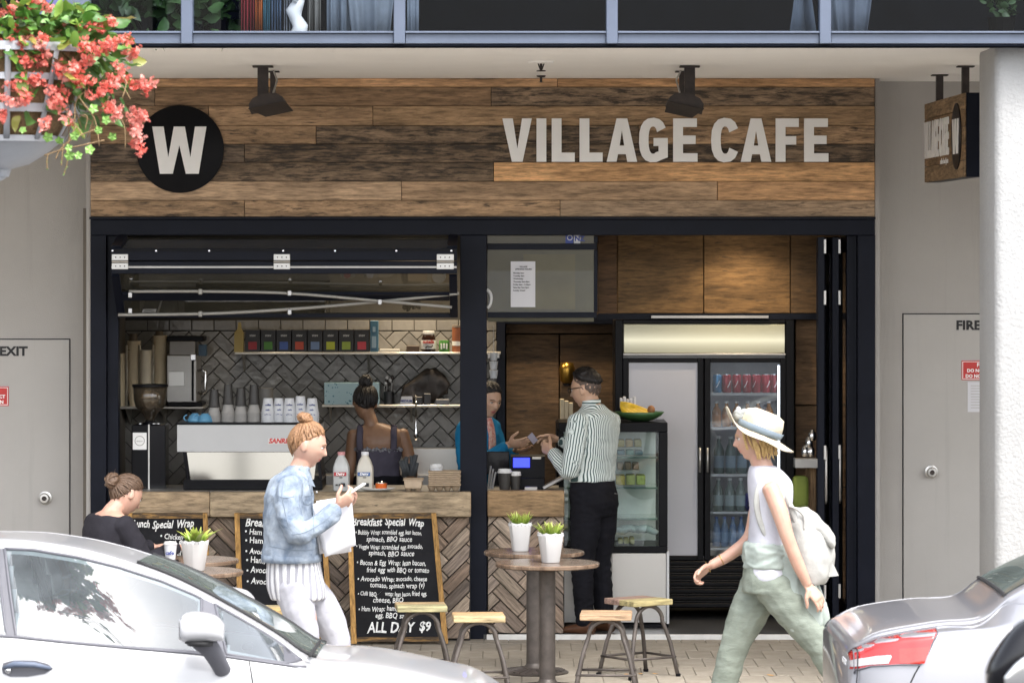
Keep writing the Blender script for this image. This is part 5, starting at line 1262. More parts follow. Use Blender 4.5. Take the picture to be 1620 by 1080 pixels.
# ================================================================ chalkboards leaning on the counter
pm('chalk_black', (.009, .009, .011), .75, var=.6, vs=5, spec=.2)
pm('chalk', (.70, .70, .68), .9, var=.25, vs=60)
def chalkboard(px0t, px1t, px0b, px1b, label, lines, big=None):
    yt, yb = -.225, -.36
    zt_, zb_ = Z(811, yt), .01
    t = thing('chalkboard', label, 'chalkboard', (X((px0b+px1b)/2, yb), yb, 0), 'menu chalkboards')
    L0, L1 = Vector((X(px0b, yb), yb, zb_)), Vector((X(px0t, yt), yt, zt_)); R0, R1 = Vector((X(px1b, yb), yb, zb_)), Vector((X(px1t, yt), yt, zt_))
    def pt(u, v, off=0.0):
        p = (L0*(1-u)+R0*u)*(1-v)+(L1*(1-u)+R1*u)*v; return p+Vector((0, -off, -off*.12))
    def strip(nm, u0, u1, v0, v1, o0, o1, mat, par, col=None):
        b = B(); q0 = [pt(u0, v0, o0), pt(u1, v0, o0), pt(u1, v1, o0), pt(u0, v1, o0)]; q1 = [pt(u0, v0, o1), pt(u1, v0, o1), pt(u1, v1, o1), pt(u0, v1, o1)]
        A = [b.verts.new(p) for p in q0]; C = [b.verts.new(p) for p in q1]; b.faces.new(A); b.faces.new(C[::-1])
        for i in range(4): b.faces.new((A[i], A[(i+1) % 4], C[(i+1) % 4], C[i]))
        return obj(nm, b, mat, par, color=col)
    oak = (.42, .235, .075, 1)
    wu = .055
    strip('slate', wu, 1-wu, .05, .96, .0, .008, M_('chalk_black'), t)
    strip('frame_rail', 0, wu, 0, 1, -.008, .018, M_('wood_z'), t, oak); strip('frame_rail', 1-wu, 1, 0, 1, -.008, .018, M_('wood_z'), t, oak)
    strip('frame_rail', wu+.001, 1-wu-.001, .015, .049, -.006, .016, M_('board_x'), t, oak); strip('frame_rail', wu+.001, 1-wu-.001, .961, 1, -.006, .016, M_('board_x'), t, oak)
    W = (R1-L1).length; Hh = (L1-L0).length
    ex = (R1-L1).normalized(); ez = (L1-L0).normalized(); en = ex.cross(ez)
    M0 = Matrix(((ex.x, ez.x, -en.x, 0), (ex.y, ez.y, -en.y, 0), (ex.z, ez.z, -en.z, 0), (0, 0, 0, 1)))
    for (u, v, s, size, bold) in lines:
        # hand-lettered: every word gets its own slant, size and drift
        x = 0.0; whole = []; est = .40*size*len(s); room = (.93-u)*W
        if est > room: size = size*(.55+.45*room/est); fit = min(1.0, room/(.40*size*len(s)))
        else: fit = 1.0
        for wd in s.split(' '):
            me = text_mesh(wd, size*RN.uniform(.94, 1.08), bold=bold, shear=RN.uniform(.10, .30), extrude=.0003, sx=RN.uniform(.76, .86)*fit)
            for q in me.vertices: q.co.y += .05*size*math.sin(q.co.x/size*2.1+x*40)+noise.noise(Vector((q.co.x*60, q.co.y*60, x)))*size*.05; q.co.y = max(-.35*size, min(1.1*size, q.co.y)); q.co.x = max(-.1*size, min(size*len(wd)*.8, q.co.x))
            w = max([q.co.x for q in me.vertices], default=0)
            base = pt(u, v, .0095)+ex*x+ez*(RN.uniform(-.08, .08)*size)
            bm_ = bmesh.new(); bm_.from_mesh(me); bmesh.ops.transform(bm_, matrix=Matrix.Translation(base) @ M0 @ Matrix.Rotation(RN.uniform(-.02, .03), 4, 'Z'), verts=bm_.verts)
            tmp = bpy.data.meshes.new('w'); bm_.to_mesh(tmp); bm_.free(); whole.append(tmp); bpy.data.meshes.remove(me)
            x += w+size*.24*fit
        b = B()
        for tmp in whole: b.from_mesh(tmp); bpy.data.meshes.remove(tmp)
        obj('chalk_writing', b, M_('chalk'), t, recalc=False)
chalkboard(549, 690, 556, 709, 'chalkboard headed Breakfast Special Wrap with ALL DAY $9 at the bottom', [
 (.05, .905, 'Breakfast Special Wrap', .080, .0016), (.085, .835, '• Bubbly Wrap: scrambled egg, lean bacon,', .047, .0006), (.20, .785, 'spinach, BBQ sauce', .047, .0006),
 (.085, .725, '• Veggie Wrap: scrambled egg, avocado,', .047, .0006), (.22, .672, 'spinach, BBQ sauce', .047, .0006), (.085, .60, '• Bacon & Egg Wrap: lean bacon,', .048, .0006), (.19, .545, 'fried egg with BBQ or tomato', .048, .0006),
 (.085, .475, '• Avocado Wrap: avocado, cheese', .048, .0006), (.22, .425, 'tomato, spinach wrap (v)', .048, .0006), (.085, .365, '• Chilli BBQ wrap: lean bacon, fried egg,', .047, .0006), (.24, .315, 'cheese, BBQ', .047, .0006),
 (.085, .245, '• Ham Wrap: ham, cheese, tomato,', .047, .0006), (.26, .19, 'egg, BBQ sauce', .047, .0006), (.17, .085, 'ALL DAY $9', .088, .0022)])
chalkboard(371, 515, 378, 528, 'chalkboard of sandwich prices half hidden by the woman in denim', [
 (.11, .905, 'Breakfast Special', .076, .0014), (.10, .835, '• Ham & Egg roll', .054, .0007), (.10, .765, '• Ham & cheese', .054, .0007), (.10, .69, '• Avocado on toast', .054, .0007), (.10, .615, '• Ham, chorizo', .054, .0007),
 (.10, .535, '• Avocado, feta', .054, .0007), (.10, .455, '• Avocado, on sour', .054, .0007), (.42, .365, 'any extras', .05, .0007), (.82, .62, '5', .06, .0009), (.82, .52, '15', .06, .0009), (.82, .42, '15', .06, .0009)])
chalkboard(203, 328, 198, 336, 'chalkboard headed Lunch Special Wrap beside the seated woman', [
 (.06, .885, 'Lunch Special Wrap', .080, .0015), (.40, .80, '• Chicken wrap', .052, .0007), (.45, .745, 'salad & mayo', .052, .0007), (.40, .675, '• Falafel $9', .052, .0007), (.40, .60, '• Tuna $9', .052, .0007)])

# ================================================================ cafe tables
def table_wood():
    s = NT('table_wood'); v = s.coord('Object', scale=(2.2, 16, 2.2), rnd=12); f = s.noise(v, 1.5, 7, .65, .5); g = s.noise(v, 9, 6, .7)
    c = s.ramp(f, [(.25, (.05, .034, .024)), (.5, (.15, .10, .07)), (.75, (.30, .225, .165))]); c = s.mix(1.0, c, s.ramp(g, [(.3, .6), (.7, 1.25)]), 'MULTIPLY')
    s.set(c, .22); s.bump(g, .12, .003); MATS['table_wood'] = s.m
table_wood()
pm('iron', (.085, .072, .064), .5, .4, var=.3, vs=14, bump=.15, bs=60)
def make_table():
    t = thing('cafe_table', 'x', 'table', group='round cafe tables'); h = .722
    b = B(); lathe(b, [(.285, h-.026), (.296, h-.020), (.298, h-.006), (.292, h), (0, h)], seg=56); bmesh.ops.recalc_face_normals(b, faces=b.faces); o = obj('table_top', b, M_('table_wood'), t, auto=30)
    b = B(); lathe(b, [(.285, h-.027), (0, h-.027)], seg=40, caps=False); obj('underside', b, M_('iron'), t)
    b = B(); lathe(b, [(.046, .03), (.046, h-.05), (.11, h-.035), (.11, h-.028)], seg=24); obj('column', b, M_('iron'), t, auto=40)
    b = B(); lathe(b, [(.20, 0), (.205, .008), (.19, .016), (.07, .032), (.05, .05), (.046, .06)], seg=36); obj('base', b, M_('iron'), t, auto=30)
    for k in range(28):
        a = 2*PI*k/28; b = B(); tube(b, [(.185*math.cos(a), .185*math.sin(a), .019), (.075*math.cos(a), .075*math.sin(a), .034)], .004, 4); obj('rib', b, M_('iron'), t)
    return t
t0 = make_table()
def YofTop(py): return FOC/((py-HOR)/(EYE-.722))-DIST
tables = {}
for i, (px, py, lab, rz) in enumerate(((866, 889, 'round table nearest the street, between the right-hand stools', .4), (845, 871, 'round table behind the nearest one, close to the middle post', 1.3), (300, 902, 'front round table at the left with a potted plant on it', 2.0), (296, 884, 'rear round table at the left carrying a white paper cup', .9))):
    o = t0 if i == 0 else copy_tree(t0); y = YofTop(py); o.location = (X(px, y), y, 0); o.rotation_euler = (0, 0, rz); o['label'] = lab; tables[i] = Vector((X(px, y), y, .7225))

# ================================================================ stools
def make_stool():
    t = thing('stool', 'x', 'stool', group='low stools with timber seats'); h = .455; hw = .145
    for k in range(2):
        b = B(); box(b, -hw, hw, -hw+k*.1455, -hw+.1435+k*.1455, h-.034, h, .004); obj('seat_plank', b, M_('board_x'), t, color=(.40, .285, .165, .22))
    for s in (-1, 1):
        pts = []
        for k in range(13):
            a = PI*k/12; pts.append((-.098*math.cos(a), s*(.105), h-.135+.098*math.sin(a)))
        pts = [(-.175, s*.155, .0), (-.135, s*.128, h*.45)]+pts+[(.135, s*.128, h*.45), (.175, s*.155, .0)]
        b = B(); tube(b, catmull([tuple(p) for p in pts], 2), .0125, 9); obj('leg_hoop', b, M_('iron'), t, smooth=True)
    z = .115; f = 1-z/h*.42
    c = [(-.163, -.146, z), (.163, -.146, z), (.163, .146, z), (-.163, .146, z)]
    for k in range(4):
        b = B(); tube(b, [c[k], c[(k+1) % 4]], .0075, 7); obj('foot_rail', b, M_('iron'), t, smooth=True)
        b = B(); q = (.175*(1 if c[k][0] > 0 else -1), .155*(1 if c[k][1] > 0 else -1), .004); lathe(b, [(.015, -.004), (.016, .012), (.0126, .014)], q, 10); obj('foot_cap', b, M_('black_plastic'), t)
    b = B()
    for s in (-1, 1): box(b, -.03, .03, s*.105-.012, s*.105+.012, h-.038, h-.0335)
    obj('seat_bracket', b, M_('iron'), t); return t
st0 = make_stool()
def YofSeat(py): return FOC/((py-HOR)/(EYE-.455))-DIST
for i, (px, py, rz, lab) in enumerate(((757, 971, .05, 'timber-topped stool in front of the middle post'), (959, 968, -.05, 'timber-topped stool in front of the customer, nearest the street'), (1010, 946, .62, 'timber-topped stool turned askew beside the steel cabinet base'), (666, 955, .08, 'timber-topped stool in front of the all day chalkboard'), (430, 960, .1, 'timber-topped stool behind the white car bonnet'), (182, 930, -.5, 'stool under the seated woman in black'))):
    o = st0 if i == 0 else copy_tree(st0); y = YofSeat(py); o.location = (X(px, y), y, 0); o.rotation_euler = (0, 0, rz); o['label'] = lab
    for k, ch in enumerate(o.children):
        if ch.name.startswith('seat_plank'): ch.color = (*[c*RN.uniform(.8, 1.15) for c in (.42, .30, .175)], RN.uniform(.05, .3))

# ================================================================ small white pots with spiky plants
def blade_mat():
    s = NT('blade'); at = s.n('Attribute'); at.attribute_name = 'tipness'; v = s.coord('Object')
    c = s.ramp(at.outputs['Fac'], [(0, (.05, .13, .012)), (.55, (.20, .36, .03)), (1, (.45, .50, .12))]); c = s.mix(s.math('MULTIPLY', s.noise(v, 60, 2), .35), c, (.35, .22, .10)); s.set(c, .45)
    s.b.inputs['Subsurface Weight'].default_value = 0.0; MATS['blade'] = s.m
blade_mat()
def make_pot(seed, h_=.058, spread=.055, wide=.006, n=75):
    rr = random.Random(seed)
    t = thing('potted_plant', 'x', 'plant', group='white pots on the tables')
    b = B(); lathe(b, [(.040, 0), (.043, .003), (.059, .128), (.061, .132), (.061, .152), (.057, .152), (.055, .13), (.05, .12)], seg=32, caps=False); bmesh.ops.holes_fill(b, edges=b.edges)
    for v in b.verts:
        a = math.atan2(v.co.y, v.co.x); k = 1/max(abs(math.cos(a)), abs(math.sin(a))); k = 1+(k-1)*.35; v.co.x *= k; v.co.y *= k
        if v.co.z > .15: v.co.z -= .006*abs(math.sin(a*12))
    obj('pot', b, pm('pot_white', (.58, .58, .575), .4, var=.03), t, auto=40)
    b = B()
    for k in range(20):
        a = 2*PI*k/20; q = 1/max(abs(math.cos(a)), abs(math.sin(a))); q = 1+(q-1)*.35; r = .0615*q
        p = Vector((r*math.cos(a), r*math.sin(a), .138)); ell(b, p, (.0035, .0035, .005), None, 6, 4)
    obj('lace_hole_shade', b, pm('pot_shadow', (.42, .42, .43), .6), t)  # grey beads with the shade of the lace holes in their colour
    b = B(); lathe(b, [(.052, .132), (0, .138)], seg=20, caps=False); obj('soil', b, pm('soil', (.03, .022, .015), .95), t)
    vs, fs, tip = [], [], []
    for i in range(n):
        a = rr.uniform(0, 2*PI); r0 = .042*math.sqrt(rr.random()); d = Vector((math.cos(a), math.sin(a), 0)); lean = rr.uniform(.1, 1.0)*spread/.055*(.4+r0/.042); L = h_*rr.uniform(.7, 1.35)
        base = d*r0+Vector((0, 0, .132)); side = Vector((-d.y, d.x, 0)); o = len(vs); w = wide*rr.uniform(.7, 1.3)
        for k, (tt, ww) in enumerate(((0, .7), (.4, 1.0), (.75, .7), (1, .06))):
            c_ = base+d*lean*L*.8*tt*(.5+.5*tt)+Vector((0, 0, L*tt*(1-.18*tt*lean)))
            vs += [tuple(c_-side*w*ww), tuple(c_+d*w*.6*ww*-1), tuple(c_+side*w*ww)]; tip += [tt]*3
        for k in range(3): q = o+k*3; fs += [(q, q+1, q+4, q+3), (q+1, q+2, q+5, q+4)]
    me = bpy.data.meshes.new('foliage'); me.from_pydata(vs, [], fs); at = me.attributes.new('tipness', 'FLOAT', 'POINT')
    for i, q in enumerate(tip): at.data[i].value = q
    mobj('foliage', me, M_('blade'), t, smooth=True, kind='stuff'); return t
for i, (ti, px, py, lab, sd_, args) in enumerate(((1, 823, 873, 'white pot of spiky succulents on the rear right table', 1, (.062, .045)), (0, 871, 888, 'white pot of spiky succulents on the nearest round table', 2, (.062, .05)), (2, 308, 898, 'white pot with broad arching leaves on the front left table', 3, (.075, .09, .011, 34)))):
    o = make_pot(sd_, *args); y = tables[ti].y-.02; o.location = (X(px, y), y-.0, .7235); o.rotation_euler = (0, 0, .12+.3*i); o['label'] = lab; o.scale = (1.12, 1.12, 1.12)
cp_ = thing('takeaway_cup', 'white printed takeaway cup standing on the rear left table', 'cup', (X(270, tables[3].y), tables[3].y, .7232)); c = Vector((X(270, tables[3].y), tables[3].y-.02, .7232))
b = B(); lathe(b, [(.029, .0), (.038, .085)], c, 20); obj('cup_body', b, M_('cup_white'), cp_, auto=40)
b = B(); lathe(b, [(.040, .083), (.041, .09), (.036, .094), (.034, .102), (0, .1)], c, 20); obj('lid', b, M_('white_plastic'), cp_, auto=40)
me = text_mesh('cafe', .03, bold=.001, align='CENTER'); put('lettering', me, Matrix.Translation(c+Vector((0, -.0395, .03))) @ FRONT, M_('ink_blue'), cp_)
b = B(); c2 = Vector(tables[3]); box(b, c2.x-.13, c2.x-.03, c2.y-.20, c2.y-.13, .7235, .7305, .003); tag(obj('phone', b, M_('black_gloss'), None), 'black phone lying on the rear left table', 'phone')
# dry leaves on the pavement
for i, (px, py) in enumerate(((990, 1067), (1000, 1069), (1013, 1066), (1035, 1066), (1222, 1069), (1216, 1068))):
    y = FOC/((py-HOR)/EYE)-DIST; b = B(); ang = RN.uniform(0, 6); L = .022
    A_ = [Vector((math.cos(ang+k*PI/3)*L*(1.4 if k % 3 == 0 else .6), math.sin(ang+k*PI/3)*L*(1.4 if k % 3 == 0 else .6), .004+.004*(k % 2))) for k in range(6)]
    b.faces.new([b.verts.new(q+Vector((X(px, y), y, 0))) for q in A_]); tag(obj('fallen_leaf', b, pm('dry_leaf', (.42, .25, .10), .8), None), ('leftmost dry leaf on the pavers under the nearest right-hand stool', 'second dry leaf from the left under the nearest right-hand stool', 'third dry leaf from the left between the right-hand stools', 'dry leaf under the askew stool', 'right one of two dry leaves beneath the walking woman', 'left one of two dry leaves beneath the walking woman')[i], 'leaf', 'dry leaves on the pavement')
# ================================================================ people
def skin_mat(name, col, blush):
    s = NT(name); v = s.coord('Object'); f = s.noise(v, 18, 4, .6); c = s.mix(s.ramp(f, [(.3, 0), (.75, 1)]), col, blush)
    s.set(c, .5); s.b.inputs['Subsurface Weight'].default_value = .12; s.b.inputs['Subsurface Radius'].default_value = (.012, .005, .003); s.b.inputs['Subsurface Scale'].default_value = .5
    s.bump(s.noise(v, 220, 3), .08, .002); MATS[name] = s.m
skin_mat('skin_fair', (.46, .295, .22), (.45, .24, .18)); skin_mat('skin_light', (.50, .33, .23), (.46, .27, .18)); skin_mat('skin_tan', (.40, .235, .145), (.36, .195, .115)); skin_mat('skin_brown', (.24, .135, .08), (.20, .105, .06))
pm('lip', (.42, .13, .12), .4, var=.1); pm('eye_white', (.65, .63, .60), .2, var=.03); pm('iris', (.03, .02, .015), .15, var=.1)
def hair_mat(name, c0, c1):
    s = NT(name); v = s.coord('Object', scale=(22, 60, 22)); f = s.noise(v, 4, 6, .7, .8)
    s.set(s.mix(s.ramp(f, [(.3, 0), (.7, 1)]), c0, c1), .42); s.bump(f, .55, .006); s.b.inputs['Specular IOR Level'].default_value = .35; MATS[name] = s.m
hair_mat('stubble', (.07, .05, .04), (.13, .09, .07)); hair_mat('hair_ginger', (.13, .062, .03), (.34, .19, .095)); hair_mat('hair_black', (.006, .005, .005), (.022, .018, .016)); hair_mat('hair_blond', (.32, .19, .06), (.62, .44, .20)); hair_mat('hair_brown', (.055, .032, .02), (.16, .10, .065))
def fabric(name, c0, c1, scale=6, rough=.9, weave=350, bump=.25, stretch=(1, 1, 1)):
    s = NT(name); v = s.coord('Object', scale=stretch); v0 = s.coord('Object'); f = s.noise(v, scale, 5, .65, .4)
    s.set(s.mix(s.ramp(f, [(.32, 0), (.68, 1)]), c0, c1), rough); n1 = s.bump(s.noise(v, scale*4, 5, .65, .6), bump, .012); s.bump(s.noise(v0, weave, 2), .15, .002, n1)
    s.b.inputs['Specular IOR Level'].default_value = .2; MATS[name] = s.m
fabric('denim', (.10, .135, .19), (.33, .375, .43), 9, bump=.5); fabric('jeans_white', (.28, .28, .315), (.39, .39, .42), 5); fabric('white_top', (.38, .38, .43), (.50, .50, .54), 4)
fabric('sage', (.15, .17, .14), (.24, .27, .23), 4, stretch=(1, 1, 2.5), bump=.5); fabric('sage_pale', (.25, .29, .265), (.34, .38, .35), 4); fabric('black_cloth', (.004, .004, .006), (.009, .009, .013), 5); fabric('black_top', (.013, .012, .016), (.022, .021, .027), 5)
fabric('cardigan_blue', (.008, .13, .27), (.015, .18, .36), 5); fabric('tank_grey', (.050, .045, .065), (.085, .078, .105), 5); fabric('hat_straw', (.40, .35, .26), (.53, .48, .38), 14); fabric('hat_band', (.14, .18, .215), (.20, .24, .28), 6); fabric('bag_cloth', (.28, .28, .265), (.42, .42, .40), 5); fabric('brown_leather', (.06, .026, .014), (.11, .05, .026), 6, rough=.3)
fabric('pink_print', (.45, .10, .09), (.62, .50, .42), 40)
def stripe_mat(name, ca, cb, freq, duty=.5):
    s = NT(name); at = s.n('Attribute'); at.attribute_name = 'stripe'; v = s.coord('Object')
    w = s.math('ADD', s.math('MULTIPLY', at.outputs['Fac'], freq), s.math('MULTIPLY', s.noise(v, 12, 2), .35))
    fr = s.math('FRACT', w); k = s.math('GREATER_THAN', fr, duty)
    s.set(s.mix(k, ca, cb), .85); s.bump(s.noise(v, 26, 5, .65, .5), .35, .012); MATS[name] = s.m
stripe_mat('shirt_stripe', (.66, .72, .70), (.045, .085, .085), 62, .60); stripe_mat('skirt_stripe', (.58, .58, .60), (.26, .26, .29), 26, .55)

def hl(a=.16, f=.61, bk=.95):
    return lambda y, x: (a-f*y) if y < .1 else (a-.1*f-bk*(y-.1))
class Fig:
    """collects closed shapes of one person; every layer is fused into one skin"""
    def __init__(s, base, f, name='person'):
        s.o = Vector(base); s.f = Vector((f[0], f[1], 0)).normalized(); s.r = Vector((s.f.y, -s.f.x, 0)); s.u = Vector((0, 0, 1))
    def p(s, fo, lo, z): return s.o+s.f*fo+s.r*lo+s.u*z
def limb(bm, pts, rs, seg=14, sub=5, flat=1.0, up=None):
    q = catmull([(*Vector(p), r) for p, r in zip(pts, rs)], sub); pp = [Vector(a[:3]) for a in q]; rr = [a[3] for a in q]
    a, b_ = (pp[0]-pp[1]).normalized(), (pp[-1]-pp[-2]).normalized()
    pp = [pp[0]+a*rr[0]*.6, pp[0]+a*rr[0]*.3]+pp+[pp[-1]+b_*rr[-1]*.3, pp[-1]+b_*rr[-1]*.6]; rr = [rr[0]*.45, rr[0]*.85]+rr+[rr[-1]*.85, rr[-1]*.45]
    tube(bm, pp, rr, seg, True, flat, up)
def loft(bm, secs, fv, lv, sub=4, seg=28, e=.9):
    """secs: (centre, half depth along fv, half width along lv)"""
    q = catmull([(*Vector(c), b_, a) for c, b_, a in secs], sub); rings = []
    for a in q:
        c = Vector(a[:3]); ring = []
        for k in range(seg):
            t = 2*PI*k/seg; cc, ss = math.cos(t), math.sin(t)
            ring.append(bm.verts.new(c+Vector(fv)*a[3]*math.copysign(abs(cc)**e, cc)+Vector(lv)*a[4]*math.copysign(abs(ss)**e, ss)))
        rings.append(ring)
    for i in range(len(rings)-1):
        for k in range(seg): bm.faces.new((rings[i][k], rings[i][(k+1) % seg], rings[i+1][(k+1) % seg], rings[i+1][k]))
    bm.faces.new(rings[0][::-1]); bm.faces.new(rings[-1])
def gs(x, s): return math.exp(-(x/s)**2)
def head_pt(x, y, z, male=False):
    """surface of the head for a unit direction; -y is the face"""
    X_, Y_, Z_ = .076*x, .096*y, .118*z
    if z < 0:
        t = -z; X_ *= 1-(.27 if male else .34)*t**1.5
        Y_ *= (1-.50*t) if y > 0 else (1-.06*t)
    if y < 0 and abs(z) < .98:
        w = min(1, -y*2)
        pr = 0.0
        if -.33 < z < .12: pr = ((.12-z)/.37)**1.2 if z > -.25 else max(0, 1-(-.25-z)/.08)
        Y_ -= .027*pr*gs(X_, .0125)*w
        Y_ -= .005*gs(z-.20, .07)*gs(X_, .04)*w
        Y_ += .010*gs(z-.05, .08)*gs(abs(X_)-.031, .015)*w
        Y_ -= .004*gs(z+.12, .14)*gs(abs(X_)-.042, .018)*w
        Y_ -= .0085*gs(z+.44, .05)*gs(X_, .020)*w
        Y_ -= .0080*gs(z+.56, .045)*gs(X_, .018)*w
        Y_ += .0045*gs(z+.50, .018)*gs(X_, .022)*w
        Y_ += .003*gs(z+.66, .05)*gs(X_, .025)*w
        Y_ -= .011*gs(z+.84, .12)*gs(X_, .026)*w
    return Vector((X_, Y_, Z_))
def sphere_grid(bm, fn, nu=72, nv=54):
    rows = []
    top = bm.verts.new(fn(0, 0, 1)); bot = bm.verts.new(fn(0, 0, -1))
    for j in range(1, nv):
        th = PI*j/nv; row = []
        for i in range(nu):
            ph = 2*PI*i/nu; row.append(bm.verts.new(fn(math.sin(th)*math.cos(ph), math.sin(th)*math.sin(ph), math.cos(th))))
        rows.append(row)
    for j in range(len(rows)-1):
        for i in range(nu): bm.faces.new((rows[j][i], rows[j+1][i], rows[j+1][(i+1) % nu], rows[j][(i+1) % nu]))
    for i in range(nu):
        bm.faces.new((top, rows[0][i], rows[0][(i+1) % nu])); bm.faces.new((bot, rows[-1][(i+1) % nu], rows[-1][i]))
def head_matrix(c, f, pitch=0.0, roll=0.0, sc=1.0):
    f = Vector(f).normalized(); y = -f; z = Vector((0, 0, 1)); x = y.cross(z).normalized(); z = x.cross(y)
    M = Matrix(((x.x, y.x, z.x, 0), (x.y, y.y, z.y, 0), (x.z, y.z, z.z, 0), (0, 0, 0, 1)))
    return Matrix.Translation(Vector(c)) @ M @ Matrix.Rotation(rad(pitch), 4, 'X') @ Matrix.Rotation(rad(roll), 4, 'Y') @ Matrix.Scale(sc, 4)
def add_head(bm, M, male=False):
    b2 = bmesh.new(); sphere_grid(b2, lambda x, y, z: head_pt(x, y, z, male))
    for s in (-1, 1):
        R_ = Matrix.Rotation(s*.35, 3, 'Z') @ Matrix.Rotation(-.2, 3, 'X'); ell(b2, (s*.077, .012, -.004), (.0075, .019, .031), R_, 14, 10); ell(b2, (s*.079, .004, -.020), (.006, .010, .012), None, 10, 8)
    bmesh.ops.transform(b2, matrix=M, verts=b2.verts); me = bpy.data.meshes.new('h'); b2.to_mesh(me); b2.free(); bm.from_mesh(me); bpy.data.meshes.remove(me)
def add_hand(bm, w, d, n, t, curl=.5, sc=1.0, spread=.05, thumb=.6, curls=None):
    """w wrist, d along the fingers, n out of the palm, t towards the thumb"""
    d = Vector(d).normalized(); n = Vector(n); n = (n-d*n.dot(d)).normalized(); t = (Vector(t)-d*Vector(t).dot(d)-n*Vector(t).dot(n)).normalized(); w = Vector(w)
    tube(bm, [w-d*.02*sc, w+d*.015*sc, w+d*.05*sc, w+d*.082*sc, w+d*.094*sc], [.027*sc, .031*sc, .040*sc, .041*sc, .030*sc], 14, True, .42, n)
    for i, (off, L) in enumerate(((.030, .070), (.010, .078), (-.010, .072), (-.029, .056))):
        b0 = w+d*(.082-.004*abs(i-1))*sc+t*off*sc; c_ = (curls[i] if curls else curl); ang = 0.0; pts = [b0-d*.012*sc, b0]; dd = (d+t*spread*(1.5-i)*.6).normalized(); p = b0
        for k, fr in enumerate((.45, .32, .25)):
            ang += c_*(.75 if k == 0 else 1.0); p = p+(dd*math.cos(ang)+n*math.sin(ang))*L*fr*sc; pts.append(p)
        limb(bm, pts, [.0095*sc, .0092*sc, .0085*sc, .0078*sc, .0066*sc], 10, 3)
    b0 = w+d*.022*sc+t*.026*sc; td = (t*math.cos(thumb)+d*math.sin(thumb)+n*.35).normalized(); p1 = b0+td*.036*sc; td2 = (td*.5+d*.85+n*.35).normalized(); p2 = p1+td2*.032*sc; p3 = p2+(td2+n*.3).normalized()*.024*sc
    limb(bm, [b0-td*.01*sc, b0, p1, p2, p3], [.015*sc, .0145*sc, .0115*sc, .010*sc, .0075*sc], 10, 3)
def fuse(name, bm, mat, parent, voxel=.006, smooth=6, fold=0.0, ffreq=9.0, stretch=(1, 1, 1), stripe=None, lips=None, cut=None):
    me = bpy.data.meshes.new(name); bmesh.ops.recalc_face_normals(bm, faces=bm.faces); bm.to_mesh(me); bm.free()
    o = bpy.data.objects.new(name, me); COL.objects.link(o)
    r = o.modifiers.new('r', 'REMESH'); r.mode = 'VOXEL'; r.voxel_size = voxel
    if smooth: s_ = o.modifiers.new('s', 'SMOOTH'); s_.factor = .5; s_.iterations = smooth
    dg = bpy.context.evaluated_depsgraph_get(); m2 = bpy.data.meshes.new_from_object(o.evaluated_get(dg), depsgraph=dg)
    bpy.data.objects.remove(o); bpy.data.meshes.remove(me); m2.name = name
    b = bmesh.new(); b.from_mesh(m2)
    if cut:
        for co, no in cut: bmesh.ops.bisect_plane(b, geom=b.verts[:]+b.edges[:]+b.faces[:], plane_co=co, plane_no=no, clear_outer=True)
    if fold:
        b.normal_update(); disp = []
        for v in b.verts:
            q = Vector((v.co.x*stretch[0], v.co.y*stretch[1], v.co.z*stretch[2])); w = q*ffreq+noise.noise_vector(q*ffreq*.6)*.7
            a = 1-abs(noise.noise(w))*2.2; c = noise.noise(q*ffreq*2.3+Vector((9, 2, 5)))
            disp.append(v.normal*fold*(a*.7+c*.5))
        for v, dd in zip(b.verts, disp): v.co += dd
    org = ORG.get(parent.name, Vector())
    vals = [stripe(v.co) for v in b.verts] if stripe else None
    lipf = None
    if lips is not None:
        Mi = lips.inverted(); lipf = []
        for f_ in b.faces:
            q = Mi @ f_.calc_center_median(); e = (abs(q.x)/.023)
            lipf.append(q.y < -.078 and e < 1 and abs(q.z+.0585) < .0105*(1-e*e*.8))
    bmesh.ops.translate(b, verts=b.verts, vec=-org); b.to_mesh(m2); b.free()
    ob__ = mobj(name, m2, mat, parent, True, None, None, org)
    if vals:
        at = m2.attributes.new('stripe', 'FLOAT', 'POINT'); at.data.foreach_set('value', vals)
    if lipf:
        for k, q in enumerate(lipf):
            if q: m2.polygons[k].material_index = 1
    return ob__
def face_parts(M, parent, brow='hair_brown', gaze=0.0, iris='iris', lidded=False):
    for s in (-1, 1):
        b = B(); ell(b, (s*.031, -.0795, .0055), (.0115, .0085, .0042 if lidded else .0062), None, 14, 10); bmesh.ops.transform(b, matrix=M, verts=b.verts); e = obj('eye', b, M_('eye_white'), parent, smooth=True)
        b = B(); ell(b, (s*.031+gaze*.003, -.0858, .0050), (.0050, .003, .0040 if lidded else .0050), None, 12, 8); bmesh.ops.transform(b, matrix=M, verts=b.verts); obj('iris', b, M_(iris), e, smooth=True)
        b = B(); pp = [M @ Vector(q) for q in ((s*.014, -.0955, .0235), (s*.030, -.0925, .0285), (s*.047, -.081, .0225))]; tube(b, catmull([tuple(q) for q in pp], 4), [.0022]*9, 6, True, .6); obj('eyebrow', b, M_(brow), parent, smooth=True)
        b = B(); pp = [M @ Vector(q) for q in ((s*.019, -.0905, .0095), (s*.031, -.0915, .0140), (s*.043, -.084, .0095))]; tube(b, catmull([tuple(q) for q in pp], 4), [.0014]*9, 5); obj('lash', b, M_('iris'), parent, smooth=True)
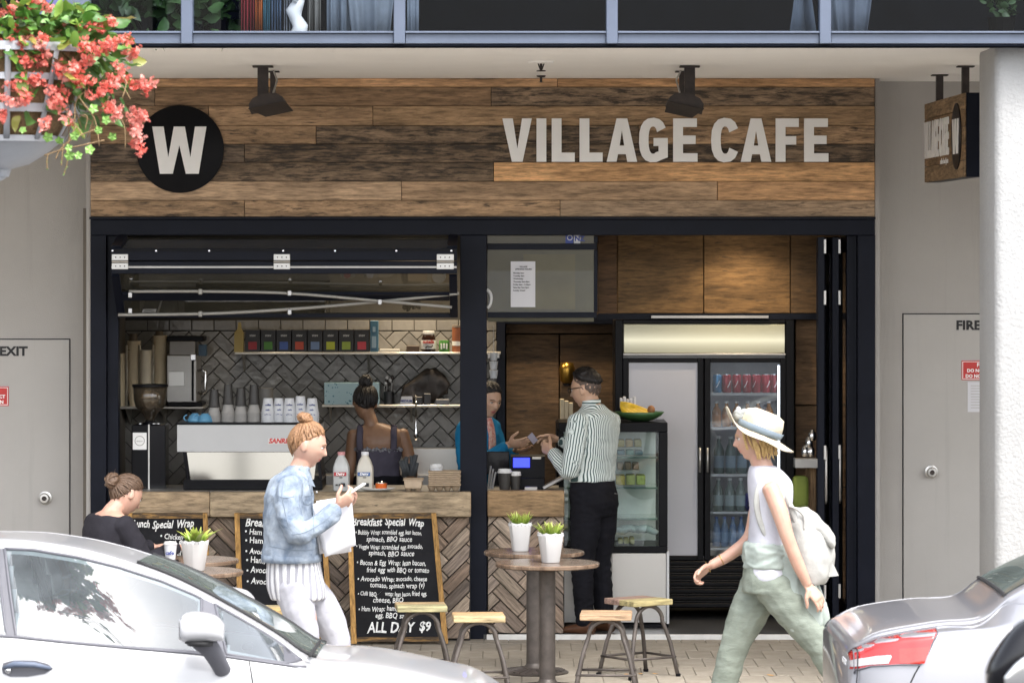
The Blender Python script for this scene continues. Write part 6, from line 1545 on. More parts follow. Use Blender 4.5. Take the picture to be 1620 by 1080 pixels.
def hair_cap(M, mat, parent, thick=.012, line=hl(.08), soft=.26, grooves=26, bun=None, seed=1.0, male=False, name='hair', extra=None):
    b = B()
    def fn(x, y, z):
        v = head_pt(x, y, z, male); n = Vector((x, y, z)); k = (z-line(y, x))/soft; k = max(0, min(1, k)); k = k*k*(3-2*k)
        az = math.atan2(x, -z+1.2) if bun is None else math.atan2((Vector((x, y, z))-bun).x*1.0, (Vector((x, y, z))-bun).z+.0001)
        g = math.sin(az*grooves+3*noise.noise(Vector((x*3+seed, y*3, z*3))))*.0022+noise.noise(Vector((x*7, y*7+seed, z*7)))*.003
        t = thick*(.75+.25*z)+g*1.3
        return v+n*(k*t-(1-k)*.012)
    sphere_grid(b, fn, 96, 72)
    bmesh.ops.transform(b, matrix=M, verts=b.verts)
    if extra: extra(b)
    return obj(name, b, M_(mat), parent, smooth=True)
def bun_shape(b, M, c, r, seed=2.0, n=10):
    """coiled strands"""
    rr = random.Random(seed); c = Vector(c)
    b2 = bmesh.new(); ell(b2, c, r, None, 28, 20)
    for v in b2.verts: q = v.co-c; v.co += q.normalized()*(noise.noise(v.co*70)*.006+math.sin(math.atan2(q.x, q.z)*3+q.y*120)*.003)
    for i in range(n):
        ax = Vector((rr.gauss(0, 1), rr.gauss(0, 1), rr.gauss(0, 1))).normalized(); a = ax.orthogonal().normalized(); d_ = ax.cross(a); L = rr.uniform(2.2, 4.5); k0 = rr.uniform(0, 6)
        pts = [c+Vector(((a*math.cos(k0+L*k/9)+d_*math.sin(k0+L*k/9)).x*r[0]*1.02, (a*math.cos(k0+L*k/9)+d_*math.sin(k0+L*k/9)).y*r[1]*1.02, (a*math.cos(k0+L*k/9)+d_*math.sin(k0+L*k/9)).z*r[2]*1.02)) for k in range(10)]
        tube(b2, pts, [.003+.006*math.sin(PI*k/9) for k in range(10)], 7)
    for i in range(n):
        a = Vector((rr.gauss(0, 1), rr.gauss(0, 1), rr.gauss(0, 1))).normalized(); p = c+Vector((a.x*r[0], a.y*r[1], a.z*r[2])); q = p+a*rr.uniform(.008, .022)+Vector((0, 0, rr.uniform(-.01, .01))); tube(b2, [p-a*.005, p+a*.006, q], [.0016, .0012, .0006], 5)
    bmesh.ops.transform(b2, matrix=M, verts=b2.verts); me = bpy.data.meshes.new('h'); b2.to_mesh(me); b2.free(); b.from_mesh(me); bpy.data.meshes.remove(me)
def strands(b, M, to, n, thick, seed=1, lo=hl(.10), male=False):
    """separate locks combed from the hairline towards the bun"""
    r_ = random.Random(seed); to = Vector(to).normalized(); k = 0
    while k < n:
        d = Vector((r_.gauss(0, 1), r_.gauss(0, 1), r_.gauss(0, 1))).normalized()
        if d.z < lo(d.y, d.x)+.02 or d.z > lo(d.y, d.x)+.75: continue
        k += 1; pts = []; rs = []; j = r_.uniform(-.001, .004); a_ = Vector((r_.gauss(0, .06), r_.gauss(0, .06), 0))
        for i in range(9):
            t = i/8; e = (d*(1-t)+to*t+a_*math.sin(PI*t)); e.normalize(); v = head_pt(e.x, e.y, e.z, male); pts.append(M @ (v+e*(thick*(.55+.45*min(1, t*3))+j))); rs.append(.0012+.0038*math.sin(PI*(.12+.8*t)))
        tube(b, pts, rs, 5)
    for i in range(n//5):
        d = Vector((r_.gauss(0, 1), r_.gauss(-.3, .6), r_.gauss(.3, .6))).normalized()
        if d.z < lo(d.y, d.x)-.12: continue
        v = head_pt(d.x, d.y, d.z, male); p0 = v+d*thick*.6; tube(b, [M @ p0, M @ (p0+d*.012+Vector((r_.gauss(0, .01), r_.gauss(0, .01), .004))), M @ (p0+d*.016+Vector((r_.gauss(0, .02), r_.gauss(0, .02), -.006)))], [.0009, .0007, .0004], 4)
def person(label, base, group=None): return thing('person', label, 'person', base, group)
def shoe(b, heel, d, sc=1.0, h=.075):
    d = Vector(d).normalized(); l = Vector((d.y, -d.x, 0)); heel = Vector(heel)
    loft(b, [(heel-d*.005*sc+Vector((0, 0, h*.5)), h*.48, .030*sc), (heel+d*.04*sc+Vector((0, 0, h*.55)), h*.52, .037*sc), (heel+d*.11*sc+Vector((0, 0, h*.42)), h*.40, .038*sc), (heel+d*.19*sc+Vector((0, 0, h*.30)), h*.28, .045*sc), (heel+d*.25*sc+Vector((0, 0, h*.24)), h*.20, .034*sc), (heel+d*.275*sc+Vector((0, 0, h*.22)), h*.12, .012*sc)], (0, 0, 1), l, 3, 18)

# ---------------------------------------------------------------- woman in the denim jacket, walking right
def denim_woman():
    Y0 = -4.85; q = lambda x, y, dy=0.0: P(x, y, Y0+dy)
    base = Vector((X(470, Y0), Y0, 0)); t = person('woman in a pale denim jacket and white jeans walking right with papers', base); fv, lv = Vector((1, 0, 0)), Vector((0, 1, 0))
    M = head_matrix(q(486, 704), fv, 14, 0, .99)
    b = B(); add_head(b, M)
    limb(b, [q(468, 752), q(474, 740), q(482, 722)], [.058, .052, .050])
    loft(b, [(q(466, 748), .05, .06), (q(460, 764), .075, .14), (q(460, 790), .085, .14), (q(464, 840), .075, .11), (q(468, 895), .09, .14), (q(470, 925), .08, .12)], fv, lv)
    zg = lambda z: z
    R0, R1, R2 = q(458, 768, -.16), q(474, 842, -.215), q(531, 803, -.16)
    limb(b, [R0, R1, R2], [.042, .034, .024]); L0, L1, L2 = q(466, 768, .16), q(492, 838, .20), q(533, 806, .02)
    limb(b, [L0, L1, L2], [.042, .034, .024])
    add_hand(b, q(533, 800, -.15), Vector((.80, .10, .55)), Vector((-.35, .75, .45)), Vector((-.5, -.1, .8)), .62, .92)
    add_hand(b, q(535, 803, .02), Vector((.85, -.15, .40)), Vector((-.2, -.5, .8)), Vector((.0, -.9, .3)), .5, .92)
    limb(b, [q(466, 915, -.09), Vector((base.x+.06, Y0-.09, .46)), Vector((base.x-.13, Y0-.08, .10))], [.072, .048, .036]); limb(b, [q(474, 915, .09), Vector((base.x+.20, Y0+.08, .47)), Vector((base.x+.22, Y0+.07, .09))], [.072, .048, .036])
    fuse('body', b, [M_('skin_fair'), M_('lip')], t, .0048, 2, lips=M)
    face_parts(M, t, 'hair_ginger', lidded=True)
    hair_cap(M, 'hair_ginger', t, .007, bun=Vector((0, .5, .95)), grooves=16, extra=lambda b_: (bun_shape(b_, M, (0, .046, .134), (.036, .036, .024), 4, 18), strands(b_, M, (0, .35, .95), 170, .007, 3)))
    # jacket
    b = B()
    loft(b, [(q(474, 738), .048, .062), (q(468, 747), .07, .10), (q(461, 760), .10, .165), (q(457, 785), .122, .185), (q(457, 820), .125, .178), (q(460, 855), .135, .175), (q(461, 884), .150, .182)], fv, lv)
    limb(b, [q(460, 766, -.15), q(455, 800, -.20), q(470, 842, -.225), q(500, 832, -.205), q(527, 810, -.165)], [.062, .062, .056, .048, .044]); limb(b, [q(466, 768, .15), q(490, 838, .20), q(526, 812, .04)], [.058, .052, .044])
    jk = fuse('denim_jacket', b, M_('denim'), t, .0065, 2, .012, 9.0)
    from mathutils.bvhtree import BVHTree
    bt = BVHTree.FromPolygons([v.co+base for v in jk.data.vertices], [tuple(f.vertices) for f in jk.data.polygons])
    def seam(pts, name='seam', r=.0019):
        q3 = []
        for x, y in catmull([tuple(map(float, a)) for a in pts], 6):
            h = bt.ray_cast(P(x, y, Y0-.5), Vector((0, 1, 0)))
            if h[0] is not None: q3.append(h[0]+Vector((0, -.001, 0)))
        if len(q3) > 2: b_ = B(); tube(b_, q3, r, 6); obj(name, b_, pm('thread', (.15, .185, .23), .9), jk, smooth=True)
    seam([(432, 788), (445, 792), (460, 790)]); seam([(444, 760), (441, 785), (446, 812), (452, 835)]); seam([(470, 758), (485, 775), (490, 800), (492, 830), (494, 870)]); seam([(418, 872), (450, 877), (480, 879), (505, 876)]); seam([(458, 850), (480, 846), (505, 832), (522, 818)])
    seam([(474, 792), (488, 793), (487, 802), (480, 806), (473, 801), (474, 792)], 'pocket_flap')
    b = B()
    for s in (-1,): prism(b, [(X(478, Y0), Z(734, Y0)), (X(489, Y0), Z(742, Y0)), (X(500, Y0), Z(768, Y0)), (X(484, Y0), Z(762, Y0)), (X(470, Y0), Z(745, Y0))], Y0+s*.085-.006, Y0+s*.085+.006)
    obj('collar', b, M_('denim'), jk)
    b = B(); loft(b, [(q(460, 876), .152, .184), (q(461, 887), .156, .188)], fv, lv, 2, 32); obj('waistband', b, M_('denim'), jk, smooth=True)
    b = B(); limb(b, [q(519, 817, -.175), q(529, 806, -.165)], [.047, .047], 16, 2); obj('cuff', b, M_('denim'), jk, smooth=True)
    for (px, py) in ((497, 778), (500, 800), (502, 822), (504, 845)):
        b = B(); ell(b, q(px+4, py, -.05), (.006, .006, .006), None, 8, 6); obj('button', b, M_('steel'), jk)
    # striped shirt below the jacket
    b = B(); loft(b, [(q(463, 870), .125, .155), (q(465, 900), .138, .165), (q(468, 925), .146, .165), (q(472, 946), .140, .158)], fv, lv); sh = fuse('striped_shirt', b, M_('skirt_stripe'), t, .007, 3, .010, 9.0, (1, 1, .3), stripe=lambda c: math.atan2(c.y-Y0, c.x-base.x)*.16)
    b = B(); loft(b, [(q(468, 895), .115, .145), (q(470, 925), .115, .145), (q(471, 955), .105, .14)], fv, lv)
    limb(b, [q(462, 925, -.08), Vector((base.x+.02, Y0-.09, .62)), Vector((base.x+.05, Y0-.09, .44)), Vector((base.x-.05, Y0-.085, .27)), Vector((base.x-.15, Y0-.08, .10))], [.095, .085, .064, .058, .048])
    limb(b, [q(478, 925, .07), Vector((base.x+.14, Y0+.07, .62)), Vector((base.x+.21, Y0+.07, .45)), Vector((base.x+.215, Y0+.07, .27)), Vector((base.x+.21, Y0+.07, .10))], [.100, .088, .066, .058, .048]); fuse('white_jeans', b, M_('jeans_white'), t, .0075, 4, .004, 7, (1, 1, 1.3))
    b = B(); shoe(b, (base.x-.20, Y0-.08, .035), (1, 0, -.15), .9); obj('shoe', b, M_('white_plastic'), t, smooth=True); b = B(); shoe(b, (base.x+.16, Y0+.07, 0), (1, 0, 0), .9); obj('shoe', b, M_('white_plastic'), t, smooth=True)
    # papers and phone
    pp = thing('paper_sheets', 'loose white sheets held by the woman in denim', 'paper', q(528, 830, -.08))
    for i, (a, c_, d_, e_) in enumerate((((494, 797), (556, 783), (563, 862), (514, 881)), ((500, 792), (548, 785), (556, 872), (520, 878)), ((492, 800), (540, 790), (550, 868), (506, 876)))):
        b = B(); n_ = 8; g = []
        dy = -.09+.03*i
        for u_ in range(n_+1):
            row = []
            for v_ in range(n_+1):
                s_, w_ = u_/n_, v_/n_; x = (a[0]*(1-s_)+c_[0]*s_)*(1-w_)+(e_[0]*(1-s_)+d_[0]*s_)*w_; y = (a[1]*(1-s_)+c_[1]*s_)*(1-w_)+(e_[1]*(1-s_)+d_[1]*s_)*w_
                row.append(b.verts.new(q(x, y, dy+.05*s_+.012*math.sin(s_*5+w_*3+i))))
            g.append(row)
        for u_ in range(n_):
            for v_ in range(n_): b.faces.new((g[u_][v_], g[u_+1][v_], g[u_+1][v_+1], g[u_][v_+1]))
        o = obj('sheet', b, M_('paper_white'), pp, smooth=True); m_ = o.modifiers.new('t', 'SOLIDIFY'); m_.thickness = .001
    b = B(); d = (q(577, 764, -.10)-q(547, 783, -.12)); Mx = Matrix.Translation(q(560, 775, -.11)) @ d.to_track_quat('X', 'Z').to_matrix().to_4x4(); box(b, -.068, .068, -.033, .033, -.004, .004, .004, M=Mx); ph = tag(obj('phone', b, M_('white_plastic'), None), 'white phone held up by the woman in denim', 'phone')
denim_woman()

# ---------------------------------------------------------------- woman in the sun hat, striding left
def hat_woman():
    Y0 = -4.62; q = lambda x, y, dy=0.0: P(x, y, Y0+dy)
    base = Vector((X(1215, Y0), Y0, 0)); t = person('woman in a straw sun hat and sage trousers striding left', base); fv, lv = Vector((-1, 0, 0)), Vector((0, -1, 0))
    M = head_matrix(q(1193, 693), fv, 6, 0, 1.0); b = B(); add_head(b, M)
    limb(b, [q(1210, 752), q(1206, 738), q(1198, 712)], [.066, .056, .053])
    loft(b, [(q(1208, 746), .05, .06), (q(1213, 760), .075, .145), (q(1214, 790), .085, .14), (q(1214, 840), .075, .11), (q(1213, 890), .09, .14), (q(1211, 925), .08, .12)], fv, lv)
    N0, N1, N2 = q(1219, 771, -.165), q(1246, 850, -.215), q(1277, 923, -.18)     # near arm swings back
    limb(b, [N0, q(1234, 810, -.20), N1, q(1263, 893, -.20), N2], [.047, .044, .036, .033, .0245]); F0, F1, F2 = q(1206, 772, .165), q(1185, 850, .20), q(1126, 893, .14)
    limb(b, [F0, q(1196, 812, .19), F1, q(1156, 876, .17), F2], [.045, .041, .035, .032, .0245])
    add_hand(b, q(1279, 927, -.18), Vector((.62, -.05, -.78)), Vector((-.5, .75, -.3)), Vector((-.8, -.5, -.2)), .32, .95); add_hand(b, q(1124, 895, .14), Vector((-.80, -.05, -.55)), Vector((.1, -.55, -.85)), Vector((-.3, -.9, .5)), .85, .98, curls=(.75, .85, .9, .95))
    limb(b, [q(1212, 915, .08), q(1172, 1010, .08), q(1135, 1115, .08)], [.07, .048, .036]); limb(b, [q(1222, 915, -.08), q(1290, 1012, -.08), q(1348, 1100, -.08)], [.07, .048, .036])
    fuse('body', b, [M_('skin_fair'), M_('lip')], t, .0048, 2, lips=M); face_parts(M, t, 'hair_blond')
    def locks(b_):
        rr = random.Random(5)
        for i in range(46):
            s = -1 if i % 2 else 1; a = rr.uniform(-.1, 1.0); x0 = s*(.074-.03*a*a); y0 = -.045+.135*a
            pts = [M @ Vector(v) for v in ((x0*.95, y0, .055), (x0*1.10, y0+.004, .0), (x0*1.12, y0+.012+rr.uniform(-.01, .012), -.05), (x0*.98, y0+.016+rr.uniform(-.012, .012), -.085-rr.uniform(0, .03)*(1 if a > .2 else .2)))]
            if a < .12: pts = pts[:3]
            limb(b_, pts, [.007]*(len(pts)-1)+[.003], 7, 3)
    hair_cap(M, 'hair_blond', t, .012, extra=locks)
    # sun hat: tilted, brim turned up in front
    Mh = M @ Matrix.Rotation(rad(-27), 4, 'X') @ Matrix.Translation((0, .012, .030)); ht = None
    b = B(); seg = 56; prof = [(.090, .0), (.100, .03), (.098, .07), (.086, .106), (.054, .122), (.0, .124)]
    rings = []
    for r_, z_ in prof:
        ring = []
        for k in range(seg):
            a = 2*PI*k/seg; x, y = r_*math.cos(a)*.98, r_*math.sin(a)*1.16; n_ = noise.noise(Vector((x*18, y*18, z_*18)))*.008
            ring.append(b.verts.new(Mh @ Vector((x+n_, y+n_, z_+n_))))
        rings.append(ring)
    for i in range(len(rings)-1):
        for k in range(seg): b.faces.new((rings[i][k], rings[i][(k+1) % seg], rings[i+1][(k+1) % seg], rings[i+1][k]))
    bmesh.ops.remove_doubles(b, verts=b.verts, dist=.0005); ht = obj('hat', b, M_('hat_straw'), t, smooth=True); m_ = ht.modifiers.new('t', 'SOLIDIFY'); m_.thickness = .003; ht['label'] = 'straw sun hat with a blue-grey band'
    b = B(); rings = []
    for i in range(6):
        w = i/5; ring = []
        for k in range(seg):
            a = 2*PI*k/seg; r_ = .090+.095*w; x, y = r_*math.cos(a)*.98, r_*math.sin(a)*1.12
            fr_ = max(0, -math.sin(a)); z_ = -.030*w*(1-fr_*.6)+fr_**3*.085*w**2.2+.006*math.sin(a*5+1)*w
            ring.append(b.verts.new(Mh @ Vector((x, y, z_+.004))))
        rings.append(ring)
    for i in range(5):
        for k in range(seg): b.faces.new((rings[i][k], rings[i][(k+1) % seg], rings[i+1][(k+1) % seg], rings[i+1][k]))
    o = obj('brim', b, M_('hat_straw'), ht, smooth=True); m_ = o.modifiers.new('t', 'SOLIDIFY'); m_.thickness = .003
    b = B(); rings = []
    for z_ in (.006, .022, .040):
        rings.append([b.verts.new(Mh @ Vector(((.0965+z_*.22)*math.cos(2*PI*k/seg)*.98*1.04, (.0965+z_*.22)*math.sin(2*PI*k/seg)*1.16*1.04, z_))) for k in range(seg)])
    for i in range(2):
        for k in range(seg): b.faces.new((rings[i][k], rings[i][(k+1) % seg], rings[i+1][(k+1) % seg], rings[i+1][k]))
    o = obj('band', b, M_('hat_band'), ht, smooth=True); m_ = o.modifiers.new('t', 'SOLIDIFY'); m_.thickness = .003
    b = B()
    for i in range(7):
        a = i*.9; c_ = Mh @ Vector((.02*math.cos(a), -.125+.014*math.sin(a), .055+.02*math.sin(a*1.7))); ell(b, c_, (.03, .016, .024), Matrix.Rotation(a, 3, 'Z') @ Matrix.Rotation(a*.7, 3, 'X'), 10, 7)
    o = obj('bow', b, pm('bow_grey', (.30, .31, .30), .8, bump=.3), ht, smooth=True)
    # sleeveless top
    b = B(); loft(b, [(q(1207, 737), .060, .072), (q(1212, 746), .090, .125), (q(1218, 768), .114, .16), (q(1218, 810), .108, .150), (q(1216, 850), .103, .145), (q(1214, 880), .108, .155), (q(1214, 905), .112, .165), (q(1214, 916), .108, .16)], fv, lv); fuse('sleeveless_top', b, M_('white_top'), t, .007, 3, .008, 8, (1, 1, .6))
    # trousers
    b = B(); loft(b, [(q(1214, 885), .112, .15), (q(1213, 905), .122, .16), (q(1212, 935), .125, .165)], fv, lv)
    limb(b, [q(1206, 925, .075), q(1184, 970, .08), q(1163, 1020, .085), q(1150, 1065, .085), q(1136, 1118, .085)], [.112, .100, .076, .068, .054]); limb(b, [q(1224, 925, -.075), q(1258, 970, -.08), q(1294, 1018, -.085), q(1322, 1064, -.085), q(1352, 1106, -.085)], [.110, .095, .073, .064, .050])
    fuse('sage_trousers', b, M_('sage'), t, .0075, 3, .007, 6, (1, 1, 1.6))
    # jacket tied round the waist, its tail hanging behind
    b = B(); loft(b, [(q(1215, 858), .122, .158), (q(1215, 876), .130, .165), (q(1215, 896), .126, .166)], fv, lv); jk = fuse('tied_jacket', b, M_('sage_pale'), t, .007, 2, .012, 9, (1, 1, 2))
    b = B(); 
    for k, (dx, dy) in enumerate(((0, -.13), (12, -.06), (26, -.12), (34, .0))):
        limb(b, [q(1243+dx*.5, 880, dy), q(1252+dx*.8, 920, dy), q(1258+dx, 960, dy), q(1262+dx*1.1, 992-k*3, dy)], [.035, .048, .055, .042], 12, 4, .5, (0, 1, 0))
    fuse('jacket_tail', b, M_('sage_pale'), jk, .007, 2, .008, 10, (1, 1, .4))
    # shoes
    b = B(); shoe(b, q(1148, 1160, .085)*1.0-Vector((0, 0, 0)), (-1, 0, .12), .92); obj('shoe', b, M_('white_plastic'), t, smooth=True); b = B(); shoe(b, q(1362, 1120, -.085), (-.75, 0, -.66), .92); obj('shoe', b, M_('white_plastic'), t, smooth=True)
    # bracelets
    for px, py in ((1141, 884), (1120, 896)):
        b = B(); c_ = q(px, py, .155); d = Vector((-.8, 0, -.4)).normalized(); a_ = d.orthogonal().normalized(); e_ = d.cross(a_)
        tube(b, [c_+(a_*math.cos(k*PI/8)+e_*math.sin(k*PI/8))*.029 for k in range(17)], .0025, 6); obj('bracelet', b, pm('gold', (.65, .45, .15), .25, 1.0), t, smooth=True)
    # backpack
    bp = thing('backpack', 'pale grey cloth backpack on the woman in the sun hat', 'backpack', q(1278, 920, 0))
    b = B(); loft(b, [(q(1265, 805), .05, .11), (q(1272, 830), .10, .15), (q(1280, 860), .12, .165), (q(1282, 895), .115, .165), (q(1277, 920), .085, .14)], Vector((1, 0, 0)), lv, e=.75); fuse('sack', b, M_('bag_cloth'), bp, .007, 3, .014, 7)
    b = B(); loft(b, [(q(1262, 812), .03, .12), (q(1285, 828), .045, .15), (q(1308, 848), .04, .155), (q(1316, 862), .02, .14)], Vector((.5, 0, .86)), lv, e=.75); fuse('flap', b, M_('bag_cloth'), bp, .006, 3, .008, 9)
    b = B(); quad(b, q(1306, 890, -.1), q(1316, 886, -.1), q(1327, 910, -.1), q(1311, 912, -.1)); o = obj('strap_end', b, M_('bag_cloth'), bp); m_ = o.modifiers.new('t', 'SOLIDIFY'); m_.thickness = .004
    b = B(); tube(b, catmull([tuple(q(x, y, -.135)) for x, y in ((1262, 830), (1246, 790), (1228, 762), (1206, 760), (1197, 800), (1215, 850), (1250, 880))], 4), .016, 8, True, .4, (0, 1, 0)); obj('strap', b, M_('bag_cloth'), bp, smooth=True)
    b = B(); tube(b, catmull([tuple(q(x, y, -.15)) for x, y in ((1248, 800), (1262, 806), (1272, 818), (1272, 838))], 4), .007, 6); obj('draw_cord', b, M_('bag_cloth'), bp, smooth=True)
hat_woman()

# ---------------------------------------------------------------- customer in the striped shirt
def customer():
    base = Vector((X(938, .08), .08, .03)); F = Fig(base, (-.80, .60)); t = person('man in a green and white striped shirt paying at the counter', base); p = F.p; fv, lv = F.f, F.r
    hf = (fv+Vector((-.35, -.02, 0))).normalized(); hc = p(.055, 0, 1.575); M = head_matrix(hc, hf, 8, 0, 1.04)
    b = B(); add_head(b, M, True); limb(b, [p(-.01, 0, 1.40), p(.0, 0, 1.45), p(.035, 0, 1.53)], [.07, .060, .058])
    loft(b, [(p(-.01, 0, 1.44), .06, .08), (p(-.01, 0, 1.38), .09, .17), (p(0, 0, 1.25), .10, .16), (p(.01, 0, 1.05), .09, .14), (p(0, 0, .90), .10, .15), (p(0, 0, .80), .09, .14)], fv, lv)
    limb(b, [p(-.01, -.18, 1.37), p(.0, -.235, 1.07), p(.21, -.15, 1.165)], [.046, .038, .027]); limb(b, [p(-.01, .18, 1.37), p(.10, .23, 1.08), p(.37, .16, 1.225)], [.046, .038, .027])
    add_hand(b, p(.225, -.145, 1.175), fv*.9+F.u*.25+lv*.25, lv*.8+F.u*.1, F.u*.8+fv*.2, .55, 1.0); add_hand(b, p(.39, .155, 1.235), fv*.95-lv*.1+F.u*.05, -lv*.6-F.u*.7, -lv*.6+F.u*.7, .45, 1.0, curls=(.25, .5, .65, .7))
    for s in (-1, 1): limb(b, [p(0, s*.09, .86), p(.02, s*.10, .47), p(-.01, s*.11, .09)], [.075, .05, .036])
    fuse('body', b, [M_('skin_light'), M_('lip')], t, .0048, 2, lips=M); face_parts(M, t, 'hair_black')
    hair_cap(M, 'hair_black', t, .024, line=hl(.36, .42, .30), soft=.22, grooves=34, male=True)
    hair_cap(M, 'stubble', t, .0035, line=hl(.05, .62, .78), soft=.25, grooves=40, male=True, name='cropped_hair')
    b = B(); g = lambda v: M @ Vector(v)
    for s in (-1, 1):
        tube(b, [g((s*.031+.022*math.cos(k*PI/7), -.104+.004*abs(math.cos(k*PI/7)), .006+.016*math.sin(k*PI/7))) for k in range(15)], .0024, 6); tube(b, [g((s*.053, -.099, .012)), g((s*.078, -.05, .014)), g((s*.083, .01, .014)), g((s*.082, .02, .0))], .0026, 6)
    tube(b, [g((-.009, -.105, .01)), g((.009, -.105, .01))], .002, 6); obj('glasses', b, M_('black_gloss'), t, smooth=True)
    # shirt
    b = B(); loft(b, [(p(.0, 0, 1.475), .062, .070), (p(-.005, 0, 1.445), .075, .105), (p(-.01, 0, 1.405), .100, .185), (p(-.005, 0, 1.32), .122, .205), (p(.0, 0, 1.20), .125, .198), (p(.01, 0, 1.08), .125, .185), (p(.01, 0, .985), .128, .182)], fv, lv)
    AL = [p(-.01, -.175, 1.375), p(-.015, -.225, 1.22), p(.01, -.24, 1.065), p(.11, -.20, 1.11), p(.20, -.155, 1.16)]; AR = [p(-.01, .175, 1.375), p(.05, .22, 1.20), p(.11, .235, 1.075), p(.24, .20, 1.15), p(.36, .163, 1.218)]
    limb(b, AL, [.072, .066, .060, .052, .043]); limb(b, AR, [.072, .066, .060, .052, .042])
    def seg_param(c, pts):
        best = (9, 0)
        for a, e in zip(pts[:-1], pts[1:]):
            d = e-a; k = max(0, min(1, (c-a).dot(d)/d.length_squared)); w = a+d*k; dist = (c-w).length
            if dist < best[0]:
                dn = d.normalized(); ref = (F.f-dn*F.f.dot(dn)); ref = ref.normalized() if ref.length > .2 else (F.u-dn*F.u.dot(dn)).normalized(); o2 = dn.cross(ref); best = (dist, math.atan2((c-w).dot(o2), (c-w).dot(ref))*.058)
        return best
    def stripe(c):
        rel = c-base; lo = rel.dot(lv); 
        da, va = seg_param(c, AL); db, vb = seg_param(c, AR)
        if da < .075 and lo < -.155: return va
        if db < .075 and lo > .155: return vb
        if rel.z > 1.40: return lo*.75+rel.dot(fv)*.5
        return lo
    sh = fuse('striped_shirt', b, M_('shirt_stripe'), t, .0055, 4, .007, 8.5, (1, 1, 1.4), stripe=stripe)
    b = B(); rr_ = []
    for z_, k in ((1.452, 1.0), (1.478, .97), (1.505, .94)):
        rr_.append([b.verts.new(p(.012+.062*k*math.cos(a), .069*k*math.sin(a), z_+.022*-math.cos(a)*.4)) for a in [2*PI*i/28 for i in range(28)]])
    for i in range(2):
        for k in range(28): b.faces.new((rr_[i][k], rr_[i][(k+1) % 28], rr_[i+1][(k+1) % 28], rr_[i+1][k]))
    o = obj('collar', b, M_('shirt_stripe'), sh, smooth=True); m_ = o.modifiers.new('t', 'SOLIDIFY'); m_.thickness = .004
    at = o.data.attributes.new('stripe', 'FLOAT', 'POINT'); 
    for i, v in enumerate(o.data.vertices): at.data[i].value = (v.co.z)*.7
    # trousers, belt, shoes
    b = B(); loft(b, [(p(.005, 0, 1.0), .112, .163), (p(0, 0, .93), .128, .172), (p(-.012, 0, .84), .135, .176), (p(-.005, 0, .76), .115, .165)], fv, lv)
    for s in (-1, 1): limb(b, [p(-.01, s*.085, .82), p(.0, s*.09, .64), p(.015, s*.095, .46), p(.0, s*.105, .28), p(-.015, s*.11, .08)], [.102, .094, .074, .066, .058])
    tr = fuse('black_trousers', b, M_('black_cloth'), t, .0065, 4, .007, 10, (1, 1, 1.8))
    b = B(); loft(b, [(p(.005, 0, .982), .119, .170), (p(.005, 0, 1.012), .118, .168)], fv, lv, 2, 32); obj('belt', b, M_('black_plastic'), tr, smooth=True)
    b = B(); tube(b, [p(-.137, .05, .905), p(-.132, .095, .900)], .003, 5); obj('pocket_trim', b, M_('steel_dull'), tr)
    for s in (-1, 1):
        b = B(); shoe(b, p(-.075, s*.105, 0), fv+lv*s*.12, 1.05, .085); so = obj('shoe', b, M_('brown_leather'), t, smooth=True)
    # banknote / card between the two
    b = B(); c_ = p(.49, .135, 1.235); Mx = Matrix.Translation(c_) @ Matrix.Rotation(.5, 4, 'Y') @ Matrix.Rotation(.3, 4, 'X'); box(b, -.02, .012, -.001, .001, -.012, .012, M=Mx); tag(obj('coin', b, M_('steel'), None), 'small silver coin in the customer\'s fingertips', 'coin')
customer()

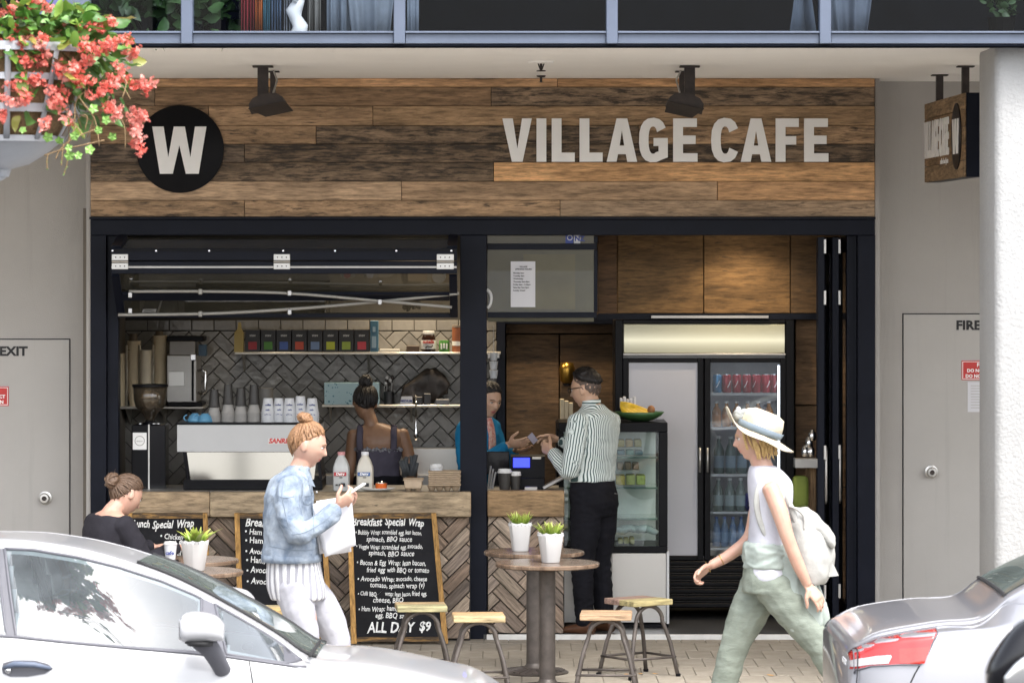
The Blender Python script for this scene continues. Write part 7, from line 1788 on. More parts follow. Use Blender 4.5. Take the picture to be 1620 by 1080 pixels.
# ---------------------------------------------------------------- cashier in the blue cardigan
def cashier():
    base = Vector((X(757, .9), .9, .03)); F = Fig(base, (.82, -.57)); t = person('cashier in a bright blue cardigan behind the middle post', base); p = F.p; fv, lv = F.f, F.r
    hf = (Vector((.55, -.83, 0))); hc = p(.085, 0, 1.475); M = head_matrix(hc, hf, 14, 4, .98)
    b = B(); add_head(b, M); limb(b, [p(0, 0, 1.32), p(.015, 0, 1.36), p(.06, 0, 1.42)], [.056, .048, .046])
    loft(b, [(p(0, 0, 1.36), .05, .06), (p(-.005, 0, 1.31), .075, .14), (p(0, 0, 1.2), .085, .135), (p(0, 0, 1.0), .075, .11), (p(0, 0, .86), .09, .14), (p(0, 0, .76), .08, .12)], fv, lv)
    WR, WL = p(.31, .11, 1.185), p(.28, -.02, 1.14)
    limb(b, [p(0, .155, 1.29), p(.06, .20, 1.03), WR], [.042, .034, .024]); limb(b, [p(0, -.155, 1.29), p(.10, -.19, 1.02), WL], [.042, .034, .024])
    add_hand(b, p(.325, .105, 1.19), fv*.95-lv*.1+F.u*.12, F.u*.55-lv*.7, F.u*.8+lv*.3, .22, .98, curls=(.15, .25, .3, .35)); add_hand(b, p(.295, -.02, 1.143), fv*.95+lv*.1+F.u*.12, F.u*.9, lv*.9, .22, .95)
    for s in (-1, 1): limb(b, [p(0, s*.085, .82), p(.01, s*.09, .45), p(-.01, s*.09, .08)], [.07, .048, .036])
    fuse('body', b, [M_('skin_light'), M_('lip')], t, .005, 2, lips=M); face_parts(M, t, 'hair_black')
    hair_cap(M, 'hair_black', t, .013, extra=lambda b_: (bun_shape(b_, M, (0, .10, -.02), (.04, .045, .05), 6, 8), strands(b_, M, (0, 1, -.1), 70, .012, 4)))
    b = B(); loft(b, [(p(.0, 0, 1.385), .055, .066), (p(-.003, 0, 1.36), .07, .10), (p(-.005, 0, 1.325), .09, .165), (p(.0, 0, 1.22), .108, .178), (p(.0, 0, 1.05), .105, .165), (p(0, 0, .88), .118, .178)], fv, lv)
    limb(b, [p(0, .15, 1.295), p(.02, .19, 1.16), p(.065, .205, 1.02), p(.18, .165, 1.09), p(.295, .115, 1.175)], [.062, .057, .052, .046, .038]); limb(b, [p(0, -.15, 1.295), p(.10, -.195, 1.01), p(.265, -.02, 1.13)], [.062, .052, .038]); cg = fuse('cardigan', b, M_('cardigan_blue'), t, .007, 4, .009, 8)
    b = B(); loft(b, [(p(.088, 0, 1.36), .012, .022), (p(.100, 0, 1.30), .014, .036), (p(.112, 0, 1.2), .012, .040), (p(.110, 0, 1.05), .012, .035)], fv, lv, 3, 16); obj('printed_blouse', b, M_('pink_print'), t, smooth=True)
    b = B(); loft(b, [(p(0, 0, .92), .115, .165), (p(0, 0, .76), .11, .16)], fv, lv)
    for s in (-1, 1): limb(b, [p(0, s*.085, .80), p(.01, s*.09, .45), p(-.01, s*.09, .07)], [.095, .065, .05])
    fuse('trousers', b, M_('black_cloth'), t, .009, 3, .005)
    for s in (-1, 1): b = B(); shoe(b, p(-.07, s*.09, 0), fv, .92); obj('shoe', b, M_('black_plastic'), t, smooth=True)
    b = B(); c_ = p(.485, .065, 1.235); Mx = Matrix.Translation(c_) @ Matrix.Rotation(.4, 4, 'Z') @ Matrix.Rotation(-.7, 4, 'Y'); box(b, -.022, .022, -.0015, .0015, -.034, .034, .001, M=Mx); tag(obj('receipt', b, pm('note', (.34, .33, .42), .6), None), 'crumpled note handed over by the cashier', 'note')
cashier()

# ---------------------------------------------------------------- barista with her back to the street
def barista():
    base = Vector((X(599, 1.02), 1.02, .03)); F = Fig(base, (0, 1)); t = person('barista in a grey tank top with her back to the street', base); p = F.p; fv, lv = F.f, F.r
    hc = p(.07, -.095, 1.45); M = head_matrix(hc, (-.15, 1, 0), 24, -8, .98)
    b = B(); add_head(b, M); limb(b, [p(0, -.035, 1.26), p(.0, -.05, 1.32), p(.045, -.08, 1.40)], [.056, .047, .046])
    loft(b, [(p(.01, -.03, 1.315), .05, .06), (p(0, -.005, 1.265), .072, .16), (p(-.01, 0, 1.18), .090, .155), (p(0, 0, 1.02), .08, .125), (p(0, 0, .86), .10, .155), (p(0, 0, .76), .09, .13)], fv, lv)
    limb(b, [p(0, -.165, 1.245), p(.0, -.185, 1.10), p(.0, -.20, .97), p(.14, -.19, .90), p(.25, -.15, .92)], [.046, .042, .036, .032, .025]); limb(b, [p(0, .155, 1.25), p(.0, .20, 1.10), p(.0, .225, .97), p(.12, .19, .90), p(.25, .12, .92)], [.047, .044, .038, .033, .025])
    add_hand(b, p(.26, -.145, .92), fv, -F.u, lv, .6, .95); add_hand(b, p(.26, .115, .92), fv, -F.u, -lv, .6, .95)
    for s in (-1, 1): limb(b, [p(0, s*.085, .82), p(.01, s*.09, .45), p(-.01, s*.09, .08)], [.07, .048, .036])
    fuse('body', b, [M_('skin_brown'), M_('lip')], t, .005, 2, lips=M)
    hair_cap(M, 'hair_black', t, .016, line=hl(.0, .6, .9), extra=lambda b_: (bun_shape(b_, M, (.01, .05, .135), (.044, .05, .046), 8, 12), strands(b_, M, (0, .35, .95), 100, .015, 5, hl(.0, .6, .9))))
    b = B(); loft(b, [(p(-.012, 0, 1.145), .098, .160), (p(-.01, 0, 1.08), .096, .150), (p(0, 0, 1.0), .094, .140), (p(0, 0, .88), .112, .168), (p(0, 0, .80), .115, .175)], fv, lv); tk = fuse('tank_top', b, M_('tank_grey'), t, .007, 3, .006, 8)
    for lo in (-.125, .105):
        b = B(); tube(b, catmull([tuple(p(-.095, lo*.98, 1.14)), tuple(p(-.092, lo, 1.20)), tuple(p(-.055, lo*.98, 1.275)), tuple(p(.0, lo*.97, 1.30)), tuple(p(.06, lo, 1.25))], 5), .022, 8, True, .3, (0, 1, .4)); obj('strap', b, M_('tank_grey'), tk, smooth=True)
    b = B(); rr = random.Random(3)
    for i in range(20):
        a = -1.25+2.5*i/19; c_ = p(-.010-.1005*math.cos(a), .163*math.sin(a), 1.142+.006*math.sin(i*2.3)); ell(b, c_, (.011, .007, .012+.006*rr.random()), Matrix.Rotation(rr.uniform(-1, 1), 3, 'Y'), 8, 6)
    obj('lace_trim', b, pm('lace', (.18, .18, .20), .8, var=.9, vs=70), tk, smooth=True)
    b = B(); loft(b, [(p(0, .0, .965), .106, .158), (p(0, 0, .86), .125, .18), (p(0, 0, .72), .125, .18)], fv, lv)
    for s in (-1, 1): limb(b, [p(0, s*.085, .78), p(.01, s*.09, .45), p(-.01, s*.09, .07)], [.10, .065, .05])
    fuse('black_trousers', b, M_('black_cloth'), t, .009, 3, .006)
    for s in (-1, 1): b = B(); shoe(b, p(-.07, s*.09, 0), fv, .92); obj('shoe', b, M_('black_plastic'), t, smooth=True)
barista()

# ---------------------------------------------------------------- seated woman in black
def seated():
    Y0 = -2.58; base = Vector((X(172, Y0), Y0, 0)); F = Fig(base, (.80, .60)); t = person('seated woman in a black top with her brown hair in a bun', base); p = F.p; fv, lv = F.f, F.r
    hc = p(.115, .0, 1.085); M = head_matrix(hc, (.80, .60, 0), 30, 6, 1.0)
    b = B(); add_head(b, M); limb(b, [p(.0, 0, .955), p(.02, 0, .99), p(.075, 0, 1.04)], [.062, .054, .052])
    loft(b, [(p(.01, 0, 1.0), .05, .06), (p(.0, 0, .955), .075, .15), (p(-.02, 0, .85), .09, .145), (p(-.03, 0, .66), .08, .12), (p(-.01, 0, .53), .11, .155), (p(0, 0, .47), .10, .15)], fv, lv)
    WR = p(.40, .11, .775)
    limb(b, [p(.0, .165, .935), p(.12, .215, .72), WR], [.044, .036, .025]); limb(b, [p(.0, -.165, .935), p(.12, -.21, .73), p(.36, -.10, .77)], [.044, .036, .025])
    add_hand(b, p(.415, .105, .775), fv, -F.u, -lv, .4, .95); add_hand(b, p(.375, -.095, .77), fv, -F.u, lv, .4, .95)
    for s in (-1, 1): limb(b, [p(.0, s*.09, .53), p(.40, s*.11, .53), p(.40, s*.11, .10)], [.075, .055, .038])
    fuse('body', b, [M_('skin_fair'), M_('lip')], t, .005, 2, lips=M); face_parts(M, t, 'hair_brown', lidded=True)
    hair_cap(M, 'hair_brown', t, .008, bun=Vector((0, 1, .2)), grooves=16, extra=lambda b_: (bun_shape(b_, M, (0, .122, .03), (.043, .038, .043), 9, 14), strands(b_, M, (0, 1, .25), 170, .008, 6)))
    b = B(); loft(b, [(p(-.012, 0, .972), .062, .115), (p(-.008, 0, .952), .085, .172), (p(-.015, 0, .88), .108, .182), (p(-.03, 0, .76), .105, .168), (p(-.03, 0, .64), .110, .165), (p(-.01, 0, .50), .135, .185)], fv, lv)
    limb(b, [p(0, .155, .93), p(.05, .20, .83), p(.115, .22, .72), p(.25, .175, .745), p(.37, .12, .775)], [.064, .060, .054, .047, .040]); limb(b, [p(0, -.155, .93), p(.05, -.195, .83), p(.115, -.21, .73), p(.34, -.105, .77)], [.064, .060, .054, .040]); fuse('black_top', b, M_('black_top'), t, .007, 4, .008, 8)
    b = B(); loft(b, [(p(0, 0, .47), .12, .165), (p(0, 0, .56), .125, .17)], fv, lv)
    for s in (-1, 1): limb(b, [p(0, s*.09, .535), p(.2, s*.10, .54), p(.40, s*.11, .52), p(.40, s*.11, .3), p(.39, s*.11, .10)], [.10, .09, .07, .06, .05])
    fuse('trousers', b, M_('black_cloth'), t, .009, 3, .005)
    for s in (-1, 1): b = B(); shoe(b, p(.33, s*.11, 0), fv, .92); obj('shoe', b, M_('black_plastic'), t, smooth=True)
    b = B(); e = M @ Vector((.079, .004, -.034)); ell(b, e, (.005, .005, .005), None, 8, 6); obj('earring', b, M_('chrome'), t)
seated()
# ================================================================ parked cars
def paint(name, col, metal, rough, flake=.0):
    s = NT(name); v = s.coord('Object'); f = s.noise(v, 2.5, 3)
    s.set(s.mix(f, tuple(c*.97 for c in col), tuple(min(1, c*1.02) for c in col)), rough, metal)
    s.b.inputs['Coat Weight'].default_value = .8; s.b.inputs['Coat Roughness'].default_value = .05
    s.bump(s.noise(v, 3.0, 2), .015, .01); MATS[name] = s.m
paint('car_white', (.42, .42, .43), 0.0, .35); paint('car_silver', (.30, .30, .325), .40, .30)
pm('car_trim', (.10, .10, .115), .55, var=.1); pm('car_rubber', (.015, .015, .016), .7, var=.2); pm('car_seat', (.05, .05, .055), .9, var=.2)
glass('car_glass', (.60, .68, .70), 3.6, .24, (.26, .29, .31)); glass('screen_glass', (.40, .50, .45), 1.4, .38, (.17, .20, .185))  # diffuse film paints pale reflections into both car glasses
pm('lens_red', (.38, .006, .005), .08, var=.25, vs=14, coat=1.0); pm('lens_clear', (.45, .42, .42), .10, var=.25, vs=60, coat=1.0)
def lerp_tab(tab, x):
    if x <= tab[0][0]: return tab[0][1]
    for (a, p), (c, q) in zip(tab[:-1], tab[1:]):
        if x <= c:
            t = (x-a)/(c-a); return p+(q-p)*t
    return tab[-1][1]
def smooth_tab(tab, n=6): return [tuple(q) for q in catmull([tuple(map(float, p)) for p in tab], n)]
def in_poly(p, poly):
    c = False; j = len(poly)-1
    for i in range(len(poly)):
        if (poly[i][1] > p[1]) != (poly[j][1] > p[1]) and p[0] < (poly[j][0]-poly[i][0])*(p[1]-poly[i][1])/(poly[j][1]-poly[i][1])+poly[i][0]: c = not c
        j = i
    return c
class Car:
    def __init__(s, ymid, top, rail, belt, hw, tum, x0, x1, zbot=.02):
        s.ym, s.top, s.rail, s.belt, s.hw, s.tum, s.x0, s.x1, s.zb = ymid, smooth_tab(top), smooth_tab(rail), smooth_tab(belt), smooth_tab(hw), tum, x0, x1, zbot
    def sec(s, x):
        """half section from sill to centre line: (y outwards, z)"""
        h = lerp_tab(s.hw, x); zt, zr, zb = lerp_tab(s.top, x), lerp_tab(s.rail, x), lerp_tab(s.belt, x); zb = min(zb, zt-.01); zr = min(max(zr, zb+.004), zt-.006); tm = lerp_tab(s.tum, x); ztop = zt
        pts = [(h*.90, s.zb), (h*.965, s.zb+.10), (h, .40*zb+.60*s.zb+.02), (h*.995, zb-.10), (h*.965, zb-.012), (h*.945, zb)]
        yr = h*.945-tm; n = 8
        for i in range(1, n+1): t = i/n; pts.append((h*.945-tm*t-.010*math.sin(PI*t)*-1.0, zb+(zr-zb)*t))
        for i in range(1, 13):
            t = i/12; a = t*PI/2; y = yr*math.cos(a)**.62 if i < 12 else 0.0; pts.append((y, zr+(ztop-zr)*math.sin(a)**.8))
        return pts
    def lim(s, x): return s.sec(x)[13][1]-.004
    def roofline(s, name, pts, inset, r, mat, parent, side):
        b = B(); q = []
        for x in pts: y = s.sec(x)[13][0]-inset; q.append((x, s.ym+side*y, s.ztop(x, y)+.0005))
        tube(b, q, r, 6); return obj(name, b, mat, parent, smooth=True)
    def yside(s, x, z):
        p = s.sec(x); best = p[0][0]
        for (y0, z0), (y1, z1) in zip(p[:-1], p[1:]):
            if z0 <= z <= z1 and z1 > z0: return y0+(y1-y0)*(z-z0)/(z1-z0)
        return p[-1][0] if z > p[-1][1] else p[0][0]
    def ztop(s, x, y):
        p = s.sec(x)[13:]
        for (y0, z0), (y1, z1) in zip(p[:-1], p[1:]):
            if y1 <= abs(y) <= y0: return z0+(z1-z0)*(y0-abs(y))/max(1e-6, y0-y1)
        return p[0][1]
    def shell(s, mat, parent, holes, topholes=(), name='body'):
        b = B(); n = 190; rows = []
        for i in range(n+1):
            x = s.x0+(s.x1-s.x0)*i/n; p = s.sec(x); full = [(-y, z) for y, z in p]+[(y, z) for y, z in p[-2::-1]]
            rows.append([b.verts.new((x, s.ym+y, z)) for y, z in full])
        for i in range(n):
            for k in range(len(rows[0])-1):
                f = (rows[i][k], rows[i+1][k], rows[i+1][k+1], rows[i][k+1]); cx = sum(v.co.x for v in f)/4; cy = sum(v.co.y for v in f)/4-s.ym; cz = sum(v.co.z for v in f)/4
                kk = k if k < 25 else len(rows[0])-2-k
                if 5 <= kk <= 13 and any(in_poly((cx, cz), h) for h in holes): continue
                if kk > 13 and any(h[0] < cx < h[1] and abs(cy) < h[2](cx) for h in topholes): continue
                b.faces.new(f)
        b.faces.new(rows[0]); b.faces.new(rows[-1][::-1])
        bmesh.ops.recalc_face_normals(b, faces=b.faces)
        return obj(name, b, mat, parent, auto=38, recalc=False)
    def patch(s, name, poly, off, mat, parent, side=-1, cuts=3, thick=.0):
        b = B(); f = b.faces.new([b.verts.new((p[0], 0, p[1])) for p in poly]); bmesh.ops.triangulate(b, faces=[f]); dense(b, cuts)
        for v in b.verts: v.co.x = max(v.co.x, s.x0+.004); v.co.z = min(v.co.z, s.lim(v.co.x)); v.co.y = s.ym+side*(s.yside(v.co.x, v.co.z)+off)
        o = obj(name, b, mat, parent, smooth=True)
        if thick: m = o.modifiers.new('t', 'SOLIDIFY'); m.thickness = thick; m.offset = 0
        return o
    def line(s, name, pts, off, r, mat, parent, side=-1, closed=False, flat=1.0):
        q = []; pp = list(pts)+([pts[0]] if closed else [])
        for (a, c) in zip(pp[:-1], pp[1:]):
            for k in range(6): t = k/6; x, z = a[0]+(c[0]-a[0])*t, a[1]+(c[1]-a[1])*t; z = min(z, s.lim(x)); q.append((x, s.ym+side*(s.yside(x, z)+off), z))
        x, z = pp[-1]; z = min(z, s.lim(x)); q.append((x, s.ym+side*(s.yside(x, z)+off), z)); b = B(); tube(b, q, r, 6); return obj(name, b, mat, parent, smooth=True)
def wheel(t, x, y, r=.31, w=.2, side=-1):
    b = B(); M = Matrix.Rotation(PI/2, 3, 'X'); lathe(b, [(r*.62, -w/2), (r*.93, -w/2), (r, -w/2+.03), (r, w/2-.03), (r*.93, w/2), (r*.62, w/2)], (x, y, -.15+r), 32, M=M); wh = obj('wheel', b, M_('car_rubber'), t, auto=40)
    b = B(); lathe(b, [(r*.62, -.02), (r*.60, .02), (r*.5, .0), (r*.15, .015), (0, .02)], (x, y+side*w*.42, -.15+r), 28, M=M)
    for k in range(5): a = k*2*PI/5; box(b, -.025, .025, -.02, .02, .03, r*.58, .005, M=Matrix.Translation((x, y+side*w*.46, -.15+r)) @ Matrix.Rotation(a, 4, 'Y'))
    obj('rim', b, M_('steel'), wh)
# ---------------- white hatchback on the left
YM, YN = -8.12, -8.85
def xz(px, py, Y): return (X(px, Y), Z(py, Y))
hatch = thing('parked_car', 'white hatchback parked at the kerb in the left foreground', 'car', (X(200, YM), YM, -.15))
xf, xr_ = X(905, YN), X(905, YN)-3.92
YR = -8.59
rail = [(xr_, .40), (xr_+.3, .90)]+[xz(a, c-7, YR) for a, c in ((-420, 900), (-300, 882), (-150, 868), (-60, 865), (2, 865), (47, 868), (117, 879), (183, 896), (250, 919), (300, 941), (350, 967), (400, 995), (440, 1019), (480, 1048), (510, 1056), (560, 1058), (620, 1066), (700, 1084), (760, 1102))]+[(xf-.12, .46), (xf, .30)]
top = [(x, z+(.016 if x < X(250, YR) else .016 if x < X(480, YR) else .020)) for x, z in rail]
belt = [(xr_, .34), (xr_+.3, .74)]+[xz(a, c, YN) for a, c in ((-500, 985), (-200, 998), (25, 1010), (100, 1018), (200, 1027), (307, 1036), (357, 1040), (450, 1054), (485, 1064), (520, 1076), (560, 1080), (650, 1098), (760, 1130))]+[(xf-.12, .38), (xf, .24)]
hw = [(xr_, .56), (xr_+.12, .70), (xr_+.5, .72), (-2.2, .73), (-1.0, .73), (xf-.7, .71), (xf-.3, .69), (xf-.1, .58), (xf, .42)]
tum = [(xr_, .10), (xr_+.5, .20), (X(0, YN), .265), (X(250, YN), .265), (X(400, YN), .23), (X(480, YN), .20), (X(560, YN), .15), (xf, .08)]
C1 = Car(YM, top, rail, belt, hw, tum, xr_, xf)
def sv(pts, Y): return [xz(a, c, Y) for a, c in pts]
def sg(pts): return [xz(a, c, -8.61-.20*max(0, min(1, (c-868)/150))) for a, c in pts]
g_front = sg(((3, 868), (47, 870), (117, 882), (183, 899), (250, 922), (300, 944), (313, 951), (314, 975), (310, 1033), (200, 1026), (100, 1017), (25, 1009), (14, 940)))
g_quart = sg(((334, 960), (383, 988), (440, 1021), (472, 1050), (450, 1051), (358, 1037), (346, 1000)))
g_rear = sg(((-10, 868), (-60, 872), (-200, 892), (-330, 925), (-380, 960), (-300, 990), (-120, 1000), (10, 1008), (0, 940)))
def shrink(poly, k=.96):
    cx = sum(p[0] for p in poly)/len(poly); cz = sum(p[1] for p in poly)/len(poly); return [(cx+(p[0]-cx)*k, cz+(p[1]-cz)*k) for p in poly]
wx0, wx1 = X(228, YM), X(508, YM)
C1.shell(M_('car_white'), hatch, [shrink(g_front), shrink(g_quart, .9), shrink(g_rear)], [(wx0+.03, wx1-.02, lambda x: C1.sec(x)[13][0]-.11)])
for side in (-1, 1):
    for nm, g, lab in (('window', g_front, None), ('window', g_quart, None), ('window', g_rear, None)):
        w_ = C1.patch(nm, g, .002, M_('car_glass'), hatch, side, 3)
        C1.line('seal', g, .004, .0065, M_('car_trim'), w_, side, True)
    C1.patch('door_pillar', sg(((-11, 868), (4, 868), (15, 940), (26, 1010), (9, 1009), (-1, 940))), .005, M_('car_trim'), hatch, side, 2)
    C1.patch('door_pillar', sg(((313, 950), (334, 960), (347, 1000), (359, 1039), (310, 1035), (314, 975))), .005, M_('car_trim'), hatch, side, 2)
    C1.patch('corner_trim', sg(((441, 1021), (474, 1050), (468, 1052), (449, 1051))), .006, M_('car_trim'), hatch, side, 2)
    C1.line('door_seam', sv(((392, 1046), (396, 1065), (402, 1100), (405, 1160)), YN), .0005, .003, M_('car_rubber'), hatch, side)
    C1.roofline('roof_seam', [X(p_, -8.55) for p_ in range(-380, 335, 15)], .035, .0028, pm('seam_grey', (.30, .30, .31), .5), hatch, side)
    C1.line('belt_moulding', sv(((-300, 993), (25, 1011), (100, 1019), (200, 1028), (307, 1037), (357, 1042), (450, 1055), (480, 1060)), YN), .004, .007, M_('car_trim'), hatch, side)
    # handle
    hx, hz = xz(42, 1060, YN); y = YM+side*(C1.yside(hx, hz)); dy = side
    b = B(); rings = []
    cup = [(-.105, .0), (-.10, .024), (-.06, .036), (.03, .036), (.085, .020), (.105, .0), (.07, -.022), (0, -.034), (-.07, -.034), (-.10, -.02)]
    hd_ = C1.patch('door_handle', [(hx+p[0], hz+p[1]*.95) for p in cup], .003, M_('car_trim'), hatch, side, 2)
    b = B(); tube(b, [(hx-.095, y+dy*.012, hz+.004), (hx-.05, y+dy*.028, hz+.020), (hx+.03, y+dy*.028, hz+.018), (hx+.095, y+dy*.010, hz+.002)], [.008, .013, .012, .007], 8); obj('grip', b, M_('aluminium'), hd_, smooth=True)
    b = B(); ell(b, (hx-.078, y+dy*.010, hz-.006), (.014, .008, .014), None, 12, 8); obj('lock', b, M_('chrome'), hd_, smooth=True)
    # wing mirror
    mx, mz = xz(320, 1000, YN-.16); my = YM+side*.88
    b = B(); loft(b, [((mx+.085, my, mz-.012), .035, .05), ((mx+.05, my, mz+.004), .052, .085), ((mx-.02, my, mz+.010), .062, .10), ((mx-.07, my, mz+.006), .060, .10), ((mx-.085, my, mz+.002), .050, .09)], (0, 0, 1), (0, 1, 0), 4, 24, .8)
    mh = obj('wing_mirror', b, M_('car_white'), hatch, smooth=True)
    b = B(); box(b, mx-.092, mx-.084, my-.082, my+.082, mz-.042, mz+.045, .004); obj('mirror_glass', b, M_('chrome'), mh)
    b = B(); loft(b, [((mx-.02, my, mz-.048), .06, .09), ((mx-.01, my, mz-.066), .05, .07)], (1, 0, 0), (0, 1, 0), 2, 20); obj('lower_shell', b, M_('car_rubber'), mh, smooth=True)
    b = B(); tx, tz = xz(352, 1062, YN); limb(b, [(mx-.01, my-side*.02, mz-.045), (mx+.03, my-side*.05, mz-.09), (tx, YM+side*(C1.yside(tx, tz)+.01), tz-.005)], [.045, .040, .034], 14, 4, .6, (0, 1, 0)); obj('mirror_arm', b, M_('car_trim'), mh, smooth=True)
    # headlamp
    C1.patch('headlamp', sv(((722, 1072), (745, 1068), (790, 1082), (830, 1110), (800, 1120), (740, 1098)), -8.67), .004, M_('car_glass'), hatch, side, 2)
    C1.line('lamp_rim', sv(((722, 1072), (745, 1068), (790, 1082), (830, 1110), (800, 1120), (740, 1098)), -8.70), .005, .006, M_('car_trim'), hatch, side, True)
    for wx in (xf-.72, xr_+.68): wheel(hatch, wx, YM+side*.64, side=side)
# windscreen
b = B(); nn = 16; rows_ = []
for i in range(nn+1):
    x = wx0+(wx1-wx0)*i/nn; yr = C1.sec(x)[13][0]-.09; rows_.append([b.verts.new((x, YM+yr*(2*k/12-1), C1.ztop(x, yr*(2*k/12-1))+.006)) for k in range(13)])
for i in range(nn):
    for k in range(12): b.faces.new((rows_[i][k], rows_[i+1][k], rows_[i+1][k+1], rows_[i][k+1]))
ws = obj('windscreen', b, M_('screen_glass'), hatch, smooth=True)
for sd2 in (-1, 1):
    b = B(); q = []
    for i in range(nn+1): x = wx0+(wx1-wx0)*i/nn; yr = C1.sec(x)[13][0]-.09; q.append((x, YM+sd2*yr, C1.ztop(x, yr)+.007))
    tube(b, q, .008, 6); obj('windscreen_seal', b, M_('car_rubber'), ws, smooth=True)
b = B(); tube(b, [(wx1-.02, YM-.55+.1*k, C1.ztop(wx1, .3)+.018) for k in range(9)], .008, 6); obj('wiper', b, M_('car_rubber'), ws)
# cabin
for sd2 in (-.33, .33):
    b = B(); xs = X(60, YM); loft(b, [((xs, YM+sd2, .35), .20, .22), ((xs-.08, YM+sd2, .62), .09, .23), ((xs-.20, YM+sd2, .92), .065, .19), ((xs-.23, YM+sd2, .95), .05, .12)], (1, 0, 0), (0, 1, 0), 4, 18); obj('seat', b, M_('car_seat'), hatch, smooth=True)
    b = B(); box(b, xs-.30, xs-.20, YM+sd2-.12, YM+sd2+.12, .96, 1.08, .035, 3); obj('headrest', b, M_('car_seat'), hatch, auto=40)
b = B(); cx, cz = X(300, YM), .80; Mw = Matrix.Translation((cx, YM+.36, cz)) @ Matrix.Rotation(rad(-62), 4, 'Y'); tube(b, [Mw @ Vector((.18*math.cos(2*PI*k/24), .18*math.sin(2*PI*k/24), 0)) for k in range(25)], .014, 8); obj('steering_wheel', b, M_('car_rubber'), hatch, smooth=True)
b = B(); box(b, X(330, YM), X(520, YM), YM-.46, YM+.46, .50, .72, .05, 3); obj('dashboard', b, pm('dash_grey', (.16, .165, .17), .8), hatch, auto=40)
b = B(); box(b, xr_+.4, xf-.9, YM-.6, YM+.6, .05, .12); obj('cabin_floor', b, M_('car_seat'), hatch)
b = B(); box(b, xf-.02, xf+.012, YM-.26, YM+.26, .08, .19, .004); obj('number_plate', b, M_('sign_white'), hatch)

hatch.rotation_euler = (rad(-1.8), 0, 0); hatch.location.z -= .018     # crossfall of the road towards the kerb
# ---------------- silver sedan on the right
sed = thing('parked_car', 'silver sedan seen from its tail at the lower right', 'car', (X(1700, YM), YM, -.15))
YM2 = -8.07
sx0 = X(1318, YM2+.1); sx1 = sx0+4.55
base_ = [(0.0, .80), (.02, .83), (.06, .85), (X(1400, -8.75)-sx0, .885), (X(1487, -8.75)-sx0, .922), (X(1560, -8.75)-sx0, .938)]
belt = [(sx0+a, c) for a, c in base_]+[(X(1620, -8.75), .955), (X(1800, -8.75), .955), (sx0+2.8, .88), (sx0+3.4, .82), (sx0+4.4, .58), (sx1, .40)]
rail = [(sx0+a, c+.012) for a, c in base_]+[xz(1600, 945, -8.57), xz(1680, 905, -8.55), xz(1760, 882, -8.53), xz(1900, 868, -8.53), (sx0+2.4, 1.20), (sx0+3.0, 1.06), (sx0+3.4, .86), (sx0+4.4, .62), (sx1, .43)]
top = [(x, z+(.020 if k > 2 else .008)) for k, (x, z) in enumerate(rail)]
hw = [(sx0, .64), (sx0+.03, .69), (sx0+.10, .735), (sx0+.22, .762), (sx0+.45, .775), (sx0+1.5, .78), (sx0+3.5, .78), (sx0+4.3, .70), (sx1, .50)]
tum = [(sx0, .10), (sx0+.3, .16), (sx0+.6, .22), (X(1620, -8.85), .24), (X(1750, -8.85), .26), (sx0+2.6, .26), (sx0+3.4, .16), (sx1, .06)]
C2 = Car(YM2, top, rail, belt, hw, tum, sx0, sx1)
g1 = sv(((1690, 905), (1760, 880), (1900, 870), (1960, 872), (1970, 955), (1720, 955)), -8.80); g2 = sv(((1980, 872), (2120, 880), (2250, 930), (2260, 950), (1985, 955)), -8.80)
rx0, rx1 = X(1568, YM2), X(1760, YM2)
C2.shell(M_('car_silver'), sed, [shrink(g1), shrink(g2)], [(rx0+.05, rx1-.03, lambda x: C2.sec(x)[13][0]-.10)])
for side in (-1, 1):
    for g in (g1, g2): w_ = C2.patch('window', g, .002, M_('car_glass'), sed, side, 3); C2.line('seal', g, .004, .008, M_('car_trim'), w_, side, True)
    tlp = sv(((1329, 1032), (1345, 1020), (1362, 1013), (1408, 1004), (1450, 1000), (1487, 997), (1489, 1000), (1480, 1014), (1470, 1034), (1458, 1053), (1420, 1053), (1380, 1057), (1345, 1066), (1330, 1071)), -8.88)
    if side > 0: tlp = [(max(a_, sx0+.06), c_) for a_, c_ in tlp]
    tlm = C2.patch('tail_lamp', tlp, .004, M_('lens_red'), sed, side, 9); C2.line('lamp_seam', [(max(a_, sx0+.02), c_) for a_, c_ in tlp], .006, .003, M_('car_trim'), tlm, side, True)
    C2.patch('clear_lens', sv(((1338, 1056), (1360, 1047), (1390, 1040), (1412, 1038), (1413, 1041), (1408, 1051), (1380, 1054), (1345, 1062), (1338, 1064)), -8.88), .008, M_('lens_clear'), tlm, side, 9)
    C2.patch('reflector', sv(((1425, 1028), (1474, 1024), (1464, 1050), (1425, 1050)), -8.88), .009, pm('lens_bright', (.50, .02, .012), .1, var=.3, vs=50, coat=1.0), tlm, side, 9)
    C2.line('boot_seam', sv(((1351, 1000), (1360, 1016), (1362, 1035), (1361, 1062), (1358, 1100)), -8.88), .010, .0028, M_('car_rubber'), sed, side)
    C2.roofline('boot_edge', [sx0+.06+.02*k for k in range(26)], .04, .0025, MATS['seam_grey'], sed, side)
    C2.line('body_crease', sv(((1480, 968), (1560, 966), (1640, 963), (1800, 960)), -8.90), .0, .004, M_('car_silver'), sed, side)
    C2.line('bumper_seam', sv(((1458, 1054), (1450, 1068), (1440, 1090), (1436, 1120)), -8.90), .0005, .003, M_('car_rubber'), sed, side)
    for wx in (sx0+.95, sx1-.85): wheel(sed, wx, YM2+side*.69, side=side)
b = B(); nn = 12; rows_ = []
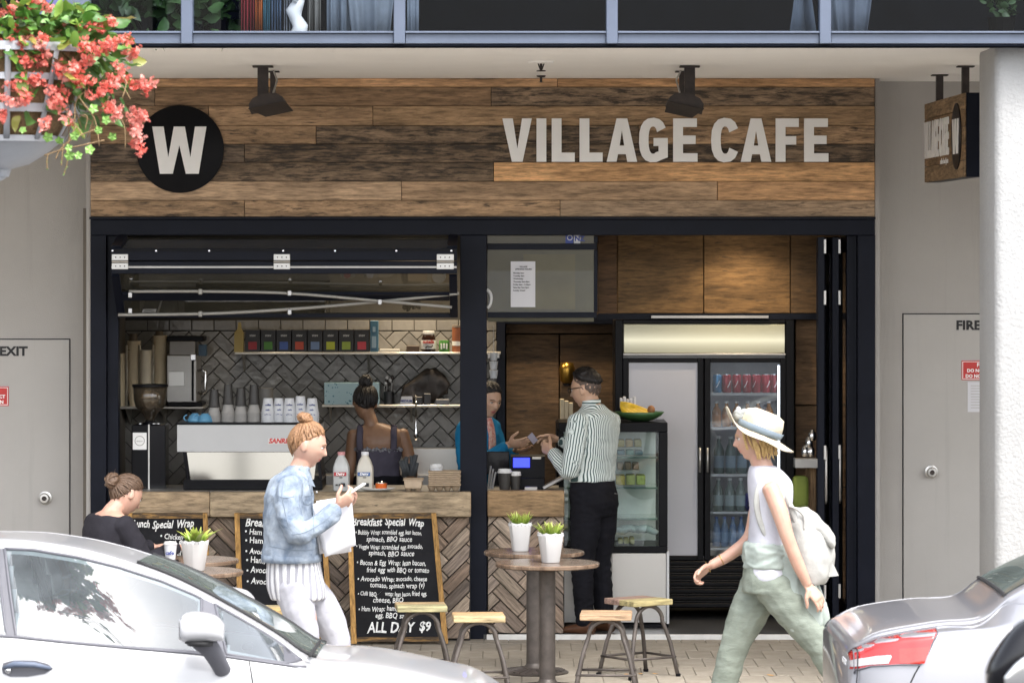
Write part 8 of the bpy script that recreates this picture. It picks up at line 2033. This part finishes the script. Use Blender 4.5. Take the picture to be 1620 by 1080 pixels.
for i in range(nn+1):
    x = rx0+(rx1-rx0)*i/nn; yr = C2.sec(x)[13][0]-.08; rows_.append([b.verts.new((x, YM2+yr*(2*k/12-1), C2.ztop(x, yr*(2*k/12-1))+.005)) for k in range(13)])
for i in range(nn):
    for k in range(12): b.faces.new((rows_[i][k], rows_[i+1][k], rows_[i+1][k+1], rows_[i][k+1]))
rw = obj('rear_window', b, M_('screen_glass'), sed, smooth=True)
b = B(); tube(b, [(rx0+.0, YM2-.44+.0733*k, C2.ztop(rx0, .44-.0733*k)+.004) for k in range(13)], .009, 6); obj('window_seal', b, M_('car_rubber'), rw)
b = B()
for k in range(5):
    x, z = xz(1346+5.2*k, 990-1.2*k, -8.45); zc = z; y = YM2-.40-.035*k
    box(b, sx0-.006, sx0+.004, y-.012, y+.012, .765, .79, .003)
obj('emblem', b, M_('chrome'), sed)
b = B(); box(b, sx0-.012, sx0+.02, YM2-.26, YM2+.26, .30, .42, .004); obj('number_plate', b, M_('sign_white'), sed)
b = B(); box(b, sx0-.04, sx0+.2, YM2-.66, YM2+.66, .04, .30, .05, 3); obj('bumper', b, M_('car_silver'), sed, auto=40)

# ---------------- dark mirror cut off by the lower right corner
dm = thing('vehicle_mirror', 'blurred black rounded mirror cut off by the lower right corner', 'mirror', (X(1640, -15.6), -15.6, -.15))
c = P(1632, 1052, -15.6); b = B(); loft(b, [(c+Vector((-.102, 0, -.025)), .018, .02), (c+Vector((-.085, 0, -.012)), .040, .05), (c+Vector((-.04, 0, .018)), .070, .06), (c+Vector((.02, 0, .03)), .085, .06), (c+Vector((.08, 0, .02)), .075, .055), (c+Vector((.12, 0, .0)), .04, .03)], (0, 0, 1), (0, 1, 0), 4, 22, .9); obj('housing', b, M_('black_gloss'), dm, smooth=True)
b = B(); loft(b, [(c+Vector((-.07, -.066, -.03)), .012, .004), (c+Vector((-.03, -.068, -.01)), .035, .006), (c+Vector((.04, -.068, 0)), .045, .006), (c+Vector((.09, -.066, 0)), .03, .004)], (0, 0, 1), (0, 1, 0), 3, 18); obj('mirror_glass', b, M_('chrome'), dm, smooth=True)
b = B(); tube(b, [c+Vector((.04, 0, -.04)), c+Vector((.06, .02, -.2)), Vector((c.x+.1, c.y+.1, .7))], .012, 8); obj('stalk', b, M_('black_plastic'), dm, smooth=True)
b = B(); tube(b, [Vector((c.x+.1, c.y+.1, .72)), Vector((c.x+.3, c.y+.15, .70)), Vector((c.x+.55, c.y+.1, .72))], .016, 8); tube(b, [Vector((c.x+.32, c.y+.15, .70)), Vector((c.x+.26, c.y+.1, .15))], .03, 10); obj('handlebar', b, M_('black_plastic'), dm, smooth=True)
wheel(dm, c.x+.26, c.y+.1, .26, .11)
# ================================================================ hanging flower basket, upper left
BYY = -9.15; bs_ = S(BYY)
fbk = thing('flower_basket', 'street flower basket overflowing with coral begonias at the upper left', 'flower basket', (X(6, BYY), BYY, Z(265, BYY)))
bc = Vector((X(6, BYY), BYY, 0.0)); zr, zb_ = Z(82, BYY), Z(222, BYY); r_top, r_bot = 150/bs_, 92/bs_
def coir():
    s = NT('coir'); v = s.coord('Object', scale=(1, 1, .6)); f = s.noise(v, 55, 6, .75, 1.2); s.set(s.mix(s.ramp(f, [(.3, 0), (.7, 1)]), (.10, .055, .022), (.36, .23, .11)), .95); s.bump(f, 1.0, .02); MATS['coir'] = s.m
coir()
def brad(z): t = (z-zb_)/(zr-zb_); return r_bot+(r_top-r_bot)*max(0, min(1.1, t))**.8
b = B(); lathe(b, [(brad(zb_+(zr-zb_)*k/8)-.012, zb_+(zr-zb_)*k/8) for k in range(9)]+[(r_top*.8, zr+.02), (0, zr+.04)], bc, 36); obj('coir_liner', b, M_('coir'), fbk, smooth=True)
pm('basket_metal', (.33, .34, .36), .45, .15, var=.08, vs=8)
for py, w in ((80, .017), (126, .013), (174, .017), (221, .012)):
    z = Z(py, BYY); r = brad(z)+.003; b = B(); lathe(b, [(r-.002, z-w), (r+.003, z-w), (r+.003, z+w), (r-.002, z+w), (r-.002, z-w)], bc, 48, caps=False); obj('hoop', b, M_('basket_metal'), fbk, auto=40)
for k in range(12):
    a = 2*PI*k/12+.18; b = B(); d = Vector((math.cos(a), math.sin(a), 0)); pts = [bc+d*(brad(zb_+(zr-zb_)*i/6)+.008)+Vector((0, 0, zb_+(zr-zb_)*i/6)) for i in range(7)]; tube(b, pts, .0125, 8, True, .25, d); obj('strap', b, M_('basket_metal'), fbk, smooth=True)
b = B(); zs_0 = Z(268, BYY); lathe(b, [(.02, zs_0-.03), (.03, zs_0), (.10, zs_0+.02), (.165, zs_0+.06), (r_bot+.0, zb_-.004), (r_bot-.02, zb_-.002), (0, zb_-.003)], bc, 40); obj('saucer', b, M_('basket_metal'), fbk, auto=50)
# the post that carries it stands just outside the picture
pole_x = X(-150, BYY)
b = B(); tube(b, [(pole_x, BYY+.05, -.15), (pole_x, BYY+.05, 5.2)], .05, 14); obj('post', b, M_('black_frame'), fbk, smooth=True)
b = B(); tube(b, [(pole_x, BYY+.05, zs_0-.12), (bc.x-.1, BYY+.02, zs_0-.07), (bc.x, BYY, zs_0-.02)], .018, 10); obj('arm', b, M_('basket_metal'), fbk, smooth=True)
# leaves and flowers
def leaf_mat():
    s = NT('begonia_leaf'); v = s.coord('Object'); oi = s.n('ObjectInfo'); g = s.ramp(oi.outputs['Random'], [(0, (.035, .10, .018)), (.45, (.075, .19, .03)), (.75, (.17, .28, .05)), (1, (.26, .22, .06))])
    s.set(s.mix(s.noise(v, 25, 3), g, s.mix(1.0, g, (1.5, 1.4, 1.2), 'MULTIPLY')), .38); s.bump(s.noise(v, 60, 3), .2, .004)
    tr = s.n('BsdfTranslucent'); s.l(g, tr.inputs[0]); mx = s.n('MixShader'); mx.inputs[0].default_value = .25; s.l(s.b.outputs[0], mx.inputs[1]); s.l(tr.outputs[0], mx.inputs[2]); s.l(mx.outputs[0], s.o.inputs[0]); MATS['begonia_leaf'] = s.m
leaf_mat()
def petal_mat():
    s = NT('begonia_petal'); oi = s.n('ObjectInfo'); g = s.ramp(oi.outputs['Random'], [(0, (.66, .12, .09)), (.5, (.72, .20, .155)), (1, (.76, .35, .30))]); s.set(g, .5)
    tr = s.n('BsdfTranslucent'); s.l(g, tr.inputs[0]); mx = s.n('MixShader'); mx.inputs[0].default_value = .3; s.l(s.b.outputs[0], mx.inputs[1]); s.l(tr.outputs[0], mx.inputs[2]); s.l(mx.outputs[0], s.o.inputs[0]); MATS['begonia_petal'] = s.m
petal_mat()
pm('stem', (.20, .13, .06), .7, var=.3, vs=20)
rr = random.Random(21)
lms = []
for i in range(4):
    me = bpy.data.meshes.new('leaf'); L, W = .105, .028+.004*i; vs, fs = [], []
    n = 6
    for k in range(n+1):
        t = k/n; w = W*(math.sin(PI*t**.8)**.75)*(1 if k else .1); z = -.22*L*t*t+.01*math.sin(t*6+i); sk = .012*math.sin(t*2.6)
        vs += [(-w*.75+sk, t*L, z+w*.35+.003*math.sin(t*15)), (sk*.6, t*L, z), (w*1.1+sk, t*L, z+w*.40+.003*math.cos(t*14))]
    for k in range(n): a = k*3; fs += [(a, a+1, a+4, a+3), (a+1, a+2, a+5, a+4)]
    me.from_pydata(vs, [], fs); me.materials.append(M_('begonia_leaf')); me.shade_smooth(); lms.append(me)
fms = []
for i in range(5):
    r2 = random.Random(50+i); vs, fs = [], []
    for k in range(15):
        c = Vector((r2.gauss(0, .020), r2.gauss(0, .018), r2.uniform(-.055, .014))); q = Quaternion((r2.gauss(0, 1), r2.gauss(0, 1), r2.gauss(0, 1), r2.gauss(0, 1))).normalized(); R0 = r2.uniform(.013, .021)
        for pa in range(4):
            a = pa*PI/2; o = len(vs); d = Vector((math.cos(a), math.sin(a), 0)); e = Vector((-d.y, d.x, 0)); w = R0*(.62 if pa % 2 == 0 else .38); L = R0*(1.25 if pa % 2 == 0 else .95)
            for p in (Vector((0, 0, 0)), d*L*.55+e*w+Vector((0, 0, .2*L)), d*L+Vector((0, 0, .32*L)), d*L*.55-e*w+Vector((0, 0, .2*L))): vs.append(tuple(c+q @ p))
            fs.append((o, o+1, o+2, o+3))
    me = bpy.data.meshes.new('flower_cluster'); me.from_pydata(vs, [], fs); me.materials.append(M_('begonia_petal')); fms.append(me)
def place(name, me, loc, q, sc):
    o = bpy.data.objects.new(name, me); link(o); o.parent = fbk; o.location = Vector(loc)-ORG[fbk.name]; o.rotation_mode = 'QUATERNION'; o.rotation_quaternion = q; o.scale = (sc,)*3; return o
def spot(up=True):
    """a random place on the mound, mostly over the rim, hanging lower on the right"""
    while True:
        a = rr.uniform(0, 2*PI); el = rr.uniform(-.75, 1.0); d = Vector((math.cos(a), math.sin(a), 0))
        rxy = (.37 if el > 0 else .36-.04*el)*math.cos(el*.9); rxy += .11*max(0, d.x)*(1 if el < .9 else .5); z = zr-.03+.24*math.sin(el) if el > 0 else zr-.03+.36*el
        if el < -.2 and rr.random() > (.25+.75*max(0, d.x))*.8: continue
        k = rr.uniform(.88, 1.06); return bc+Vector((d.x*rxy*k, d.y*rxy*k*.9, z)), (d+Vector((0, 0, max(-.2, el)+.15))).normalized()
nleaf = 0
fill_v, fill_f = [], []
for i in range(1000):
    p, d = spot(); 
    if i >= 290: p = bc+(p-bc-Vector((0, 0, zr)))*rr.uniform(.6, .95)+Vector((0, 0, zr))
    out = (d+Vector((rr.gauss(0, .5), rr.gauss(0, .5), rr.gauss(-.35, .4)))).normalized(); q = out.to_track_quat('Y', 'Z') @ Quaternion((0, 1, 0), rr.gauss(0, .9)); sc = rr.uniform(.5, .95); me = lms[i % 4]
    if i < 290: place('leaf', me, p, q, sc)
    else:
        o = len(fill_v); fill_v += [tuple(p+q @ (v.co*sc)) for v in me.vertices]; fill_f += [tuple(k+o for k in f.vertices) for f in me.polygons]
me = bpy.data.meshes.new('inner_foliage'); me.from_pydata(fill_v, [], fill_f); me.shade_smooth(); put('inner_foliage', me, Matrix(), pm('leaf_inner', (.085, .18, .035), .45, var=.55, vs=12), fbk, kind='stuff')
# clusters where the photograph shows them
spots = [(15, 12), (30, 22), (48, 8), (60, 3), (8, 30), (22, 40), (32, 58), (48, 62), (60, 66), (12, 60), (38, 44), (66, 60), (2, 20), (75, 10), (100, 42), (112, 36), (122, 46), (138, 38), (150, 36), (160, 42), (172, 32), (118, 66), (130, 62), (142, 68), (152, 74), (165, 64), (176, 72), (190, 62), (200, 58), (205, 82), (196, 78), (212, 78), (36, 94), (46, 92), (66, 96), (92, 98), (105, 102), (118, 108), (130, 98), (28, 122), (46, 126), (56, 120), (6, 128), (98, 118), (108, 128), (116, 122), (126, 128), (170, 122), (178, 130), (186, 120), (165, 132), (220, 132), (232, 138), (226, 126), (152, 146), (158, 142), (84, 142), (98, 148), (2, 150), (42, 152), (28, 158), (76, 164), (96, 168), (164, 170), (176, 176), (170, 166), (186, 172), (208, 174), (214, 184), (220, 192), (212, 200), (224, 186), (216, 214), (210, 226), (222, 230), (3, 176), (102, 186), (70, 190), (183, 100), (188, 112), (140, 92), (90, 40), (20, 75), (70, 80)]
spots = spots+[(a+rr.uniform(-11, 9), c+rr.uniform(-9, 9)) for a, c in spots]
for i, (px, py) in enumerate(spots):
    dx = (px-6)/bs_; r_ = .52; dy = -math.sqrt(max(.004, r_*r_-dx*dx))*.75*rr.uniform(.8, 1.0)
    if py < 60: dy *= .6
    if px > 190: dy = rr.uniform(-.12, .05)
    p = P(px+3, py-2, BYY+dy); place('flower_cluster', fms[i % 5], p, Quaternion((0, 0, 1), rr.uniform(0, 6)) @ Quaternion((1, 0, 0), rr.gauss(0, .4)), rr.uniform(.42, .66))
# thin stems, trailing ivy and dry tips hanging below
for i in range(16):
    p0 = P(rr.uniform(60, 200), rr.uniform(90, 190), BYY-.25+rr.uniform(-.05, .15)); e = p0+Vector((rr.uniform(-.05, .10), rr.uniform(-.05, .02), rr.uniform(-.18, -.06))); m = (p0+e)/2+Vector((rr.uniform(-.02, .02), 0, .02)); b = B(); tube(b, catmull([tuple(p0), tuple(m), tuple(e)], 4), .0025, 5); obj('stem', b, M_('stem'), fbk, smooth=True)
for pts in (((165, 222), (130, 230), (95, 238), (70, 246)), ((150, 205), (115, 220), (96, 236), (88, 252)), ((120, 200), (108, 226), (104, 250)), ((100, 228), (98, 250), (97, 262)), ((76, 244), (74, 256), (75, 268)), ((108, 236), (106, 258), (101, 276))):
    b = B(); tube(b, catmull([tuple(P(x, y, BYY-.30)) for x, y in pts], 5), .003, 5); obj('stem', b, M_('stem'), fbk, smooth=True)
ivm = bpy.data.meshes.new('ivy_leaf'); vs = [(0, 0, 0)]+[(.022*k*math.cos(a), .022*k*math.sin(a), .004*(i % 2)) for i, (a, k) in enumerate([(j*2*PI/10, 1.0 if j % 2 == 0 else .72) for j in range(10)])]; ivm.from_pydata(vs, [], [(0, i, i % 10+1) for i in range(1, 11)]); ivm.materials.append(pm('ivy', (.16, .30, .06), .4, var=.4, vs=30))
for px, py in ((76, 217), (94, 222), (118, 215), (142, 237), (124, 246), (109, 234), (168, 190), (178, 216), (156, 206), (36, 206), (104, 192), (148, 172), (110, 246)): place('ivy_leaf', ivm, P(px, py, BYY-.33), Quaternion((1, 0, 0), PI/2+rr.gauss(0, .3)) @ Quaternion((0, 0, 1), rr.uniform(0, 6)), rr.uniform(.7, 1.1))
for px, py in ((75, 256), (75, 268), (97, 256), (104, 268), (101, 276), (106, 264)): place('dry_tip', ivm, P(px, py, BYY-.31), Quaternion((rr.gauss(0, 1), rr.gauss(0, 1), rr.gauss(0, 1), rr.gauss(0, 1))).normalized(), .3)
# banner behind the flowers
bn = thing('street_banner', 'violet street banner behind the flower basket at the top edge', 'banner', (X(84, -8.6), -8.6, Z(26, -8.6)))
b = B(); box(b, X(60, -8.6), X(106, -8.6), -8.61, -8.59, Z(24, -8.6), 4.6, .003); obj('cloth', b, pm('banner_violet', (.10, .095, .25), .7), bn)
b = B(); tube(b, [(X(50, -8.6), -8.6, 4.61), (X(-150, -8.6), -8.62, 4.61), (pole_x, BYY+.05, 4.61)], .015, 8); obj('arm', b, M_('black_frame'), bn)
